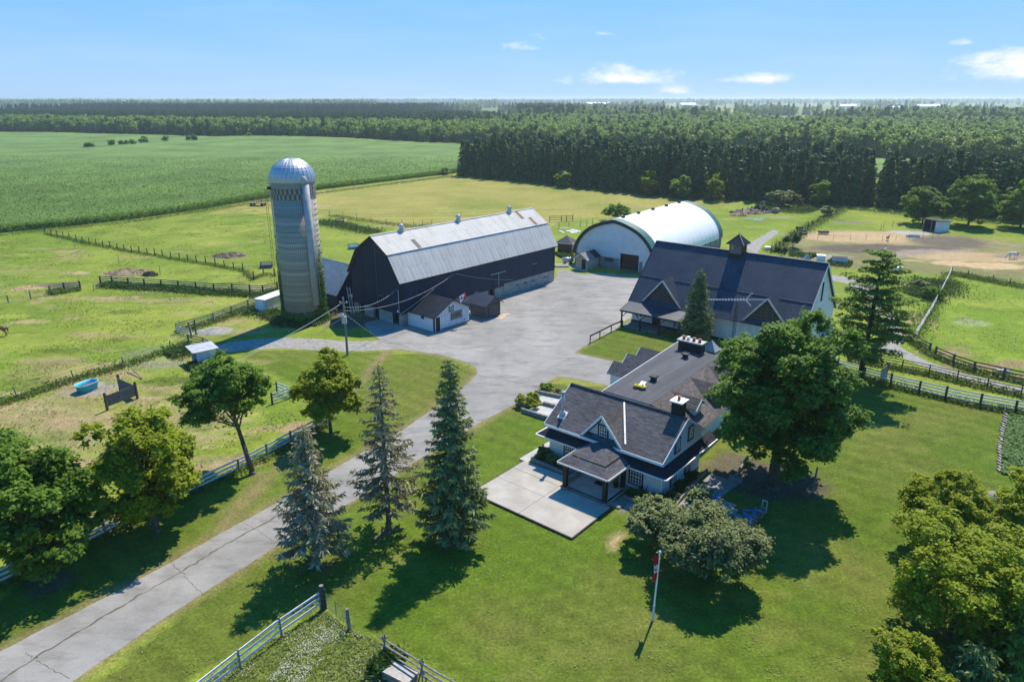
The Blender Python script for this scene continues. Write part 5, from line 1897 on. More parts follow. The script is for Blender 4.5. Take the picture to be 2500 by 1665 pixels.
for a, b in (((12.55, -1.8), (12.1, 1.2)), ((12.1, 1.2), (11.85, 3.8)), ((11.85, 3.8), (11.75, 6.6))):
    MB().bar((*a, .15), (*b, .15), .2, .3).build('beam', m_grey_wood, bw)
sp = sheet('stone_path', [HM @ V(*p, 0) for p in [(8.6, -1.7), (10.2, -1.95), (12.4, -2.1), (12.3, 1.3), (12.1, 6.5), (14.6, 6.5), (14.4, 2.6), (18.4, -1.0), (17.9, -2.6), (13.0, -2.9), (9.3, -2.9)]], .004, m_gravel, amp=.2)
flag_r = random.Random(8)
flg = thing('flagstone_terrace', 'grey flagstone terrace with blue chairs beside the house', 'terrace', HLOC, HRZ)
m_flag = m_plain('flagstone', (.20, .205, .215), (.31, .31, .31), 1.6, .9, 0, .3, 8)
m_flag2 = m_plain('flagstone_pale', (.30, .27, .25), (.40, .37, .33), 1.6, .9, 0, .3, 8)
AX = [zAd(*p) for p in ((400, 520), (620, 560), (700, 700), (900, 880), (820, 960), (560, 900), (360, 700))]
minv = HM.inverted()
loc = [minv @ p for p in AX]
poly2 = [(p.x, p.y) for p in loc]
x0, x1 = min(p[0] for p in poly2), max(p[0] for p in poly2)
y0, y1 = min(p[1] for p in poly2), max(p[1] for p in poly2)
yy = y0
while yy < y1:
    xx = x0 + flag_r.uniform(-.3, 0)
    while xx < x1:
        wv = flag_r.uniform(.55, .95)
        if in_poly(np.array([xx + wv / 2]), np.array([yy + .3]), poly2)[0]:
            MB().box(xx + .02, xx + wv - .02, yy + .02, yy + .58, -.01, .05 + flag_r.uniform(0, .015)).build('flagstone', m_flag if flag_r.random() < .7 else m_flag2, flg)
        xx += wv
    yy += .6

# ================================================================== fences
def fence(name, label, pts, h, pw, rails, rw, rh, pmat, rmat, group=None, cat='fence', round_post=False, wires=(), wire_mat=None, jit=.03, seed=1, wr=.012, skip=()):
    o = thing(name, label, cat, pts[0], 0, group)
    rr = random.Random(seed)
    base = Vector(pts[0])
    src = None
    L = [Vector(p) - base for p in pts]
    for i, p in enumerate(L):
        if src is None:
            mb = MB()
            if round_post:
                mb.tube((0, 0, -.05), (0, 0, h), pw / 2, pw / 2.3, 7)
            else:
                mb.box(-pw / 2, pw / 2, -pw / 2, pw / 2, -.05, h)
            src = mb.build('post', pmat, o)
            ob = src
        else:
            ob = src.copy()
            link(ob, o)
        ob.location = p
        ob.rotation_euler = (rr.uniform(-jit, jit), rr.uniform(-jit, jit), rr.uniform(-.2, .2))
        ob.scale = (1, 1, rr.uniform(.93, 1.05))
    for i in range(len(L) - 1):
        if i in skip:
            continue
        a, b = L[i], L[i + 1]
        for z_ in rails:
            za, zb_ = z_ + rr.uniform(-.02, .02), z_ + rr.uniform(-.02, .02)
            MB().bar(a + V(0, 0, za), b + V(0, 0, zb_), rw, rh).build('rail', rmat, o)
        for z_ in wires:
            m_ = (a + b) / 2 + V(0, 0, z_ - .02)
            MB().path([a + V(0, 0, z_), m_, b + V(0, 0, z_)], wr, 4).build('wire', wire_mat or m_wire_dark, o)
    return o


def along(pts, step):
    out = []
    for a, b in zip(pts[:-1], pts[1:]):
        n = max(1, round((b - a).length / step))
        out += [a.lerp(b, k / n) for k in range(n)]
    return out + [pts[-1]]


F1 = [zB(-900, 1930), zB(-500, 1740), zB(-190, 1600), zB(120, 1455), zB(430, 1305), zB(735, 1160), zB(1045, 1008), zB(1370, 855), zB(1665, 715), zB(1862, 612), zD(290, 610), zD(455, 525), zD(520, 490)]
fence('white_rail_fence', 'white three-rail fence along the left side of the drive', F1, 1.25, .16, (.38, .75, 1.12), .05, .15, m_grey_wood, m_white_rail, seed=2)
F2 = [zC(1205, 435), zC(905, 645), zC(590, 895), zC(255, 1160), zC(-120, 1460)]
fence('grey_rail_fence', 'pale three-rail fence at the bottom edge beside the white-flowered paddock', F2, 1.42, .15, (.5, .9, 1.28), .05, .13, m_grey_wood, m_white_rail, seed=3, round_post=True)
cp_ = thing('corner_post', 'thick dark corner post at the end of the pale rail fence', 'post', zC(1205, 438) + V(.12, .12, 0))
MB().tube((0, 0, -.05), (0, 0, 1.75), .15, .14, 10).build('trunk_post', m_dark_wood, cp_)
MB().tube((0, 0, 1.751), (0, 0, 1.77), .14, .12, 10).build('cut_top', m_grey_wood, cp_)
MB().tube((.17, .05, -.05), (.15, .05, 1.45), .06, .05, 6).build('gate_stile', m_dark_wood, cp_)
gp = thing('gate_post', 'grey round post carrying the wire gate', 'post', zC(1425, 585))
MB().tube((0, 0, -.05), (-.05, 0, 1.5), .12, .10, 10).build('trunk_post', m_grey_wood, gp)
MB().box(-.2, -.12, -.05, .05, .85, .98).build('latch', m_blue, gp)
gt = thing('wire_gate', 'thin green pipe gate between dark corner post and grey post', 'gate', zC(1205, 438) + V(.3, .1, 0))
ga, gb = V(0, 0, 0), zC(1405, 560) - gt.location
m_gate = m_plain('green_gate_paint', (.03, .10, .06), None, 1, .5)
for z_ in (.2, .38, .56, .76, .98, 1.2):
    MB().tube(ga + V(0, 0, z_), gb + V(0, 0, z_), .016, .016, 5).build('bar', m_gate, gt)
for f_ in (0, .5, 1):
    p = ga.lerp(gb, f_)
    MB().tube(p + V(0, 0, .15), p + V(0, 0, 1.22), .02, .02, 5).build('upright', m_gate, gt)

# rustic pole fence and wooden crate bottom centre
rf = thing('split_rail_fence', 'grey split-rail fence of crossed poles at the bottom edge', 'fence', zC(1700, 800))
ra_ = [zC(1700, 800), zC(1985, 990), zC(2330, 1200)]
rb = [p - rf.location for p in ra_]
for p in rb:
    for (dx, dy, ex, ey) in ((-.25, .1, .12, -.05), (.2, .12, -.14, .02), (.02, -.28, 0, .12)):
        MB().tube(p + V(dx, dy, -.05), p + V(ex, ey, 1.55), .05, .04, 6).build('stake', m_grey_wood, rf)
for a, b in zip(rb[:-1], rb[1:]):
    d = (b - a).normalized() * .35
    for z_ in (.45, .85, 1.25):
        MB().tube(a - d + V(0, 0, z_), b + d + V(.05, 0, z_ + .04), .06, .05, 7).build('pole', m_grey_wood, rf)
crate = thing('wooden_box', 'weathered slat-topped wooden box by the split-rail fence', 'box', zC(1670, 960), math.atan2((zC(1900, 1080) - zC(1670, 960)).y, (zC(1900, 1080) - zC(1670, 960)).x))
MB().box(0, 1.75, 0, .95, 0, .5).build('body', m_plain('box_wood', (.20, .165, .135), (.32, .27, .23), 3, .9, 0, .2, 20), crate)
for k in range(9):
    MB().box(-.05, 1.8, .0 + k * .106, .098 + k * .106, .501, .53).build('slat', m_plain('slat_wood', (.36, .32, .28), (.48, .43, .38), 4, .9) if 'slat_wood' not in MATS else MATS['slat_wood'], crate)

# right-hand fences
F4 = [zE(130, 78), zE(180, 105), zE(305, 143), zE(430, 178), zE(562, 210), zE(687, 240), zE(850, 274), zE(1015, 303), zE(1180, 332)]
fence('white_board_fence', 'white four-rail fence with dark posts behind the right lawn', F4, 1.45, .17, (.35, .7, 1.02, 1.3), .045, .13, m_dark_wood, m_white_rail, seed=4)
F5 = [zFe(-480, 720), zFe(-90, 790), zFe(305, 865), zFe(705, 945), zFe(1120, 1040), zFe(1560, 1140), zFe(2060, 1252), zFe(2600, 1390)]
fence('black_rail_fence', 'slim black four-rail fence along the gravel lane', F5, 1.35, .09, (.3, .62, .95, 1.25), .05, .08, m_black, m_black, seed=5)
F6 = [zFe(470, 470), zFe(712, 620), zFe(795, 672), zFe(1060, 785), zFe(1365, 890), zFe(1800, 985), zFe(2300, 1090)]
fence('brown_board_fence', 'brown three-board fence beside the bare earth strip', F6, 1.35, .2, (.4, .8, 1.2), .06, .15, m_brown_wood, m_brown_wood, seed=6, skip=(1,))
F7 = along([zFe(480, 440), zF(1160, 1150), zF(1250, 990), zF(1325, 832)], 5)
fence('tape_fence', 'white tape fence on thin posts running away from the brown fence', F7, 1.25, .07, (), 0, 0, m_grey_wood, m_white, seed=7, wires=(.45, .8, 1.15), wire_mat=m_white, wr=.025, round_post=True)
F8 = along([zF(1325, 840), zF(1450, 870), zF(1640, 905), zF(1770, 930), zF(1980, 960)], 9)
fence('wire_fence', 'wire fence on dark posts between green field and horse lot', F8, 1.3, .16, (), 0, 0, m_dark_wood, m_white, seed=8, wires=(.5, .9, 1.2), round_post=True)
F20 = [zDe(*p) for p in [(1190, 1030), (1260, 985), (1320, 950), (1385, 905), (1450, 865), (1530, 800), (1610, 750), (1690, 700), (1780, 650), (1850, 600), (1940, 555), (2030, 500), (2140, 450), (2240, 395), (2330, 350)]]
fence('dark_post_fence', 'dark post fence with tyres running up to the spruce gap', F20, 1.4, .18, (.5, .95), .04, .07, m_dark_wood, m_dark_wood, seed=9)
F21 = [zF(*p) for p in [(505, 345), (620, 358), (740, 365), (860, 380), (985, 392), (1110, 402), (1250, 420), (1400, 435), (1525, 445), (1700, 460)]]
fence('rear_pasture_fence', 'thin fence along the foot of the far spruces', F21, 1.3, .16, (.9,), .03, .06, m_grey_wood, m_grey_wood, seed=10)
F22 = [zF(*p) for p in [(785, 505), (805, 495), (875, 480), (925, 480), (978, 482), (1030, 487), (1085, 488)]]
fence('corral_wire_fence', 'wire corral fence left of the black-fronted shelter', F22, 1.4, .1, (), 0, 0, m_dark_wood, m_white, seed=11, wires=(.4, .8, 1.2), round_post=True)
F23 = [zF(*p) for p in [(300, 580), (420, 585), (550, 585), (670, 588), (795, 593), (900, 590), (1000, 580), (1105, 575), (1180, 575), (1215, 565)]]
fence('thin_stake_fence', 'row of thin stakes across the bare horse lot', F23, 1.3, .06, (), 0, 0, m_dark_wood, m_white, seed=12, wires=(1.0,), round_post=True)
gate2 = fence('pipe_gate', 'rusty pipe gate behind the event barn', [zDe(1300, 1010), zDe(1395, 1020), zDe(1460, 1040)], 1.2, .06, (.2, .5, .8, 1.1), .03, .03, m_rust, m_rust, seed=13, cat='gate')

# left-hand fences
F9 = [zA(*p) for p in [(345, 68), (395, 82), (440, 90), (487, 98), (533, 108), (587, 125), (635, 137), (686, 150), (738, 155), (790, 166), (845, 175), (900, 188), (955, 198), (1010, 208), (1068, 216), (1130, 228),
                       (1188, 235), (1247, 245), (1310, 260), (1376, 268), (1440, 280), (1505, 290), (1577, 300), (1650, 310), (1720, 328), (1790, 342), (1863, 350), (1945, 420), (2018, 380), (2105, 395)]]
fence('pasture_wire_fence', 'long wire fence on grey posts crossing the left pasture', F9, 1.5, .2, (), 0, 0, m_dark_wood, m_white, seed=14, wires=(.5, .9, 1.25), round_post=True)
F10 = [zA(*p) for p in [(775, 452), (865, 458), (985, 466), (1110, 472), (1238, 480), (1370, 490), (1505, 500), (1640, 512), (1780, 517), (1917, 527), (2015, 527), (2128, 502)]]
fence('grey_board_fence', 'weathered four-board fence between the left paddocks', F10, 1.5, .2, (.35, .7, 1.05, 1.38), .05, .14, m_dark_wood, m_grey_wood, seed=15)
F11 = [zA(*p) for p in [(388, 532), (495, 507), (617, 490)]]
fence('short_board_fence', 'short grey board fence left of the paddock gateway', F11, 1.5, .2, (.4, .8, 1.2), .05, .13, m_dark_wood, m_grey_wood, seed=16)
F11b = [zA(*p) for p in [(-200, 640), (65, 592), (237, 565), (385, 536)]]
fence('low_wire_fence', 'wire fence on stout posts at the left picture edge', F11b, 1.3, .2, (), 0, 0, m_grey_wood, m_white, seed=17, wires=(.5, .9, 1.15), round_post=True)
fence('leaning_gate', 'grey gate hanging askew in the paddock gateway', [zA(715, 505), zA(770, 480)], 1.2, .06, (.25, .5, .75, 1.0), .03, .04, m_grey_wood, m_grey_wood, seed=18, cat='gate', jit=.25)
F13 = [zA(*p) for p in [(1358, 828), (1495, 790), (1640, 742), (1778, 690), (1905, 640), (1985, 610)]]
fence('grey_paddock_fence', 'grey-white board fence leading towards the silo', F13, 1.45, .2, (.35, .7, 1.05, 1.35), .05, .13, m_grey_wood, m_grey_wood, seed=19)
fence('paddock_gate', 'white pipe gate at the corner of the silo paddock', [zA(1358, 830), zA(1470, 855)], 1.25, .07, (.25, .5, .75, 1.0), .035, .05, m_white_rail, m_white_rail, seed=20, cat='gate')
for k, p in enumerate(((1470, 858), (1502, 838))):
    po = thing('gate_post', ['tall leaning brown post by the paddock gate', 'tall upright brown post by the paddock gate'][k], 'post', zA(*p))
    MB().tube((0, 0, -.05), (-.25 * (1 - k), 0, 2.1), .11, .10, 8).build('trunk_post', m_brown_wood, po)
    MB().tube((-.25 * (1 - k), 0, 2.101), (-.25 * (1 - k), 0, 2.12), .09, .07, 8).build('cut_top', m_grey_wood, po)
F14 = [zA(*p) for p in [(1445, 905), (1303, 960), (950, 1083), (568, 1185), (135, 1330), (-250, 1450)]]
fence('trough_wire_fence', 'sagging wire fence on old posts near the blue tub', F14, 1.3, .15, (), 0, 0, m_grey_wood, m_white, seed=21, wires=(.4, .75, 1.1), round_post=True, jit=.12, wr=.015)
F15 = [zA(*p) for p in [(1447, 905), (1560, 925), (1660, 985)]]
fence('shed_side_fence', 'weathered boards fence running behind the white shelter', F15, 1.2, .14, (.4, .75, 1.1), .05, .13, m_brown_wood, m_brown_wood, seed=22)
F16 = [zD(*p) for p in [(200, 280), (292, 315), (170, 358)]]
fence('corner_board_fence', 'short white board corner fence behind the round-crowned tree', F16, 1.3, .16, (.4, .75, 1.1), .05, .14, m_dark_wood, m_white_rail, seed=23)
F18 = [zS(*p) for p in [(640, 558), (745, 570), (850, 587), (960, 602), (1075, 620), (1195, 632), (1287, 643), (1355, 636), (1425, 628)]]
fence('hayfield_wire_fence', 'wire fence along the hay field behind the gambrel barn', F18, 1.5, .12, (), 0, 0, m_dark_wood, m_white, seed=24, wires=(.6, 1.2), round_post=True)
F19 = [zSh(*p) for p in [(360, 200), (585, 185), (805, 145), (1055, 128), (1200, 105), (1330, 95)]]
fence('garden_wire_fence', 'garden wire fence on dark posts behind the brown shed', F19, 1.6, .12, (), 0, 0, m_dark_wood, m_white, seed=25, wires=(.4, .8, 1.2, 1.5), round_post=True)
F24 = [zBn(*p) for p in [(2050, 242), (2160, 240), (2210, 240), (2270, 232)]]
fence('far_corral_fence', 'short dark rail fence beyond the right end of the gambrel barn', F24, 1.6, .14, (.5, 1.0, 1.4), .05, .1, m_dark_wood, m_dark_wood, seed=26)
F25 = along([g(-60, 548), g(100, 531), g(300, 511), g(560, 472), g(720, 447), g(900, 424), g(1040, 406)], 9)
fence('corn_edge_fence', 'wire fence following the edge of the corn field', F25, 1.3, .11, (), 0, 0, m_grey_wood, m_white, seed=27, wires=(.6, 1.1), round_post=True)
lp_ = thing('fallen_pole', 'grey pole lying slanted near the blue tub', 'pole', zA(1085, 1178))
MB().tube((0, 0, .08), tuple(zA(995, 1112) - lp_.location + V(0, 0, .7)), .07, .06, 7).build('shaft', m_grey_wood, lp_)
MB().tube((0, 0, -.02), (0, 0, .2), .09, .08, 7).build('butt', m_grey_wood, lp_)
for k, p in enumerate(((912, 298), (1228, 380), (575, 183))):
    po = thing('lone_post', ['lone thin post in the left pasture, middle one', 'lone post behind the manure mound', 'lone thin post in the left pasture near the corn'][k], 'post', zA(*p))
    MB().tube((0, 0, -.05), (.04, 0, 1.6), .06, .05, 6).build('stake', m_grey_wood, po)
    MB().tube((.04, 0, 1.601), (.04, 0, 1.63), .05, .04, 6).build('cut_top', m_grey_wood, po)
yp = thing('lawn_post', 'tall pale post standing in the lawn right of the big maple', 'post', zAd(1500, 600))
MB().tube((0, 0, -.05), (.12, 0, 2.3), .09, .07, 8).build('trunk_post', m_grey_wood, yp)
MB().tube((.12, 0, 2.301), (.12, 0, 2.33), .07, .05, 8).build('cut_top', m_white_rail, yp)

# ================================================================== utility pole and cables
up = thing('utility_pole', 'wooden utility pole with grey meter box on the drive island', 'utility pole', (-20.35, 82.6, 0))
MB().tube((0, 0, -.1), (0, 0, 7.4), .15, .11, 12).build('pole', m_grey_wood, up)
MB().box(-.28, .28, -.42, -.13, 4.2, 5.1).build('meter_box', m_metal_light, up)
MB().box(-.24, .0, -.44, -.1, 5.2, 5.45).build('lamp_head', m_white, up)
MB().bar((-.5, 0, 6.7), (.5, 0, 6.7), .08).build('cross_arm', m_grey_wood, up)
for x_ in (-.4, 0, .4):
    MB().lathe([(.05, 6.75), (.07, 6.8), (.05, 6.9)], 8, (x_, 0)).build('insulator', m_white, up)
BM = Matrix.Translation((-15.362, 94.427, 0)) @ Matrix.Rotation(.854, 4, 'Z')
t = NT('twisted_cable')
wv_ = t.n('ShaderNodeTexWave')
wv_.inputs['Scale'].default_value = 1.6
t.l(t.coord('Object'), wv_.inputs['Vector'])
t.bsdf(t.ramp(wv_.outputs['Fac'], [(.45, (.05, .05, .05)), (.55, (.6, .6, .6))]), .5)
m_cable = t.mat


def cable(label, a, b, sag, mat=m_cable, r=.028):
    a, b = Vector(a), Vector(b)
    o = thing('power_cable', label, 'cable', a)
    pts = [a.lerp(b, k / 16) - V(0, 0, sag * 4 * (k / 16) * (1 - k / 16)) - a for k in range(17)]
    MB().path(pts, r, 5).build('strand', mat, o)
    MB().lathe([(.05, -.05), (.06, 0), (.05, .05)], 6).build('clamp', m_black_metal, o)


top = V(-20.35, 82.6, 6.2)
cable('twisted cable from the pole to the barn gable corner', top, BM @ V(-.1, .6, 5.2), .9)
cable('twisted cable from the pole to the middle of the barn eave', top + V(0, 0, -.5), BM @ V(10.1, -.3, 5.7), 1.4)
cable('cable from the barn eave down to the far stable door', BM @ V(10.3, -.3, 5.72), BM @ V(23.5, -.1, 2.3), .3, m_wire, .022)
cable('cable from the barn corner up to the eave cable', BM @ V(-.3, -.3, 1.9), BM @ V(5.2, -1.3, 4.6), .05, m_wire, .03)
cable('long pale cable sloping left from the pole', top + V(0, 0, .6), G(500, 915, 3.5), .5, m_wire, .03)
cable('thin guy wire from the pole towards the drive island', top + V(0, 0, -.8), zS(1010, 1490), .05, m_cable, .02)
cable('thin yellow guy wire left of the pole', top + V(0, 0, -1.2), zS(470, 1510), .05, m_plain('yellow_guy', (.35, .33, .15), None, 1, .6), .02)

# ================================================================== pasture furniture
# white run-in shelter
sh = thing('white_shelter', 'white run-in shelter with grey metal roof near the round-crowned tree', 'shelter', zA(1520, 1078), math.atan2((zA(1665, 1045) - zA(1520, 1078)).y, (zA(1665, 1045) - zA(1520, 1078)).x))
w_, d_ = (zA(1665, 1045) - zA(1520, 1078)).length, 2.1
MB().box(0, w_, 0, .08, 0, 1.75).build('front_wall', m_white_board, sh)
MB().box(w_ - .08, w_, .08, d_, 0, 1.8).build('side_wall', m_white_board, sh)
MB().box(0, w_, d_, d_ + .08, 0, 1.85).build('rear_wall', m_white_board, sh)
MB().box(0, .1, .08, .2, 0, 1.78).build('jamb', m_white, sh)
MB().box(0, .1, .2, d_, 1.55, 1.8).build('header', m_white, sh)
mb = MB()
ribbed(mb, [(-.5, -.25, 1.78), (w_ + .3, -.25, 1.78), (w_ + .3, d_ + .35, 1.98), (-.5, d_ + .35, 1.98)], .25, .04, .025, .05)
mb.build('roof', m_metal_light, sh)
# blue tub
tb = thing('blue_tub', 'bright blue oval tub half filled with hay in the pasture', 'tub', zA(672, 1262), 1.2)
v, f = [], []
n = 24
prf = [(.80, 0), (.92, .75), (.98, .78), (.98, .85), (.90, .85), (.84, .45)]
for r_, z_ in prf:
    for i in range(n):
        a = 2 * math.pi * i / n
        v.append((r_ * 1.25 * math.copysign(abs(math.cos(a)) ** .7, math.cos(a)), r_ * .8 * math.copysign(abs(math.sin(a)) ** .7, math.sin(a)), z_))
for j in range(len(prf) - 1):
    for i in range(n):
        f.append((j * n + i, j * n + (i + 1) % n, (j + 1) * n + (i + 1) % n, (j + 1) * n + i))
f.append(tuple(reversed(range(n))))
MB().add(v, f).build('shell', m_tub, tb, True)
rim = [(v[3 * n + i][0] * 1.0, v[3 * n + i][1], .86) for i in range(n)]
mb = MB()
for i in range(n):
    mb.tube(rim[i], rim[(i + 1) % n], .035, .035, 5)
mb.build('rim', m_plain('pale_blue_rim', (.35, .60, .70), None, 1, .4), tb)
mb = MB()
rr = random.Random(4)
for k in range(150):
    a, r_ = rr.uniform(0, 6.28), math.sqrt(rr.random()) * .8
    p = V(r_ * 1.2 * math.cos(a), r_ * .75 * math.sin(a), .42 + rr.uniform(0, .16))
    d = V(rr.uniform(-.2, .2), rr.uniform(-.2, .2), rr.uniform(-.05, .1))
    mb.bar(p - d, p + d, .04, .02)
mb.build('hay', m_plain('old_hay', (.24, .19, .13), (.34, .27, .18), 5, .95), tb)
# grey board windbreak
wb = thing('board_windbreak', 'grey plank windbreak of two panels meeting at a post', 'windbreak', zA(815, 1420))
p0, p1, p2 = V(0, 0, 0), zA(1045, 1330) - wb.location, zA(915, 1270) - wb.location
for a, b in ((p0, p1), (p1, p2)):
    for k in range(5):
        MB().bar(a + V(0, 0, .5 + k * .24), b + V(0, 0, .5 + k * .24), .05, .225).build('plank', m_plain('windbreak_wood', (.10, .095, .095), (.17, .16, .155), 4, .9, 0, .2, 20) if 'windbreak_wood' not in MATS else MATS['windbreak_wood'], wb)
for p in (p0, p1, p2):
    MB().bar(p + V(.06, .1, -.05), p + V(.06, .1, 1.9), .2).build('post', m_dark_wood, wb)


def feeder(label, base, rz, col):
    o = thing('hay_feeder', label, 'hay feeder', base, rz)
    MB().box(-1.1, 1.1, -.6, .6, .25, .55).build('trough', col, o)
    for x_ in (-1.0, 1.0):
        for y_ in (-.5, .5):
            MB().bar((x_, y_, -.02), (x_, y_, 1.1), .08).build('leg', m_black_metal, o)
    for y_ in (-.5, .5):
        MB().bar((-1.0, y_, 1.08), (1.0, y_, 1.08), .06).build('top_rail', col, o)
        for x_ in (-.6, -.2, .2, .6):
            MB().bar((x_, y_, .55), (x_, y_, 1.08), .04).build('bar', m_black_metal, o)
    return o


m_navy = m_plain('navy_paint', (.012, .03, .10), (.02, .05, .15), 3, .6)
feeder('dark blue hay feeder in the pasture left of the silo', zA(2040, 325), .2, m_navy)
feeder('blue hay feeder in the grass just left of the gambrel barn', zS(825, 808), .5, m_blue)
feeder('small black feeder in the weeds behind the silo', zS(720, 610), .1, m_black)
# hay wagon at the corn edge
hw_ = thing('hay_wagon', 'flat hay wagon with dark stake rack at the corn edge', 'wagon', zS(95, 478), -.1)
MB().box(-2.4, 2.4, -1.1, 1.1, .75, .92).build('deck', m_grey_wood, hw_)
for x_ in (-1.6, 1.6):
    for y_ in (-1.0, 1.0):
        MB().tube((x_, y_ - .1, .4), (x_, y_ + .1, .4), .4, .4, 14).build('wheel', m_tyre, hw_)
    MB().bar((x_, -1.0, .4), (x_, 1.0, .4), .12).build('axle', m_rust, hw_)
for x_ in (-1.6, -.8, 0, .8, 1.6):
    for y_ in (-.9, .9):
        MB().bar((x_, y_, .92), (x_, y_, 2.3), .09).build('stake', m_rust, hw_)
for y_ in (-.9, .9):
    for z_ in (1.5, 2.2):
        MB().bar((-1.7, y_, z_), (1.7, y_, z_), .07).build('rack_rail', m_rust, hw_)
MB().box(-.8, 2.38, -1.13, -1.1, .76, .9).build('side_board', m_red, hw_)
MB().bar((2.4, 0, .5), (4.2, .1, .35), .1).build('drawbar', m_rust, hw_)

# right: open-front horse shelter
hsR = thing('horse_shelter', 'white-sided horse shelter with black open front in the far lot', 'shelter', zF(1105, 508), math.atan2((zF(1225, 528) - zF(1105, 508)).y, (zF(1225, 528) - zF(1105, 508)).x))
w_ = (zF(1225, 528) - zF(1105, 508)).length
MB().box(0, w_, 3.9, 4.0, 0, 2.5).build('rear_wall', m_dark_wood, hsR)
MB().box(0, .12, 0, 3.9, 0, 2.6).build('side_wall', m_dark_wood, hsR)
MB().box(w_ - .12, w_, .1, 3.9, 0, 2.55).build('side_wall', m_white_board, hsR)
MB().box(w_ - 1.0, w_, 0, .1, 0, 2.5).build('front_panel', m_white_board, hsR)
for s in (.05, w_ * .5):
    MB().bar((s, .05, 0), (s, .05, 2.6), .14).build('post', m_grey_wood, hsR)
MB().slab([(-.3, -.4, 2.85), (w_ + .3, -.4, 2.75), (w_ + .3, 4.2, 2.5), (-.3, 4.2, 2.6)], .12).build('roof', m_dark_wood, hsR)
# orange frame, white crates and huts behind the event barn
of = thing('orange_ladder_frame', 'orange timber A-frame standing by the tall pine', 'frame', zF(812, 790))
m_orange = m_plain('orange_timber', (.50, .24, .08), (.58, .30, .12), 3, .8)
for dx in (-.45, .45):
    MB().bar((dx, 0, 0), (dx * .35, .5, 3.1), .1).build('leg', m_orange, of)
    MB().bar((dx, 1.2, 0), (dx * .35, .55, 3.1), .1).build('leg', m_orange, of)
for k in range(7):
    f_ = (k + 1) / 8
    MB().bar((-.45 * (1 - .65 * f_), .5 * f_, 3.1 * f_), (.45 * (1 - .65 * f_), .5 * f_, 3.1 * f_), .07).build('rung', m_orange, of)
for nm, lb, p, rz, sx, sy, sz, mt in (
        ('white_hutch', 'white box hutch behind the event barn ridge', zF(322, 752), -.35, 1.5, 1.3, 1.3, m_white),
        ('slanted_coop', 'pale coop with slanted dark roof behind the event barn', zF(465, 765), -.3, 2.7, 1.4, 1.2, m_white_board),
        ('white_crate', 'white open crate in the rough grass right of the pine', zF(910, 835), .3, 1.3, 1.1, 1.1, m_white_bright),
        ('white_salt_box', 'low white box on the grass beside the dark post fence', zDe(1145, 985), -.2, 1.2, .9, .6, m_white_bright)):
    o = thing(nm, lb, 'box', p, rz)
    MB().box(-sx / 2, sx / 2, -sy / 2, sy / 2, 0, sz).build('body', mt, o)
    MB().slab([(-sx / 2 - .06, -sy / 2 - .06, sz + .06), (sx / 2 + .06, -sy / 2 - .06, sz + (.30 if nm != 'slanted_coop' else -.05) * .3), (sx / 2 + .06, sy / 2 + .06, sz + .1), (-sx / 2 - .06, sy / 2 + .06, sz + .12)], .05).build('lid', m_dark_wood if nm == 'slanted_coop' else m_white_bright, o)
    MB().box(-sx * .3, sx * .3, -sy / 2 - .02, -sy / 2, sz * .2, sz * .8).build('panel', m_wire_dark if nm == 'white_crate' else mt, o)
tp = thing('tarp_tent', 'grey pointed tarp heap peeking over the event barn ridge', 'tarp', zF(215, 745))
MB().add([(-.9, -.4, 0), (.9, -.4, 0), (.9, .6, .1), (-.9, .6, .1), (.15, .1, 1.6), (-.5, .2, .5)], [(0, 1, 4), (1, 2, 4), (2, 3, 4), (3, 5, 4), (5, 0, 4), (3, 0, 5)]).build('sheet', m_concrete, tp)
MB().bar((.15, .1, 0), (.15, .1, 1.6), .06).build('prop', m_grey_wood, tp)
fb2 = thing('feed_bunk', 'brown wooden feed bunk in the bare horse lot', 'feeder', zF(345, 540), -.1)
MB().box(-1.1, 1.1, -.5, .5, .35, .8).build('bin', m_brown_wood, fb2)
for x_ in (-.9, -.3, .3, .9):
    MB().bar((x_, -.4, -.02), (x_, -.4, .35), .12).build('leg', m_brown_wood, fb2)
    MB().bar((x_, .4, -.02), (x_, .4, .35), .12).build('leg', m_brown_wood, fb2)
tr_ = thing('water_trough', 'long dark water trough before the black-fronted shelter', 'trough', zF(1030, 562), -.1)
MB().box(-1.4, 1.4, -.4, .4, .0, .55).build('basin', m_metal_light, tr_)
MB().box(-1.3, 1.3, -.3, .3, .551, .556).build('water', m_black, tr_)
for k, p in enumerate([zF(150, 572), zF(193, 545), zDe(1640, 650), zDe(1700, 700)]):
    o = thing('tractor_tyre', ['black tyre standing nearest along the dark post fence', 'black tyre second along the dark post fence', 'tyre pile piece up the dark post fence', 'grey bucket-like tyre by the bare lot corner'][k], 'tyre', p, .4 * k, 'tyres by the dark post fence')
    mb = MB()
    n = 16
    for i in range(n):
        a, b = 2 * math.pi * i / n, 2 * math.pi * (i + 1) / n
        mb.tube((.55 * math.cos(a), .55 * math.sin(a), .3), (.55 * math.cos(b), .55 * math.sin(b), .3), .28, .28, 7)
    mb.build('tread', m_tyre, o, True)
    MB().lathe([(.3, .1), (.3, .5)], 12).build('rim', m_wire_dark, o)
bk = thing('metal_pails', 'shiny double pail lying on the bare strip by the brown fence', 'pail', zFe(1790, 945), .2)
for dx in (-.45, .45):
    MB().tube((dx, -.25, .35), (dx, .45, .35), .38, .34, 14).build('pail', m_metal_light, bk, True)
bd2 = thing('white_gate_board', 'grey board panel leaning at the white fence gateway', 'board', zE(380, 150))
MB().prism([(0, 0, 0), (.9, .55, 0), (.9, .55, 1.7), (0, 0, 1.3)], (.06, -.06, 0)).build('sheet', m_grey_wood, bd2)
MB().bar((.95, .6, -.02), (.95, .6, 1.9), .18).build('post', m_dark_wood, bd2)

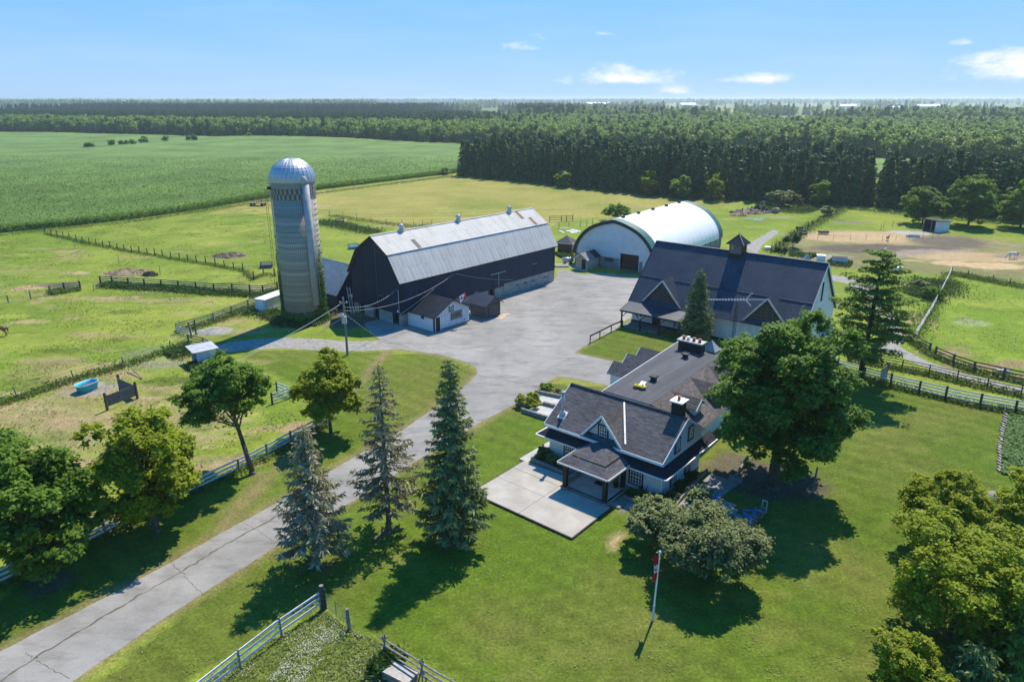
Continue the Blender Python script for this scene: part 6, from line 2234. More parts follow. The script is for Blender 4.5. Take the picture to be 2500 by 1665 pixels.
# heaps
def heap(name, label, cat, base, rx, ry, h, mat, seed=0, bits=0, bit_mat=None, bl=.5, bw=.06):
    o = thing(name, label, cat, base)
    n, m = 28, 9
    v, f = [], []
    for j in range(m + 1):
        q = j / m
        for i in range(n):
            a = 2 * math.pi * i / n
            nz = float(vnoise(np.array([math.cos(a) * 1.7 + q * 2 + seed * 9]), np.array([math.sin(a) * 1.7 + seed * 5]), 1, 3)[0])
            r_ = (1 - q) * (1 + .35 * nz)
            v.append((rx * r_ * math.cos(a), ry * r_ * math.sin(a), -.03 + h * (q ** .7) * (1 + .4 * nz)))
    for j in range(m):
        for i in range(n):
            f.append((j * n + i, j * n + (i + 1) % n, (j + 1) * n + (i + 1) % n, (j + 1) * n + i))
    MB().add(v, f).build('mound', mat, o, True)
    rr = random.Random(seed)
    mb = MB()
    for k in range(bits):
        a, r_ = rr.uniform(0, 6.28), math.sqrt(rr.random())
        z_ = h * max(0, (1 - r_)) ** .7
        p = V(rx * r_ * math.cos(a), ry * r_ * math.sin(a), z_ + .03)
        d = V(rr.gauss(0, 1), rr.gauss(0, 1), rr.gauss(0, .3)).normalized() * bl * rr.uniform(.4, 1)
        mb.bar(p - d, p + d, bw * rr.uniform(.6, 1.4), bw * .7)
    if bits:
        tag(mb.build('scraps', bit_mat or mat, o), kind='stuff')
    return o


m_manure = m_plain('manure', (.20, .145, .085), (.32, .24, .15), 2.5, .98, 0, .8, 5)
m_manure2 = m_plain('dark_manure', (.13, .10, .075), (.25, .19, .13), 2.5, .98, 0, .8, 5)
heap('manure_mound', 'broad tan bedding mound behind the weathered board fence', 'mound', zA(985, 365), 4.3, 2.6, .7, m_manure, 1, 260, m_manure, .35)
heap('straw_mound', 'brown straw mound in the pasture beside the wire fence', 'mound', zA(1760, 235), 3.4, 2.6, .6, m_manure2, 2, 320, m_manure2, .45)
heap('brush_pile', 'dark pile of twigs at the right end of the tan mound', 'brush pile', zA(1150, 385), 1.3, .8, .7, m_manure2, 3, 160, m_dark_wood, .6)
heap('gravel_pile', 'low grey gravel heap near the silo paddock gate', 'gravel pile', zA(1640, 810), 2.5, 1.7, .35, m_gravel, 4)
wp = heap('lumber_heap', 'heap of scrap lumber and wood chips behind the arch building', 'lumber heap', zDe(850, 395), 6, 2.6, 1.1, m_manure2, 5, 70, m_grey_wood, 1.5, .2)
heap('chip_pile', 'orange-tan wood chip pile at the left of the scrap heap', 'wood chips', zDe(690, 435), 2.8, 1.7, 1.1, m_plain('wood_chips', (.36, .24, .14), (.48, .34, .22), 4, .95, 0, .8, 8), 6, 220, m_plain('fresh_wood', (.45, .31, .19), None, 1, .9), .3, .08)
heap('burnt_pile', 'blackened timber pile on top of the scrap heap', 'timber pile', zDe(1000, 375), 2.6, 1.4, 1.7, m_black, 7, 60, m_dark_wood, 1.4, .2)
rb_ = thing('round_bale', 'weathered round bale at the end of the scrap heap', 'bale', zDe(1265, 398), .3)
MB().tube((-.7, 0, .75), (.7, 0, .75), .75, .75, 18).build('roll', m_plain('old_bale', (.22, .18, .12), (.32, .27, .19), 3, .95, 0, .5, 12), rb_, True)
MB().tube((.701, 0, .75), (.72, 0, .75), .6, .5, 18).build('end_spiral', m_manure, rb_)
lg = thing('cut_log', 'pale log lying on top of the scrap heap', 'log', zDe(1080, 255))
MB().tube((-1.0, 0, .45), (1.0, .2, .6), .38, .34, 12).build('stem', m_grey_wood, lg, True)
MB().tube((-1.02, 0, .45), (-1.04, 0, .45), .32, .28, 12).build('cut_end', m_concrete, lg)
for k, (p, L_) in enumerate(((zDe(930, 495), 5.0), (zDe(985, 520), 2.2))):
    o = thing('white_plank', ['long white plank lying in the grass below the scrap heap', 'short white plank lying in the grass below the scrap heap'][k], 'plank', p, -.05)
    MB().box(-L_ / 2, L_ / 2, -.2, .2, .0, .18).build('board', m_white_bright, o)
    MB().box(-L_ / 2 + .1, L_ / 2 - .1, -.12, .12, .181, .2).build('face', m_white, o)
for k, (a, b) in enumerate(((zSh(600, 180), zSh(830, 155)), (zSh(590, 220), zSh(700, 275)))):
    o = thing('garden_edging', ['white edging board along the garden fence', 'white slanting board on the garden grass'][k], 'board', a)
    MB().bar((0, 0, .1), tuple(b - a + V(0, 0, .1)), .3, .12).build('board', m_white_bright, o)
    MB().bar((0, 0, .0), (.01, 0, .06), .2, .2).build('support', m_concrete, o)
st9 = thing('stepping_stones', 'pale stepping stones in the garden grass', 'stepping stones', zSh(900, 225))
for (a, b) in ((800, 220), (870, 235), (940, 248), (885, 198), (950, 212), (1020, 228), (890, 258)):
    p = zSh(a, b) - st9.location
    MB().box(p.x - .45, p.x + .45, p.y - .5, p.y + .5, -.02, .06).build('stone', m_white, st9)
# oil tank and timbers beside the beige shed
tk = thing('fuel_tank', 'silver cylinder tank on timbers left of the beige shed', 'tank', zSh(780, 950), .35)
MB().tube((-1.0, 0, .85), (1.0, 0, .85), .5, .5, 18).build('cylinder', m_metal_light, tk, True)
for x_ in (-.6, .6):
    MB().box(x_ - .1, x_ + .1, -.5, .5, -.02, .4).build('cradle', m_dark_wood, tk)
MB().lathe([(.08, 1.3), (.08, 1.55), (.15, 1.58)], 8, (.3, 0)).build('filler', m_black_metal, tk)
tm = thing('timber_stack', 'stack of pale timbers left of the beige shed', 'timber stack', zSh(640, 1000), .1)
for k in range(5):
    MB().box(-1.3, 1.3, -.9 + k * .4, -.6 + k * .4, -.01, .28).build('timber', m_concrete_dark if k % 2 else m_concrete, tm)

# ================================================================== patio furniture
def adirondack(label, base, rz):
    o = thing('adirondack_chair', label, 'chair', base, rz, 'blue garden chairs')
    for k in range(5):
        MB().bar((-.28, -.3 + k * .13, .38 - k * .035), (.28, -.3 + k * .13, .38 - k * .035), .11, .025).build('seat_slat', m_blue, o)
    for k in range(5):
        x_ = -.24 + k * .12
        hh = .95 + .08 * (1 - abs(k - 2) / 2)
        MB().bar((x_, .25, .22), (x_ * 1.15, .55, hh), .105, .025, (0, 1, 0)).build('back_slat', m_blue, o)
    for s in (-1, 1):
        MB().bar((s * .36, -.38, .56), (s * .36, .42, .56), .14, .03).build('armrest', m_blue, o)
        MB().bar((s * .33, -.32, 0), (s * .33, -.32, .545), .1, .04).build('leg', m_blue, o)
        MB().bar((s * .31, -.3, .34), (s * .31, .6, .03), .04, .12).build('side_rail', m_blue, o)
        MB().bar((s * .34, .38, .1), (s * .34, .38, .545), .06, .04).build('arm_post', m_blue, o)
    MB().bar((-.33, .42, .5), (.33, .42, .5), .04, .08).build('back_rail', m_blue, o)
    return o


adirondack('blue slatted garden chair next to the log pile', zAd(885, 850), math.radians(-100))
adirondack('blue slatted garden chair near the house wall', zAd(555, 680), math.radians(150))
lpz = thing('firewood_rack', 'long low stack of split firewood on the terrace edge', 'firewood', zAd(880, 945))
a_, b_ = V(0, 0, 0), zAd(1030, 790) - lpz.location
d = (b_ - a_)
u_ = d.normalized()
n_ = V(-u_.y, u_.x, 0)
rr = random.Random(12)
m_log = [m_plain('firewood_a', (.20, .15, .11), (.30, .24, .19), 5, .95), m_plain('firewood_b', (.11, .085, .07), (.19, .15, .12), 5, .95), m_plain('firewood_c', (.33, .28, .24), (.42, .36, .30), 5, .95)]
logs = [MB().prism([(-.2, 0, 0), (-.2, .075, .02), (-.2, .06, .085), (-.2, -.03, .09), (-.2, -.07, .03)], (.42, 0, 0)).build('log', m, lpz) for m in m_log]
used = [False] * 3
for row in range(6):
    k = 0
    while k * .155 < d.length:
        i = rr.randrange(3)
        ob = logs[i] if not used[i] else logs[i].copy()
        if used[i]:
            link(ob, lpz)
        used[i] = True
        p = a_ + u_ * (k * .155 + rr.uniform(-.02, .02) + (row % 2) * .07) + n_ * rr.uniform(-.03, .03)
        ob.location = (p.x, p.y, .02 + row * .095)
        ob.rotation_euler = (rr.uniform(-.5, .5), 0, math.atan2(n_.y, n_.x) + rr.uniform(-.08, .08))
        k += 1
for p in (a_, b_ + u_ * .15):
    for s in (-.18, .18):
        MB().bar(p + n_ * s + V(0, 0, -.02), p + n_ * s + V(0, 0, .95), .06).build('rack_post', m_white_rail, lpz)
MB().bar(b_ + u_ * .15 + n_ * -.18 + V(0, 0, .98), b_ + u_ * .15 + n_ * .18 + V(0, 0, .98), .06).build('rack_top', m_white_rail, lpz)
stl = stone_wall('rubble_steps', 'dim grey stone steps in the shade of the big maple', [tuple((minv @ zAd(700, 470)).to_2d()), tuple((minv @ zAd(830, 500)).to_2d())], .32, .7, .6, m_concrete_dark)
bmk = thing('leaning_beam', 'long pale beam leaning in the shade below the maple', 'beam', zAd(750, 470))
MB().bar((0, 0, .05), tuple(zAd(880, 300) - bmk.location + V(0, 0, .5)), .2, .16).build('timber', m_grey_wood, bmk)
MB().bar((.2, .3, .0), (.5, .6, .3), .2, .2).build('block', m_concrete_dark, bmk)

# garden edging stones on the right lawn edge
ge = thing('stone_edging', 'line of pale stones edging the vegetable plot at right', 'stone edging', zE(945, 590))
pts = [zE(975, 305), zE(958, 370), zE(945, 470), zE(942, 590)]
rr = random.Random(3)
es = [MB().box(-.2, .2, -.28, .28, -.03, .16).build('stone', m_plain('edging_stone%d' % k, (.24, .22, .19), (.34, .31, .27), 5, .95, 0, .3, 10), ge) for k in range(2)]
eu = [0, 0]
for a, b in zip(pts[:-1], pts[1:]):
    n = int((b - a).length / .6)
    for k in range(n):
        i = rr.randrange(2)
        ob = es[i] if not eu[i] else es[i].copy()
        if eu[i]:
            link(ob, ge)
        eu[i] = 1
        p = a.lerp(b, k / n) - ge.location
        ob.location = (p.x + rr.uniform(-.06, .06), p.y, 0)
        ob.rotation_euler = (0, 0, rr.uniform(-.3, .3))
        ob.scale = (rr.uniform(.4, .7), rr.uniform(.8, 1.0), rr.uniform(.6, 1.0))
# junk by the right trees
jk = thing('tarp_bundle', 'grey tarp covered bundle beside the right-hand trees', 'tarp', zE(915, 705), -.2)
MB().lathe([(.8, 0), (.75, .2), (.5, .4), (.1, .48)], 12).build('cover', m_concrete_dark, jk, True)
MB().bar((-1.2, .2, .1), (1.4, -.2, .12), .3, .2).build('beam', m_dark_wood, jk)
jk2 = thing('stone_heap', 'small heap of pale stones by the right-hand trees', 'stone heap', zE(860, 800))
for k in range(9):
    rr2 = random.Random(k)
    p = V(rr2.uniform(-.8, .8), rr2.uniform(-.4, .4), 0)
    MB().lathe([(.15, -.02), (.28, .1), (.22, .26), (.05, .32)], 8).build('stone', m_concrete, jk2).location = p

# ================================================================== lawn flagpole
fpz = thing('flagpole', 'white lawn flagpole with limp red and white flag', 'flagpole', G(1593.5, 1513.6))
FH = 4.85
MB().tube((0, 0, -.05), (.02, 0, 1.1), .075, .07, 10).build('lower_tube', m_white_rail, fpz)
MB().tube((.02, 0, 1.1), (.11, 0, FH), .055, .045, 10).build('upper_tube', m_white_bright, fpz)
MB().lathe([(.05, FH), (.08, FH + .05), (.03, FH + .12)], 8, (.11, 0)).build('ball', m_white_bright, fpz)


def limp(z0, z1, mat, nm):
    v, f = [], []
    nz_, nx_ = 8, 7
    for j in range(nz_ + 1):
        z_ = z0 + (z1 - z0) * j / nz_
        for i in range(nx_ + 1):
            q = i / nx_
            wdt = .26 * (1 + .25 * math.sin(z_ * 3))
            v.append((.06 - q * wdt - .02 * (FH - z_), .09 * math.sin(q * 11 + z_ * 1.3), z_ - .12 * q))
            if i and j:
                k = j * (nx_ + 1) + i
                f.append((k, k - 1, k - nx_ - 2, k - nx_ - 1))
    return MB().add(v, f).build(nm, mat, fpz, True)


limp(FH - .15, FH - .85, m_red, 'red_band')
limp(FH - .85, FH - 1.35, m_white_bright, 'white_band')
limp(FH - 1.35, FH - 1.95, m_red, 'red_band')
MB().prism([(-.08 + x_, -.135, FH - 1.12 + z_) for x_, z_ in maple_leaf(0, 0, .2)], (0, .01, 0)).build('leaf_emblem', m_red, fpz)

# ================================================================== animals
def skin_mesh(name, pts, edges, mat, parent, sub=2):
    """pts: name -> (co, (rx, ry))"""
    keys = list(pts)
    me = bpy.data.meshes.new(name)
    me.from_pydata([pts[k][0] for k in keys], [(keys.index(a), keys.index(b)) for a, b in edges], [])
    o = bpy.data.objects.new(name, me)
    COL.objects.link(o)
    md = o.modifiers.new('skin', 'SKIN')
    for i, k in enumerate(keys):
        r = pts[k][1]
        me.skin_vertices[0].data[i].radius = r if isinstance(r, tuple) else (r, r)
    me.skin_vertices[0].data[0].use_root = True
    s = o.modifiers.new('sub', 'SUBSURF')
    s.levels = s.render_levels = sub
    dg = bpy.context.evaluated_depsgraph_get()
    me2 = bpy.data.meshes.new_from_object(o.evaluated_get(dg))
    me2.name = name
    bpy.data.objects.remove(o)
    ob = bpy.data.objects.new(name, me2)
    me2.materials.clear()
    me2.materials.append(mat)
    for p in me2.polygons:
        p.use_smooth = True
    link(ob, parent)
    return ob


def quadruped(name, label, cat, base, rz, k, mat, mane, grazing=True, ears=.1, hoof=m_black):
    """horse-like animal facing +X, withers about 1.5 m for k = 1"""
    o = thing(name, label, cat, base, rz)
    S = lambda x, y, z: (x * k, y * k, z * k)
    head = dict(n1=(S(.78, 0, 1.28), (.2 * k, .15 * k)), n2=(S(1.1, 0, .98), (.15 * k, .11 * k)), n3=(S(1.32, 0, .62), (.13 * k, .10 * k)), h1=(S(1.46, 0, .36), (.11 * k, .10 * k)), h2=(S(1.52, 0, .08), (.07 * k, .07 * k))) if grazing else \
        dict(n1=(S(.78, 0, 1.42), (.2 * k, .15 * k)), n2=(S(.98, 0, 1.72), (.15 * k, .11 * k)), n3=(S(1.1, 0, 1.95), (.12 * k, .1 * k)), h1=(S(1.3, 0, 1.88), (.11 * k, .1 * k)), h2=(S(1.58, 0, 1.66), (.07 * k, .07 * k)))
    P = dict(pel=(S(-.55, 0, 1.18), (.30 * k, .27 * k)), b1=(S(-.15, 0, 1.10), (.30 * k, .27 * k)), b2=(S(.3, 0, 1.12), (.33 * k, .27 * k)), sh=(S(.6, 0, 1.2), (.28 * k, .23 * k)), rmp=(S(-.82, 0, 1.2), (.2 * k, .2 * k)))
    P.update(head)
    E = [('pel', 'b1'), ('b1', 'b2'), ('b2', 'sh'), ('sh', 'n1'), ('n1', 'n2'), ('n2', 'n3'), ('n3', 'h1'), ('h1', 'h2'), ('pel', 'rmp')]
    for s, q in ((-1, 'l'), (1, 'r')):
        dx = .08 * s
        P['f1' + q] = (S(.55, .17 * s, .92), .13 * k)
        P['f2' + q] = (S(.55 + dx, .17 * s, .52), .065 * k)
        P['f3' + q] = (S(.55 + dx * .8, .17 * s, .12), .045 * k)
        P['f4' + q] = (S(.58 + dx * .8, .17 * s, .02), .06 * k)
        P['h1' + q] = (S(-.55, .17 * s, .88), .17 * k)
        P['h2' + q] = (S(-.5 - dx, .17 * s, .74), .11 * k)
        P['h3' + q] = (S(-.74 - dx, .17 * s, .5), .065 * k)
        P['h4' + q] = (S(-.70 - dx, .17 * s, .14), .045 * k)
        P['h5' + q] = (S(-.66 - dx, .17 * s, .02), .06 * k)
        E += [('sh', 'f1' + q), ('f1' + q, 'f2' + q), ('f2' + q, 'f3' + q), ('f3' + q, 'f4' + q), ('pel', 'h1' + q), ('h1' + q, 'h2' + q), ('h2' + q, 'h3' + q), ('h3' + q, 'h4' + q), ('h4' + q, 'h5' + q)]
    skin_mesh('body', P, E, mat, o)
    hd_, nk = Vector(head['n3'][0]), Vector(head['n1'][0])
    for s in (-1, 1):
        MB().tube(hd_ + V(.02 * k, .06 * k * s, .08 * k), hd_ + V(.03 * k, .09 * k * s, (.1 + ears) * k + .08 * k), .04 * k, .01 * k, 6).build('ear', mat, o)
    mn = MB()
    for i in range(8):
        p = nk.lerp(hd_, i / 7) + V(-.06 * k, 0, .13 * k)
        mn.bar(p, p + V(-.06 * k, .09 * k, -.16 * k), .1 * k, .05 * k)
    mn.build('mane', mane, o)
    MB().path([S(-.95, 0, 1.25), S(-1.08, 0, 1.0), S(-1.08, 0, .5)], [.05 * k, .09 * k, .03 * k], 7).build('tail', mane, o)
    return o


m_bay = m_plain('bay_coat', (.20, .085, .035), (.27, .125, .055), 2, .6)
t = NT('pinto_coat')
cc = t.ramp(t.noise(t.coord('Object'), 1.7, 1), [(.42, (.62, .58, .52)), (.60, (.70, .66, .6)), (.64, (.03, .028, .026))])
t.bsdf(cc, .7)
quadruped('bay_horse', 'bay horse with black tail cut by the left edge', 'horse', zA(15, 845), math.pi - .15, 1.0, m_bay, m_black)
quadruped('pinto_horse', 'white horse with dark patches grazing at the far right', 'horse', zF(1790, 728), math.pi + .1, 1.0, t.mat, m_black)
quadruped('donkey', 'small brown donkey facing the camera in the bare lot', 'donkey', zF(835, 590), -math.pi / 2 - .2, .72, m_plain('donkey_coat', (.16, .11, .08), (.30, .24, .19), 3, .85), m_black, False, .22)
gtm = m_plain('goat_coat', (.66, .63, .58), None, 1, .85)
quadruped('goat', 'little white goat behind the orange frame', 'goat', zF(815, 672), .4, .5, gtm, gtm, False, .1)

# ================================================================== vegetation
m_lf_maple = m_leaf('maple_leaf', (0.070, 0.144, 0.019), (0.210, 0.330, 0.043))
m_lf_maple_l = m_leaf('light_maple_leaf', (0.11, 0.165, 0.012), (0.33, 0.385, 0.032))
m_lf_deep = m_leaf('deep_green_leaf', (0.070, 0.146, 0.022), (0.210, 0.330, 0.053))
m_lf_yel = m_leaf('yellow_green_leaf', (0.132, 0.182, 0.013), (0.374, 0.418, 0.033))
m_lf_olive = m_leaf('olive_leaf', (0.083, 0.110, 0.037), (0.259, 0.292, 0.110), .2)
m_nd_blue = m_leaf('grey_spruce_needle', (0.105, 0.145, 0.055), (0.28, 0.325, 0.125), .12)
m_nd_green = m_leaf('spruce_needle', (0.06, 0.11, 0.03), (0.2, 0.265, 0.085), .12)
m_nd_dark = m_leaf('dark_spruce_needle', (0.022, 0.061, 0.020), (0.088, 0.165, 0.050), .1)
m_nd_pine = m_leaf('pine_needle', (0.065, 0.14, 0.022), (0.25, 0.33, 0.05), .2)
m_nd_dry = m_leaf('dry_spruce_needle', (0.165, 0.158, 0.09), (0.38, 0.36, 0.225), .12)
m_weed = m_leaf('weed_leaf', (0.072, 0.122, 0.020), (0.172, 0.230, 0.052), .3, 1.0)
m_weed_l = m_leaf('pale_weed_leaf', (.11, .15, .03), (.25, .29, .08), .3, 1.0)
m_weed_d = m_leaf('dark_weed_leaf', (0.036, 0.075, 0.018), (0.090, 0.150, 0.036), .25, 1.0)
m_corn = m_leaf('corn_leaf', (0.075, 0.145, 0.02), (0.19, 0.3, 0.06), .3, .3)
m_wood_f = m_leaf('forest_leaf', (0.079, 0.159, 0.026), (0.238, 0.351, 0.066), .2, .4)
m_wood_f2 = m_leaf('forest_leaf_light', (0.130, 0.209, 0.027), (0.352, 0.438, 0.074), .2, .4)
m_veg = m_leaf('vegetable_leaf', (0.06, 0.13, 0.03), (0.15, 0.26, 0.07), .25, 1.2)


def cards(pos, nrm, size, aspect, rng, droop=None):
    """diamond leaf faces -> verts, quads"""
    n = len(pos)
    nrm = nrm / (np.linalg.norm(nrm, axis=1, keepdims=True) + 1e-9)
    r = rng.normal(size=(n, 3)) if droop is None else droop
    t_ = r - nrm * np.sum(r * nrm, 1, keepdims=True)
    t_ /= np.linalg.norm(t_, axis=1, keepdims=True) + 1e-9
    b = np.cross(nrm, t_)
    sz = np.asarray(size).reshape(-1, 1)
    w = sz * aspect
    fold = nrm * sz * .18
    v = np.stack([pos - t_ * sz, pos + b * w + fold, pos + t_ * sz, pos - b * w + fold], 1).reshape(-1, 3)
    return v, np.arange(4 * n).reshape(-1, 4)


def sphere_dirs(n, rng, zmin=-1.0):
    z = rng.uniform(zmin, 1, n)
    a = rng.uniform(0, 2 * np.pi, n)
    r = np.sqrt(1 - z * z)
    return np.stack([r * np.cos(a), r * np.sin(a), z], 1)


def crown_leaves(rng, cen, rx, rz, nl, n, leaf, lobe=(.2, .34), zmin=-.55, fill=.12, aspect=.6, taper=0.):
    """clumped crown: lobes spread over an ellipsoid, leaves on the lobes"""
    ld = sphere_dirs(nl, rng, zmin)
    lr = np.where(rng.random(nl) < .14, rng.uniform(.86, .97, nl), rng.uniform(.5, .86, nl))[:, None]
    ctr = ld * lr * np.array([rx, rx, rz])
    if taper:
        k = 1 - taper * (ctr[:, 2] / rz + 1) * .5
        ctr[:, :2] *= k[:, None]
    rad = rng.uniform(*lobe, nl) * rx
    pr = rad ** 2 / np.sum(rad ** 2)
    # twigs: small leaf clusters over each lobe
    nt_ = max(nl * 6, n // 38)
    tl_ = rng.choice(nl, nt_, p=pr)
    td = sphere_dirs(nt_, rng, -.7)
    tc = ctr[tl_] + td * (rng.uniform(.55, 1.12, nt_) * rad[tl_])[:, None] * np.array([1, 1, .82])
    ti = rng.integers(0, nt_, n)
    d = td[ti]
    pos = tc[ti] + rng.normal(size=(n, 3)) * (rad[tl_[ti]] * .12 + leaf * .45)[:, None] * np.array([1, 1, .6])
    nf = int(n * fill)
    if nf:
        pos[:nf] = sphere_dirs(nf, rng) * (rng.random(nf) ** .5)[:, None] * np.array([rx, rx, rz]) * .75
    nrm = d * .55 + np.array([0, 0, 1.0]) + rng.normal(size=(n, 3)) * .38
    v, f = cards(pos + cen, nrm, leaf * rng.uniform(.6, 1.25, n), aspect, rng)
    return v, f, ctr + cen, rad


def limb_mesh(rng, top, ctr, r0, H, lean, nb=12):
    mb = MB()
    a = V(0, 0, -.1)
    b = V(lean[0] * .35, lean[1] * .35, top * .5)
    c_ = V(lean[0] * .8, lean[1] * .8, top)
    mb.tube((0, 0, -.1), (0, 0, .25), r0 * 1.5, r0 * 1.05, 10)
    mb.tube((0, 0, .25), b, r0 * 1.05, r0 * .8, 10)
    mb.tube(b, c_, r0 * .8, r0 * .5, 9)
    idx = rng.permutation(len(ctr))[:nb]
    for i in idx:
        e = Vector(ctr[i])
        s = b.lerp(c_, rng.uniform(.2, 1.0))
        m_ = s.lerp(e, .5) + V(0, 0, .25)
        mb.tube(s, m_, r0 * .38, r0 * .22, 6)
        mb.tube(m_, e, r0 * .22, r0 * .07, 5)
    return mb


def broadleaf(name, label, base, H, R, cb, seed, n, leaf, mat, lean=(0, 0), nl=44, lobe=(.15, .29), group=None, cat='tree', r0=None, zmin=-.55, bark=m_bark, taper=0., fill=.04):
    rng = np.random.default_rng(seed)
    R *= .9
    o = thing(name, label, cat, base, 0, group)
    cen = np.array([lean[0], lean[1], (H + cb) / 2])
    if n > 1500:
        n, leaf, nl = int(n * 2.3), leaf * .58, int(nl * 1.25)
    v, f, ctr, rad = crown_leaves(rng, cen, R, (H - cb) / 2, nl, n, leaf, lobe, zmin, fill, taper=taper)
    v[:, 2] = np.maximum(v[:, 2], .05)
    r0 = r0 or H * .022
    limb_mesh(rng, cb + (H - cb) * .45, ctr, r0, H, lean, 14).build('trunk', bark, o, True)
    mesh_np('crown', v, f, mat, o)
    return o


def spruce_geo(rng, H, R, zb, whorl=.42, nb=7, tw=10, tl=.45, dens=1.0, droop=.25, thin=1.0, asp=.28, power=.85):
    P, Nn, S, T = [], [], [], []
    stems = MB()
    z = zb
    while z < H - .3:
        f_ = (z - zb) / (H - zb)
        L = R * (1 - f_) ** power + .1
        if f_ < .12:
            L *= .75 + f_ * 2
        k = max(4, int(nb * (1 - .35 * f_)))
        a0 = rng.uniform(0, 6.28)
        for i in range(k):
            a = a0 + 6.283 * i / k + rng.uniform(-.25, .25)
            l = L * rng.uniform(.68, 1.12)
            d = np.array([math.cos(a), math.sin(a), 0])
            zz = z + rng.uniform(-.15, .15)
            dr = droop * rng.uniform(.6, 1.4) * (1 - f_ * .9)
            side = np.array([-d[1], d[0], 0])
            n = max(3, int(tw * l / R * dens) + 2)
            q = np.linspace(.12 if f_ > .3 else .22, 1.0, n)
            q = np.repeat(q, 3)
            cz = zz - dr * l * np.sin(q * 2.2) + .10 * l * q * q + .1 * f_ * l
            c = d[None] * (l * q)[:, None] + np.stack([0 * q, 0 * q, cz], 1)
            sg = rng.uniform(-1, 1, len(q))
            tdir = d[None] * .75 + side[None] * sg[:, None] * 1.1 + np.array([0, 0, 1]) * rng.uniform(-.55, .12, len(q))[:, None]
            tdir /= np.linalg.norm(tdir, axis=1, keepdims=True)
            ln = tl * rng.uniform(.55, 1.2, len(q)) * (.75 + .4 * (1 - f_))
            if thin < 1:
                keep = rng.random(len(q)) < thin
                c, tdir, ln = c[keep], tdir[keep], ln[keep]
            P.append(c + tdir * ln[:, None] * .6)
            T.append(tdir)
            S.append(ln)
            nn = d * .75 + np.array([0, 0, .8]) + rng.normal(size=(len(ln), 3)) * .5
            Nn.append(nn)
            if l > .5:
                stems.tube((0, 0, zz), d * l * .85 + np.array([0, 0, zz - dr * l * math.sin(1.87) + .07 * l]), .035, .012, 4)
        z += whorl * rng.uniform(.8, 1.2) * (1 - .35 * f_)
    # leader
    n = 16
    lz = np.linspace(H - .9, H, n)
    P.append(np.stack([rng.normal(size=n) * .06, rng.normal(size=n) * .06, lz], 1))
    T.append(np.stack([rng.normal(size=n) * .5, rng.normal(size=n) * .5, np.ones(n)], 1))
    S.append(np.full(n, .22))
    Nn.append(rng.normal(size=(n, 3)))
    P, T, S, Nn = map(np.concatenate, (P, T, S, Nn))
    v, f = cards(P, Nn, S * .62, asp, rng, T)
    return v, f, stems


def spruce(name, label, base, H, R, zb, seed, mat, group=None, r0=None, bark=m_bark, **k):
    rng = np.random.default_rng(seed)
    o = thing(name, label, 'tree', base, 0, group)
    v, f, stems = spruce_geo(rng, H, R, zb, **k)
    r0 = r0 or H * .014
    stems.tube((0, 0, -.1), (0, 0, .4), r0 * 1.5, r0, 10)
    stems.tube((0, 0, .4), (0, 0, H * .55), r0, r0 * .6, 9)
    stems.tube((0, 0, H * .55), (0, 0, H - .2), r0 * .6, .015, 7)
    stems.build('trunk', bark, o)
    mesh_np('crown', v, f, mat, o)
    return o


# ---- three drive-side spruces
for (lab, b, t_, R, zb, sd_, mt, kw) in (
        ('grey-green spruce left of the drive trio, nearest the road', (775, 1378), (730, 1035), 2.75, 1.7, 21, m_nd_dry, dict(thin=.72, tw=30, nb=7, droop=.14)),
        ('sparse grey spruce in the middle of the drive trio', (950, 1292), (913, 885), 2.75, 2.4, 22, m_nd_dry, dict(thin=.55, tw=30, nb=6, droop=.3)),
        ('dense blue-green spruce, rightmost of the drive trio', (1110, 1325), (1075, 875), 2.7, 1.5, 23, m_nd_blue, dict(thin=1.0, tw=32, nb=8, droop=.22))):
    B = G(*b)
    spruce('drive_spruce', lab, B, height_at(B, *t_), R, zb, sd_, mt, 'spruces along the drive', whorl=.42, tl=.42, r0=.2, asp=.24, **kw)
# spruce between house and event barn
VM = Matrix.Translation((17.034, 96.631, 0)) @ Matrix.Rotation(-.678, 4, 'Z')
B = VM @ V(11.1, -2.9, 0)
spruce('barn_spruce', 'green spruce standing before the event barn wall', B, height_at(B, 1737, 655), 2.2, .6, 31, m_nd_green, whorl=.36, tl=.5, tw=15, nb=8, thin=.85)


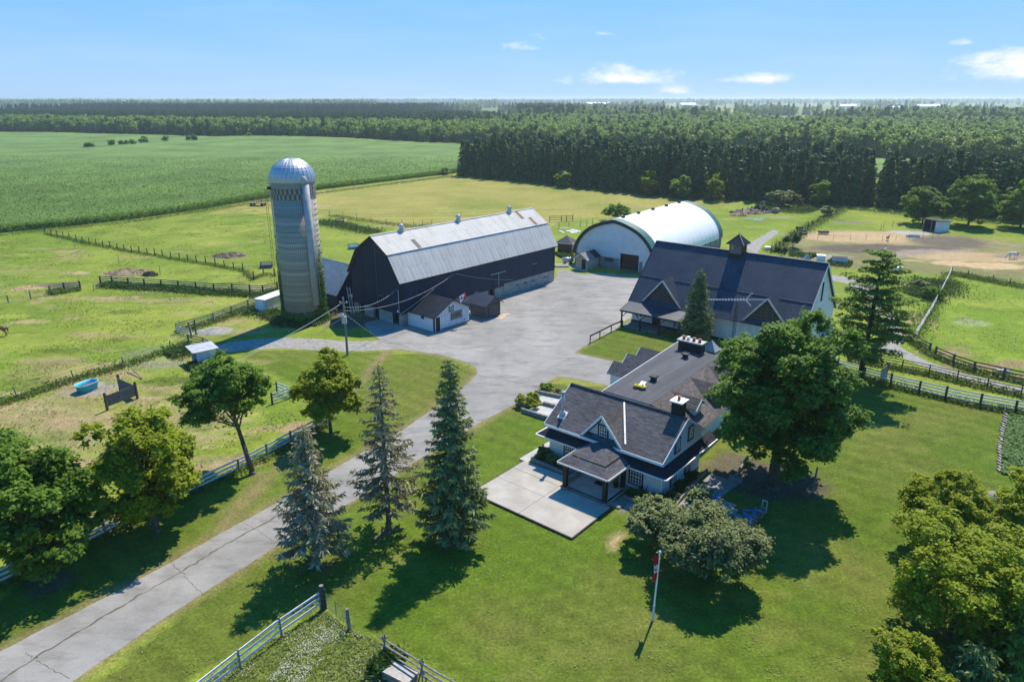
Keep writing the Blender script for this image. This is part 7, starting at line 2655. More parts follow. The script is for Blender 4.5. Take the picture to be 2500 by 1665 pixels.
# ---- white pine at the lane
def pine(name, label, base, H, R, zb, seed):
    rng = np.random.default_rng(seed)
    o = thing(name, label, 'tree', base)
    mb = MB()
    mb.tube((0, 0, -.1), (0, 0, .5), .42, .3, 10)
    mb.tube((0, 0, .5), (.2, 0, H * .6), .3, .2, 9)
    mb.tube((.2, 0, H * .6), (.3, 0, H - .4), .2, .04, 8)
    Ps, Ns = [], []
    z = zb
    while z < H - .3:
        f_ = (z - zb) / (H - zb)
        L = R * (1.05 - f_) ** .75 * (.75 + .5 * min(1, f_ * 4))
        a0 = rng.uniform(0, 6.28)
        for i in range(5 if f_ < .8 else 4):
            a = a0 + i * 1.257 + rng.uniform(-.35, .35)
            l = min(R * 1.08, L * rng.uniform(.6, 1.15))
            d = np.array([math.cos(a), math.sin(a), 0])
            tip = np.array([.2, 0, z]) + d * l + np.array([0, 0, .12 * l + .2 * f_ * l])
            mb.tube((.2, 0, z), tuple(tip), .07, .02, 5)
            for q in np.linspace(.35, 1.0, max(3, int(l * 1.7))):
                c = np.array([.2, 0, z]) + (tip - np.array([.2, 0, z])) * q + rng.normal(size=3) * np.array([.25, .25, .1])
                r_ = .6 + .35 * rng.random()
                n = 72
                dd = sphere_dirs(n, rng, -.4)
                Ps.append(c + dd * r_ * np.array([1, 1, .26]) * rng.uniform(.5, 1.05, n)[:, None])
                Ns.append(dd * .6 + np.array([0, 0, .8]) + rng.normal(size=(n, 3)) * .4)
        z += 1.0 * rng.uniform(.8, 1.2)
    P_, N_ = np.concatenate(Ps), np.concatenate(Ns)
    v, f = cards(P_, N_, .2 * rng.uniform(.6, 1.3, len(P_)), .42, rng)
    mb.build('trunk', m_bark_dark, o, True)
    mesh_np('crown', v, f, m_nd_pine, o)


B = G(2096, 940)
pine('white_pine', 'tall open-branched pine by the lane fence at right', B, height_at(B, 2125, 612), 4.6, 3.4, 41)

# ---- broadleaf trees
def bl(name, label, bD, topD, R, cbf, seed, n, leaf, mat, **k):
    B = g(*bD)
    H = height_at(B, topD[0] * 1.062, topD[1] * 1.062)
    return broadleaf(name, label, B, H, R, H * cbf, seed, n, leaf, mat, **k)


bl('maple_tree', 'big dark maple cut by the left edge beside the drive', (106, 1326), (60, 1000), 4.5, .06, 51, 26000, .27, m_lf_maple, nl=64, zmin=-.9, lean=(-.7, 0))
bl('maple_tree', 'bright green maple second from the left along the drive fence', (362, 1221), (330, 925), 4.1, .05, 52, 20000, .26, m_lf_maple_l, nl=56, zmin=-.9, lean=(-.4, 0))
bl('locust_tree', 'round-crowned tree with bare leaning trunk along the drive fence', (580, 1089), (525, 826), 3.9, .33, 53, 17000, .25, m_lf_maple, nl=46, lean=(-1.6, .4), r0=.22)
bl('young_maple', 'light green young maple beside the white fence end', (761, 1000), (748, 804), 3.7, .14, 54, 14000, .24, m_lf_yel, nl=42, r0=.17, taper=.25, zmin=-.8)
# the big maple right of the house
bl('great_maple', 'huge dark green maple overhanging the right side of the farmhouse', (1775, 1120), (1790, 712), 6.3, .03, 55, 46000, .29, m_lf_deep, nl=96, lobe=(.12, .23), r0=.45, lean=(.5, .9), zmin=-.85)
# olive shrubby trees by the terrace
bl('lilac_tree', 'wide olive-leaved shrub tree beside the flagpole', (1620, 1330), (1610, 1180), 4.0, .1, 56, 17000, .18, m_lf_olive, nl=46, r0=.12)
bl('lilac_bush', 'olive-leaved bush left of the terrace, nearest the patio', (1500, 1255), (1500, 1150), 2.3, .12, 57, 7000, .17, m_lf_olive, nl=26, r0=.07)
bl('thin_apple_tree', 'small see-through tree at the house bed corner', (1600, 1215), (1590, 1118), 1.15, .45, 58, 1900, .15, m_lf_olive, nl=18, r0=.06)
bl('terrace_bush', 'grey-green bush between terrace and flagstones', (1690, 1275), (1660, 1195), 1.3, .15, 59, 4000, .17, m_lf_olive, nl=26, r0=.07)
# trees at the right edge
def blc(name, label, cD, zc, R, seed, n, leaf, mat, **k):
    """tree given by where the middle of its crown shows"""
    B = g(cD[0], cD[1], zc)
    B.z = 0
    return broadleaf(name, label, B, zc + R * .95, R, max(.25, zc - R * .95), seed, n, leaf, mat, zmin=-.85, **k)


blc('right_elm', 'yellow-green tree, uppermost of the right-hand group', (2165, 1180), 3.2, 3.3, 61, 13000, .19, m_lf_yel, nl=44)
blc('right_elm', 'large mixed green tree in the middle of the right-hand group', (2210, 1350), 3.6, 4.4, 62, 21000, .19, m_lf_maple_l, nl=64)
blc('right_elm', 'yellow-green tree against the right edge above the others', (2360, 1175), 3.4, 3.2, 63, 12000, .19, m_lf_yel, nl=40)
blc('right_elm', 'deep green tree low at the right edge', (2360, 1330), 3.4, 3.6, 65, 12000, .19, m_lf_maple_l, nl=40)
blc('right_sapling', 'light green sapling cut by the bottom edge', (2085, 1530), 2.4, 2.3, 64, 7500, .16, m_lf_yel, nl=28)
for nm_, c_, hh, rr_, sd_, mt in (('grey-green spruce in the bottom right corner', (2235, 1560), 4.2, 2.3, 66, m_nd_green), ('olive-green spruce cut by the right edge at the bottom', (2345, 1500), 5.6, 2.6, 67, m_nd_pine)):
    B = g(*c_, hh * .45)
    B.z = 0
    spruce('corner_spruce', nm_, B, hh, rr_, .3, sd_, mt, whorl=.34, tl=.42, tw=22, nb=8)
# trees and bushes further off
bl('field_bush', 'round green bush tree behind the arch building', (1418, 508), (1418, 468), 4.0, .02, 71, 3500, .42, m_lf_maple, nl=26)
bl('edge_bush', 'grey-green thicket in front of the spruce wall, larger one', (1795, 474), (1795, 440), 5.2, .02, 72, 3500, .5, m_lf_olive, nl=28)
bl('edge_bush', 'grey-green slim bush beside the larger thicket', (1822, 476), (1822, 444), 2.6, .02, 73, 1600, .45, m_lf_olive, nl=16)
bl('spruce_side_tree', 'bright broadleaf tree before the right spruces, left one', (2120, 515), (2120, 430), 5.6, .01, 74, 6000, .5, m_lf_maple, nl=40, zmin=-.95)
bl('spruce_side_tree', 'bright broadleaf tree before the right spruces, middle one', (2225, 520), (2225, 405), 7.0, .01, 75, 8000, .5, m_lf_maple, nl=46, zmin=-.95)
bl('spruce_side_tree', 'bright broadleaf tree before the right spruces, right one', (2345, 525), (2345, 415), 6.5, .01, 76, 7000, .5, m_lf_deep, nl=40, zmin=-.95)
bl('fence_bush', 'dense bush along the dark post fence by the tyres', (1822, 570), (1825, 530), 2.3, .05, 77, 2500, .25, m_weed_d, nl=20)
bl('fence_bush', 'bush on the dark post fence towards the event barn', (1795, 590), (1795, 568), 1.7, .05, 78, 1600, .25, m_weed_d, nl=16)
bl('fence_bush', 'pale bush at the far end of the dark post fence', (1897, 497), (1897, 474), 2.0, .02, 79, 1500, .35, m_lf_olive, nl=16)
bl('rough_bush', 'round green bush in the rough strip beside the tape fence', (2143, 688), (2143, 655), 1.9, .02, 80, 2600, .2, m_lf_maple, nl=20)
bl('rough_bush', 'low grey bush in the rough strip nearer the horse lot', (2118, 660), (2118, 645), 1.4, .02, 81, 1000, .2, m_lf_olive, nl=12)
bl('corn_corner_bush', 'dark bush at the corner of the corn field', (1025, 402), (1025, 388), 2.4, .02, 82, 900, .45, m_lf_deep, nl=14)
for k, (a, b, r_) in enumerate(((208, 339, 4.2), (257, 335, 3.0), (284, 333, 3.6), (304, 332, 3.8), (332, 328, 4.0), (383, 324, 3.8), (435, 322, 2.2), (446, 323, 2.6), (572, 316, 3.2), (608, 315, 3.4), (672, 311, 3.6))):
    B = g(a, b + 3)
    broadleaf('hedgerow_bush', 'dark bush in the far corn field, %s of the row from the left' % ('first second third fourth fifth sixth seventh eighth ninth tenth eleventh'.split()[k]), B, 3.6 + (k * 37 % 10) * .12, r_ * .9, .1, 90 + k, 500, .8, m_lf_deep, nl=10, group='bushes across the corn field', cat='bush')
# lighter broadleaf trees pushing out of the spruce wall
for k, (a_, b_, c_) in enumerate(((1295, 430, 388), (1490, 449, 395), (1560, 456, 402), (1642, 461, 400), (1880, 473, 408))):
    bl('wall_side_tree', ['pale green tree in the spruce wall, first from the left', 'pale green tree in the spruce wall above the arch building, slim', 'pale green tree in the spruce wall right of the slim one', 'broad pale green tree in the spruce wall before the gap', 'pale green tree in the spruce wall nearest the gap'][k], (a_, b_ + 2), (a_, c_), 3.0 + .5 * (k % 3), .02, 140 + k, 1400, .55, m_lf_maple_l if k % 2 else m_lf_maple, nl=20, zmin=-.9)
# house planting
bl('green_shrub', 'rounded yellow-green shrub in the block bed by the drive', (1216, 936), (1222, 908), 1.35, .03, 111, 3500, .12, m_lf_yel, nl=20, cat='shrub')
bl('dark_shrub', 'low dark shrub in the upper bed by the yard', (1256, 896), (1258, 882), 1.0, .03, 112, 1800, .12, m_lf_maple, nl=14, cat='shrub')
bl('pale_shrub', 'pale small shrub in the upper bed nearer the house', (1283, 905), (1284, 895), .7, .03, 113, 1000, .1, m_lf_olive, nl=10, cat='shrub')
for k, (s, tt, hh, rr_) in enumerate(((-.2, -.6, .75, .75), (1.0, -.8, .7, .8), (2.2, -.9, .6, .7))):
    broadleaf('bed_plant', ['leafy plants in the planter, nearest the lawn', 'leafy plants in the middle of the planter', 'leafy plants in the planter next to the portico'][k], HM @ V(s, tt, .05), hh + .3, rr_, .1, 120 + k, 1300, .14, m_veg, nl=12, cat='plant', r0=.03, group='planter greenery')
for k, (s, tt) in enumerate(((9.2, -.8), (10.5, -.8), (11.6, .6), (11.5, 2.4), (11.4, 4.4))):
    broadleaf('foundation_shrub', ['low green shrub under the front right window', 'low green shrub at the house corner', 'low green shrub first along the house side', 'low green shrub second along the house side', 'low green shrub last along the house side'][k], HM @ V(s, tt, 0), .8, .7, .05, 130 + k, 1100, .12, m_weed_d, nl=12, cat='shrub', r0=.03, group='shrubs along the house')
pt_ = thing('potted_cedar', 'clipped cedar in a black pot beside the portico post', 'potted plant', HM @ V(7.35, -.9, .26))
MB().lathe([(.16, 0), (.22, .4), (.24, .42)], 12).build('pot', m_black, pt_)
rng = np.random.default_rng(5)
P_ = sphere_dirs(700, rng) * np.array([.26, .26, .65]) * rng.uniform(.7, 1, (700, 1)) + np.array([0, 0, 1.0])
v, f = cards(P_, P_ - np.array([0, 0, 1.0]) + rng.normal(size=P_.shape) * .2, np.full(700, .06), .5, rng)
mesh_np('foliage', v, f, m_lf_deep, pt_)
# climbing ivy at the silo
iv = thing('silo_ivy', 'green vine climbing the shaded flank of the silo', 'vine', SC)
rng = np.random.default_rng(6)
n = 5200
side = rng.random(n) < .55
a = np.where(side, math.radians(192) + rng.normal(size=n) * .16, math.radians(-18) + rng.normal(size=n) * .16)
zz = np.abs(rng.normal(size=n)) * np.where(side, 4.2, 3.8)
low = rng.random(n) < .35
a = np.where(low, rng.uniform(math.radians(170), math.radians(370), n), a)
zz = np.where(low, rng.random(n) ** 2 * 1.6, zz)
zz = np.minimum(zz, 12)
d = np.stack([np.cos(a), np.sin(a), 0 * a], 1)
P_ = d * (SR + .08 + rng.random((n, 1)) * .3) + np.stack([0 * a, 0 * a, zz], 1)
v, f = cards(P_, d + rng.normal(size=(n, 3)) * .4, rng.uniform(.09, .2, n), .7, rng)
mesh_np('leaves', v, f, m_lf_deep, iv)
st = MB()
for aa in (192, -18):
    p = V(math.cos(math.radians(aa)), math.sin(math.radians(aa)), 0) * (SR + .06)
    st.tube(p, p + V(0, 0, 7), .03, .01, 5)
st.build('stem', m_bark, iv)


# ---- stuff: weeds, flowers, grass
def strip_points(pts, w, n, rng):
    P = [Vector(p) for p in pts]
    L = np.array([(b - a).length for a, b in zip(P[:-1], P[1:])])
    i = rng.choice(len(L), n, p=L / L.sum())
    q = rng.random(n)
    A = np.array([[p.x, p.y] for p in P])
    a, b = A[i], A[i + 1]
    d = b - a
    nn = np.stack([-d[:, 1], d[:, 0]], 1) / (np.linalg.norm(d, axis=1, keepdims=True) + 1e-9)
    return a + d * q[:, None] + nn * (rng.normal(size=(n, 1)) * w * .5)


def weed_mesh(name, label, cat, xy, h, sz, mat, rng, up=.5, asp=.4):
    n = len(xy)
    clump = .35 + .65 * np.clip(vnoise(xy[:, 0], xy[:, 1], 2.2, 2) + .5, 0, 1)
    z = rng.random(n) * h * clump
    pos = np.stack([xy[:, 0], xy[:, 1], z + .03], 1)
    nrm = rng.normal(size=(n, 3)) * .6 + np.array([0, 0, up])
    dr = rng.normal(size=(n, 3)) * .6 + np.array([0, 0, 1.0])
    v, f = cards(pos, nrm, sz * rng.uniform(.5, 1.3, n), asp, rng, dr)
    v[:, 2] = np.maximum(v[:, 2], .012)
    return tag(mesh_np(name, v, f, mat), label, cat, kind='stuff')


rng = np.random.default_rng(77)
wl_ = []
for pts, w_, n in ((F9, .8, 5000), (F10, 1.2, 9000), (F11, 1.4, 2500), (F14, 1.1, 3800), (F13, 1.2, 2500), (F25, 2.2, 9000), (F20, 2.2, 7000), (F8, 1.6, 4500), (F7, 1.5, 3500), (F18, 2.2, 2500), (F4, .9, 3500), (F5, 1.0, 3000), (F6, 1.0, 2500), (F21, 2.0, 3500), (F1, .7, 4000)):
    wl_.append(strip_points(pts, w_, n, rng))
weed_mesh('fence_weeds', 'long weeds and grass growing along the fence lines', 'weeds', np.concatenate(wl_), .6, .17, m_weed, rng)
wl_ = []
for pts, w_, n in (([p + V(.6, -1.1, 0) for p in F10], 1.5, 9000), ([zA(1280, 1000), zA(1460, 960)], 2, 1800), ([zA(1440, 1110), zA(1660, 1060)], 1.4, 1800), ([zS(555, 600), zS(800, 650), zS(1000, 690)], 3.5, 6000), ([zS(160, 1300), zS(300, 1350)], 2.0, 2500),
                   ([zS(0, 1290), zS(100, 1290)], 2.0, 1500), ([zC(1660, 830), zC(1760, 900)], .9, 1800), ([zF(1010, 1010), zF(1140, 1000), zF(1230, 900)], 4.5, 6000), ([zDe(1480, 1050), zDe(1720, 1070), zDe(1900, 1100)], 2.2, 3000), ([zF(380, 760), zF(560, 780)], 2.5, 2500),
                   ([zDe(1100, 330), zDe(1500, 330), zDe(1900, 370)], 7, 9000), ([g(1065, 408), g(1200, 420), g(1400, 442), g(1560, 457), g(1690, 465)], 2.4, 7000), ([zS(210, 1385), zS(500, 1400), zS(620, 1330)], 1.2, 2500), ([zSh(560, 780), zSh(880, 760)], 2.0, 2500), ([zH(1100, 1260), zH(1390, 1300)], .8, 700)):
    wl_.append(strip_points(pts, w_, n, rng))
weed_mesh('weed_patches', 'dark green weed patches around sheds and the spruce edge', 'weeds', np.concatenate(wl_), .8, .2, m_weed_d, rng)
# rough pasture tufts (left) and right field
def poly_points(poly, n, rng):
    xs = [p[0] for p in poly]
    ys = [p[1] for p in poly]
    out = np.zeros((0, 2))
    while len(out) < n:
        q = np.stack([rng.uniform(min(xs), max(xs), n * 2), rng.uniform(min(ys), max(ys), n * 2)], 1)
        out = np.concatenate([out, q[in_poly(q[:, 0], q[:, 1], poly)]])
    return out[:n]


def thin_by_noise(xy, s, thr, rng):
    k = vnoise(xy[:, 0] + 40, xy[:, 1] + 13, s, 3)
    return xy[k + rng.normal(size=len(xy)) * .12 > thr]


PAST_L = [g(*p) for p in [(-80, 545), (560, 475), (640, 500), (640, 660), (600, 700), (520, 790), (430, 800), (600, 900), (700, 960), (0, 1300), (-150, 1300)]]
xy = thin_by_noise(poly_points(PAST_L, 60000, rng), 3.5, .06, rng)
weed_mesh('pasture_tufts', 'tufts of longer grass scattered over the left pastures', 'grass', xy, .12, .14, m_weed, rng, 1.6, .4)
xy = thin_by_noise(poly_points(LAWN_RIGHT_FIELD + [], 14000, rng), 2.5, .05, rng)
weed_mesh('field_tufts', 'tufts of longer grass in the right-hand field', 'grass', xy, .08, .12, m_weed_l, rng, 2.0, .35)
xy = poly_points(PADDOCK_FLOWERS, 16000, rng)
weed_mesh('paddock_grass', 'coarse grass in the small flowered paddock', 'grass', xy, .14, .10, m_weed_l, rng, 1.6, .3)
FLW = [zC(*p) for p in [(1150, 480), (1260, 560), (1420, 600), (1300, 760), (1150, 900), (1050, 1100), (600, 1150), (800, 980), (1000, 800), (1130, 620)]]
xy = np.concatenate([thin_by_noise(poly_points(FLW, 2200, rng), .9, .0, rng), thin_by_noise(poly_points(PADDOCK_FLOWERS, 5200, rng), 1.2, .12, rng)])
n = len(xy)
pos = np.stack([xy[:, 0], xy[:, 1], .12 + rng.random(n) * .22], 1)
v, f = cards(pos, rng.normal(size=(n, 3)) * .3 + np.array([0, 0, 1]), rng.uniform(.016, .034, n), .9, rng)
tag(mesh_np('white_wildflowers', v, f, m_plain('petal_white', (.50, .50, .40), None, 1, .8)), 'white wildflowers drifting across the small paddock', 'flowers', kind='stuff')
VEG = [zE(*p) for p in [(985, 310), (1160, 330), (1160, 640), (950, 590), (960, 420)]]
xy = thin_by_noise(poly_points(VEG, 9000, rng), 1.2, -.35, rng)
weed_mesh('vegetable_plot', 'leafy vegetable plot at the right picture edge', 'vegetables', xy, .3, .15, m_veg, rng, 2.2, .6)
# lawn clover clumps
xy = thin_by_noise(poly_points(LAWNS[1], 60000, rng), 1.6, .28, rng)
xy = xy[(xy[:, 1] < 75) & (xy[:, 1] > 24)]
weed_mesh('lawn_clover', 'broadleaf clumps dotted through the mown lawn', 'lawn weeds', xy, .04, .06, m_weed_l, rng, 3.0, .6)

# ================================================================== corn field
NEAR = [g(*p) for p in [(-700, 660), (-250, 574), (0, 535), (150, 521), (300, 504), (430, 486), (560, 464), (720, 438), (880, 418), (1040, 399), (1052, 396)]]
FAR = [g(*p) for p in [(-330, 298), (-170, 300), (0, 304), (150, 308), (300, 311), (430, 314), (560, 317), (720, 321), (880, 326), (1040, 331), (1056, 332)]]
NEAR2 = [g(*p) for p in [(1052, 396), (1300, 392), (1600, 398), (2010, 408), (2500, 425)]]
FAR2 = [g(*p) for p in [(1056, 332), (1250, 338), (1500, 345), (2010, 366), (2500, 385)]]


def corn_h(x, y):
    far = np.clip((y - 170) / 250, 0, 1)
    return 1.35 + vnoise(x, y, 9, 3) * .18 + far * vnoise(x + 60, y * 1.0 + 20, 120, 2) * 2.4


def dense(line, k):
    out = []
    for a, b in zip(line[:-1], line[1:]):
        out += [a.lerp(b, q / k) for q in range(k)]
    return out + [line[-1]]


cv, cf = [], []
off = 0
for N_, F_ in ((dense(NEAR, 8), dense(FAR, 8)), (dense(NEAR2, 10), dense(FAR2, 10))):
    ni, nj = len(N_), 70
    A = np.array([[p.x, p.y] for p in N_])
    B_ = np.array([[p.x, p.y] for p in F_])
    q = np.linspace(0, 1, nj) ** 1.6
    P_ = A[:, None] + (B_ - A)[:, None] * q[None, :, None]
    Zc = corn_h(P_[..., 0], P_[..., 1])
    Zc[:, -1] = 0
    top = np.concatenate([P_, Zc[..., None]], 2)
    low = top[:, :1].copy()
    low[..., 2] = -.02
    grid = np.concatenate([low, top], 1)
    nj += 1
    cv.append(grid.reshape(-1, 3))
    ii = (np.arange(ni - 1)[:, None] * nj + np.arange(nj - 1)[None]).ravel()
    cf.append(np.stack([ii, ii + nj, ii + nj + 1, ii + 1], 1) + off)
    off += ni * nj
t = NT('corn_canopy')
vv = t.coord('Object')
n1 = t.noise(vv, 1.7, 7, .85)
n2 = t.noise(vv, .035, 3, .6)
col = t.ramp(n1, [(.30, (.060, .115, .018)), (.5, (.120, .205, .038)), (.72, (.215, .310, .075))])
col = t.mix(.8, col, t.ramp(n2, [(.3, .6), (.5, 1.0), (.7, 1.35)]), 'MULTIPLY')
t.bsdf(col, .8, 0, t.bump(n1, 1.0, .5), .2)
corn = mesh_np('corn_field', np.concatenate(cv), np.concatenate(cf), t.mat, None, True)
tag(corn, 'wide green corn field reaching to the far woods', 'corn field', kind='stuff')
rng = np.random.default_rng(9)
CP = [tuple(p)[:2] for p in NEAR[1:]] + [tuple(p)[:2] for p in reversed([a.lerp(b, .42) for a, b in zip(NEAR, FAR)][1:])]
# plants in rows
ang = math.atan2((NEAR[6] - NEAR[2]).y, (NEAR[6] - NEAR[2]).x)
xy = poly_points(CP, 110000, rng)
dist = np.hypot(xy[:, 0], xy[:, 1])
xy = xy[rng.random(len(xy)) < np.clip(1.25 - (dist - 130) / 260, .12, 1)]
edge = strip_points([p + V(0, .8, 0) for p in NEAR[1:]], 1.6, 22000, rng)
n = len(xy)
z = corn_h(xy[:, 0], xy[:, 1]) + rng.uniform(-.1, .35, n)
n2_ = len(edge)
ze = rng.random(n2_) * 1.75
pos = np.concatenate([np.column_stack([xy, z]), np.column_stack([edge, ze])])
n = len(pos)
v, f = cards(pos, rng.normal(size=(n, 3)) * .7 + np.array([0, 0, .8]), rng.uniform(.25, .5, n), .2, rng, rng.normal(size=(n, 3)) + np.array([0, 0, .4]))
v[:, 2] = np.maximum(v[:, 2], .02)
tag(mesh_np('corn_leaves', v, f, m_corn), 'arching corn leaves over the near half of the field', 'corn', kind='stuff')

# ================================================================== spruce plantation
def plantation_variant(seed, H, R):
    rng = np.random.default_rng(seed)
    v, f, stems = spruce_geo(rng, H, R, .7, whorl=.85, nb=7, tw=6, tl=1.15, dens=1.0, droop=.2, asp=.34, power=1.1)
    return v, f


def low_trunk(H, r):
    mb = MB()
    mb.tube((0, 0, -.1), (0, 0, H * .5), r, r * .6, 6)
    mb.tube((0, 0, H * .5), (0, 0, H - .3), r * .6, .02, 5)
    return mb


pl_v = []
FRONT = [g(*p) for p in [(1062, 405), (1200, 417), (1400, 438), (1560, 454), (1700, 461), (1850, 468), (1985, 475)]]
FRONT_R = [g(*p) for p in [(2035, 478), (2120, 488), (2240, 498), (2354, 510), (2480, 522)]]
LB = 'dark spruce in the dense plantation wall behind the hay field'
tm_ = None
PT = []
rng = np.random.default_rng(19)
BACK = V(.43, .90, 0)
for line, rows in ((FRONT, 13), (FRONT_R, 10)):
    d = along(line, 3.2)
    for r_ in range(rows):
        for p in d:
            q = p + BACK * (r_ * 3.3 + 1.5) + V(rng.uniform(-.7, .7), rng.uniform(-.7, .7), 0)
            if line is FRONT and r_ > 4 and p.x < d[0].x + 6:
                continue
            PT.append((r_, q))
PT.sort(key=lambda a: (a[0], a[1].length))
srcs = []
for k in range(5):
    H = (14.4, 13.2, 15.2, 13.8, 12.6)[k]
    root = thing('plantation_spruce', LB, 'tree', PT[k][1], 0, 'spruces of the plantation wall')
    tr = low_trunk(H, .17).build('trunk', m_bark_dark, root)
    v, f = plantation_variant(200 + k, H, 2.3)
    cr = mesh_np('crown', v, f, m_nd_dark, root)
    srcs.append(root)
    root.scale = (1, 1, rng.uniform(.95, 1.08))
for (r_, p) in PT[5:300]:
    root = copy_tree(srcs[int(rng.integers(5))])
    root.location = p
    root.rotation_euler = (0, 0, rng.uniform(0, 6.28))
    s_ = rng.uniform(.8, 1.12)
    root.scale = (s_, s_, s_ * rng.uniform(.92, 1.08))


def scatter(name, label, cat, pts, scale, srcs_, rng, idx=None):
    n = len(pts)
    me = bpy.data.meshes.new(name)
    me.vertices.add(n)
    me.vertices.foreach_set('co', np.asarray(pts, np.float32).ravel())
    for nm, ty, arr in (('sc', 'FLOAT', np.asarray(scale, np.float32)), ('rt', 'FLOAT', rng.uniform(0, 6.28, n).astype(np.float32)), ('ix', 'INT', (rng.integers(0, len(srcs_), n) if idx is None else idx).astype(np.int32))):
        at = me.attributes.new(nm, ty, 'POINT')
        at.data.foreach_set('value', arr)
    o = bpy.data.objects.new(name, me)
    link(o)
    ng_ = bpy.data.node_groups.new(name, 'GeometryNodeTree')
    ng_.interface.new_socket('Geometry', in_out='INPUT', socket_type='NodeSocketGeometry')
    ng_.interface.new_socket('Geometry', in_out='OUTPUT', socket_type='NodeSocketGeometry')
    N = ng_.nodes
    gi, go = N.new('NodeGroupInput'), N.new('NodeGroupOutput')
    jn = N.new('GeometryNodeJoinGeometry')
    for s in reversed(srcs_):
        oi_ = N.new('GeometryNodeObjectInfo')
        oi_.inputs['Object'].default_value = s
        oi_.inputs['As Instance'].default_value = True
        ng_.links.new(oi_.outputs['Geometry'], jn.inputs[0])
    ip = N.new('GeometryNodeInstanceOnPoints')
    ip.inputs['Pick Instance'].default_value = True

    def attr(nm, ty):
        a = N.new('GeometryNodeInputNamedAttribute')
        a.data_type = ty
        a.inputs['Name'].default_value = nm
        return [s_ for s_ in a.outputs if s_.enabled and s_.name == 'Attribute'][0]
    cxyz = N.new('ShaderNodeCombineXYZ')
    ng_.links.new(attr('rt', 'FLOAT'), cxyz.inputs['Z'])
    ng_.links.new(gi.outputs[0], ip.inputs['Points'])
    ng_.links.new(jn.outputs[0], ip.inputs['Instance'])
    ng_.links.new(attr('ix', 'INT'), ip.inputs['Instance Index'])
    ng_.links.new(cxyz.outputs[0], ip.inputs['Rotation'])
    ng_.links.new(attr('sc', 'FLOAT'), ip.inputs['Scale'])
    ng_.links.new(ip.outputs[0], go.inputs[0])
    md = o.modifiers.new('scatter', 'NODES')
    md.node_group = ng_
    return tag(o, label, cat, kind='stuff')


crowns = [[c for c in s.children if c.name.startswith('crown')][0] for s in srcs]
rest = [p for r_, p in PT[300:]]
scatter('plantation_depth', 'inner rows of the dark spruce plantation', 'woods', [tuple(p) for p in rest], rng.uniform(.82, 1.14, len(rest)), crowns, rng)

# ================================================================== woods beyond
FE = [g(*p) for p in [(-420, 296), (-170, 300), (0, 305), (300, 312), (560, 318), (720, 322), (880, 327), (1060, 333), (1250, 339), (1500, 346), (2010, 368), (2400, 385), (2800, 400)]]
fx_ = np.array([p.x for p in FE])
fy_ = np.array([p.y for p in FE])
var = []
rng = np.random.default_rng(23)
spec = [('broad_forest_tree', 'light green broadleaf at the left forest edge', 13.0, 4.0, .05, m_wood_f2, 0.05, (300, 309)),
        ('broad_forest_tree', 'mid green broadleaf at the forest edge above the silo', 14.0, 4.0, .05, m_wood_f, .1, (640, 318)),
        ('slim_forest_tree', 'slim pale tree at the forest edge above the barn', 15.0, 3.3, .06, m_wood_f2, .15, (860, 324)),
        ('slim_forest_tree', 'slim dark tree at the forest edge left of the spruces', 14.0, 3.2, .06, m_wood_f, .25, (960, 327)),
        ('dark_forest_conifer', 'tall dark conifer at the far forest edge', 15.5, 2.6, .04, m_nd_dark, .85, (790, 321))]
for k, (nm, lb, H, R, cbf, mt, tp_, pd) in enumerate(spec):
    o = thing(nm, lb, 'tree', g(*pd))
    if k < 4:
        v, f, ctr, rad = crown_leaves(rng, np.array([0, 0, H * (1 + cbf) / 2]), R, H * (1 - cbf) / 2, 24, 560, .66, (.26, .42), -.95, .1, .7, tp_)
    else:
        v, f, _s = spruce_geo(rng, H, R, .6, whorl=1.1, nb=6, tw=5, tl=1.35, asp=.4)
    low_trunk(H * .8, .2).build('trunk', m_bark_dark, o)
    c_ = mesh_np('crown', v, f, mt, o)
    var.append(c_)
    o.scale = (1, 1, 1)

# nearest stand: jittered grid in view
def stand(y0, y1, step, keep):
    pts = []
    ys = np.arange(y0, y1, step)
    for y in ys:
        w_ = .86 * y + 60
        xs = np.arange(-w_, w_, step)
        pts.append(np.stack([xs + rng.uniform(-.45, .45, len(xs)) * step, np.full(len(xs), y) + rng.uniform(-.45, .45, len(xs)) * step], 1))
    p = np.concatenate(pts)
    return p[keep(p)]


edge_y = lambda p: np.interp(p[:, 0], fx_, fy_)
wob = lambda p: vnoise(p[:, 0], p[:, 1], 40, 2) * 8
p1 = stand(330, 1050, 4.9, lambda p: p[:, 1] > edge_y(p) + 3 + wob(p))
p1 = p1[(p1[:, 1] < edge_y(p1) + 420)]
u = rng.random(len(p1))
dk = vnoise(p1[:, 0], p1[:, 1], 55, 3)
depth = p1[:, 1] - edge_y(p1)
leftdark = (p1[:, 0] < -30 + rng.normal(size=len(p1)) * 40) & (depth > 95 + rng.normal(size=len(p1)) * 12)
idx = np.where(leftdark | (u < .04 + .12 * (dk > .3)), 4, rng.choice(4, len(p1), p=[.32, .3, .22, .16]))
sc = rng.uniform(.72, 1.12, len(p1)) * np.where(depth < 8, .9, 1.0)
scatter('far_woods', 'mixed green woods stretching behind the fields', 'woods', np.column_stack([p1, np.zeros(len(p1))]), sc, var, rng, idx)
# second, farther woods in patches; farmyards stand in clearings
FARMS = [(1910, 2350), (2085, 2150), (2010, 2000), (2330, 1950), (1365, 2900), (1560, 2800)]


def clearing(p):
    ok = np.ones(len(p), bool)
    for a, y_ in FARMS:
        x_ = (a * 1.062 - CX) / F_PX * y_
        ok &= ~((np.abs(p[:, 0] - x_ * p[:, 1] / y_) < 75) & (p[:, 1] > y_ - 520) & (p[:, 1] < y_ + 40))
    return ok


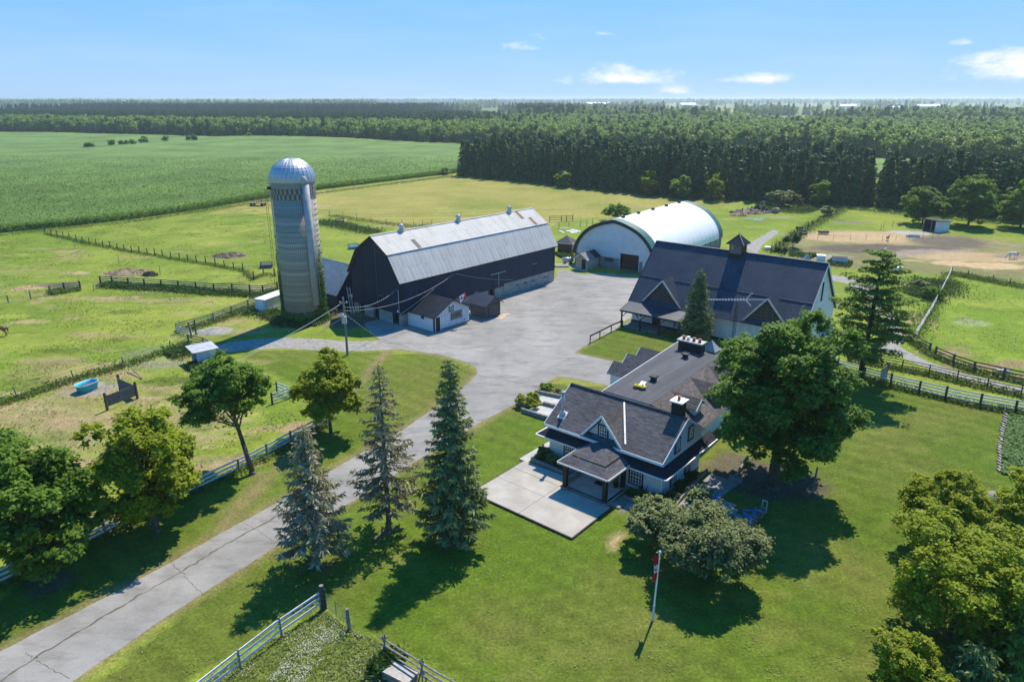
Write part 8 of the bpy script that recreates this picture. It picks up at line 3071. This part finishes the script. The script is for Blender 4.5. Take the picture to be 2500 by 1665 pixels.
def hedged(p):
    """open farmland keeps only hedgerows and a few groves"""
    x, y = p[:, 0], p[:, 1]
    hedge = (np.abs((y / 320 + x / 1400) % 1 - .5) > .47) & (vnoise(x, y, 60, 2) > -.1)
    grove = vnoise(x + 77, y * .5 + 31, 150, 2) > .40
    return clearing(p) & (~open_land(x, y) | hedge | grove)


p2 = stand(800, 2000, 10.5, lambda p: (p[:, 1] > edge_y(p) + 415) & hedged(p) & (vnoise(p[:, 0] + 900, p[:, 1] * .5, 420, 2) < .14))
left2 = p2[:, 0] < 50 + rng.normal(size=len(p2)) * 80
idx = np.where(left2 & (p2[:, 1] < 1600), 4, rng.choice(5, len(p2), p=[.25, .25, .15, .15, .2]))
p3 = stand(2000, 4600, 26, lambda p: hedged(p) & (vnoise(p[:, 0] + 900, p[:, 1] * .5, 420, 2) < .02))
p4 = stand(4600, 9000, 60, lambda p: vnoise(p[:, 0] + 900, p[:, 1] * .5, 420, 2) < .10)
pp = np.concatenate([p2, p3, p4])
idx = np.concatenate([idx, rng.choice(5, len(p3) + len(p4), p=[.25, .25, .15, .15, .2])])
sc = np.concatenate([rng.uniform(.95, 1.5, len(p2)), rng.uniform(1.0, 2.0, len(p3)), rng.uniform(1.2, 2.4, len(p4))])
scatter('horizon_woods', 'hazy woods and tree lines towards the horizon', 'woods', np.column_stack([pp, np.zeros(len(pp))]), sc, var, rng, idx)

# ================================================================== far farms
def far_shed(name, label, base, L, Wd, h, rz, wall, roof, cat='building'):
    o = thing(name, label, cat, base, rz)
    MB().box(-L / 2, L / 2, -Wd / 2, Wd / 2, 0, h).build('wall', wall, o)
    for s in (-1, 1):
        MB().slab([(-L / 2 - .5, s * (Wd / 2 + .5), h - .1), (L / 2 + .5, s * (Wd / 2 + .5), h - .1), (L / 2 + .5, 0, h + Wd * .28), (-L / 2 - .5, 0, h + Wd * .28)], .3).build('roof', roof, o)
    for e in (-L / 2, L / 2 - .2):
        MB().prism([(e, -Wd / 2, h), (e, Wd / 2, h), (e, 0, h + Wd * .26)], (.2, 0, 0)).build('gable', wall, o)
    for k in range(3):
        MB().box(-L / 2 + L * (k + .7) / 4, -L / 2 + L * (k + .7) / 4 + 2.5, -Wd / 2 - .1, -Wd / 2, 0, h * .7).build('door', m_dark_wood, o)


for k, (a, y_, L, Wd, h, lb) in enumerate(((1910, 2350, 46, 18, 9, 'long white barn on the far right horizon, left one'), (2085, 2150, 66, 20, 10, 'long white barn on the far right horizon beside the silo'),
                                           (2010, 2000, 36, 14, 8, 'pale low shed before the far silo'), (2330, 1950, 56, 18, 9, 'reddish-roofed barn at the far right edge'),
                                           (1365, 2900, 90, 24, 11, 'white sheds far off above the hay field'), (1560, 2800, 60, 20, 10, 'small pale sheds far off in the middle distance'))):
    far_shed('distant_barn', lb, V((a * 1.062 - CX) / F_PX * y_, y_, 0), L, Wd, h, .2 * (k % 3 - 1), m_white, m_white_bright if k != 3 else m_clay)
fsl = thing('distant_silo', 'dark silo on the far right horizon', 'silo', V((2036 * 1.062 - CX) / F_PX * 2100, 2100, 0))
MB().lathe([(4, 0), (4, 24)], 16).build('shaft', m_concrete_dark, fsl, True)
MB().lathe([(4.1, 24.01), (3, 26.2), (.4, 27.3)], 16).build('dome', m_black_metal, fsl, True)
# low hills on the skyline
hv, hf = [], []
xs = np.linspace(-11500, 11500, 260)
ridge = np.clip(14 + 20 * np.exp(-((xs - 900) / 2600) ** 2) + vnoise(xs, xs * 0 + 3, 2200, 3) * 9 + vnoise(xs, xs * 0 + 9, 160, 3) * 3.0, 2, 45)
for j, (yy_, k) in enumerate(((9200, 0), (10200, .75), (11200, 1.0), (12600, 0))):
    hv.append(np.column_stack([xs, np.full_like(xs, yy_), ridge * k - (1 if k == 0 else 0)]))
hv = np.concatenate(hv)
n = len(xs)
for j in range(3):
    i = np.arange(n - 1) + j * n
    hf.append(np.stack([i, i + 1, i + n + 1, i + n], 1))
tag(mesh_np('hills', hv, np.concatenate(hf), m_plain('far_hill_woods', (.03, .05, .02), (.055, .08, .03), .004, .95), None, True), kind='structure')

# ================================================================== haze
t = NT('summer_haze')
pv_ = t.n('ShaderNodeVolumePrincipled')
pv_.inputs['Color'].default_value = (.74, .87, 1.0, 1)
pv_.inputs['Density'].default_value = HAZE
pv_.inputs['Anisotropy'].default_value = .4
t.l(pv_.outputs[0], t.out.inputs['Volume'])
hz = MB().box(-11900, 11900, -2900, 12900, -1.5, 46).build('haze', t.mat)
tag(hz, 'thin pale summer haze over the whole countryside', 'haze', kind='stuff')
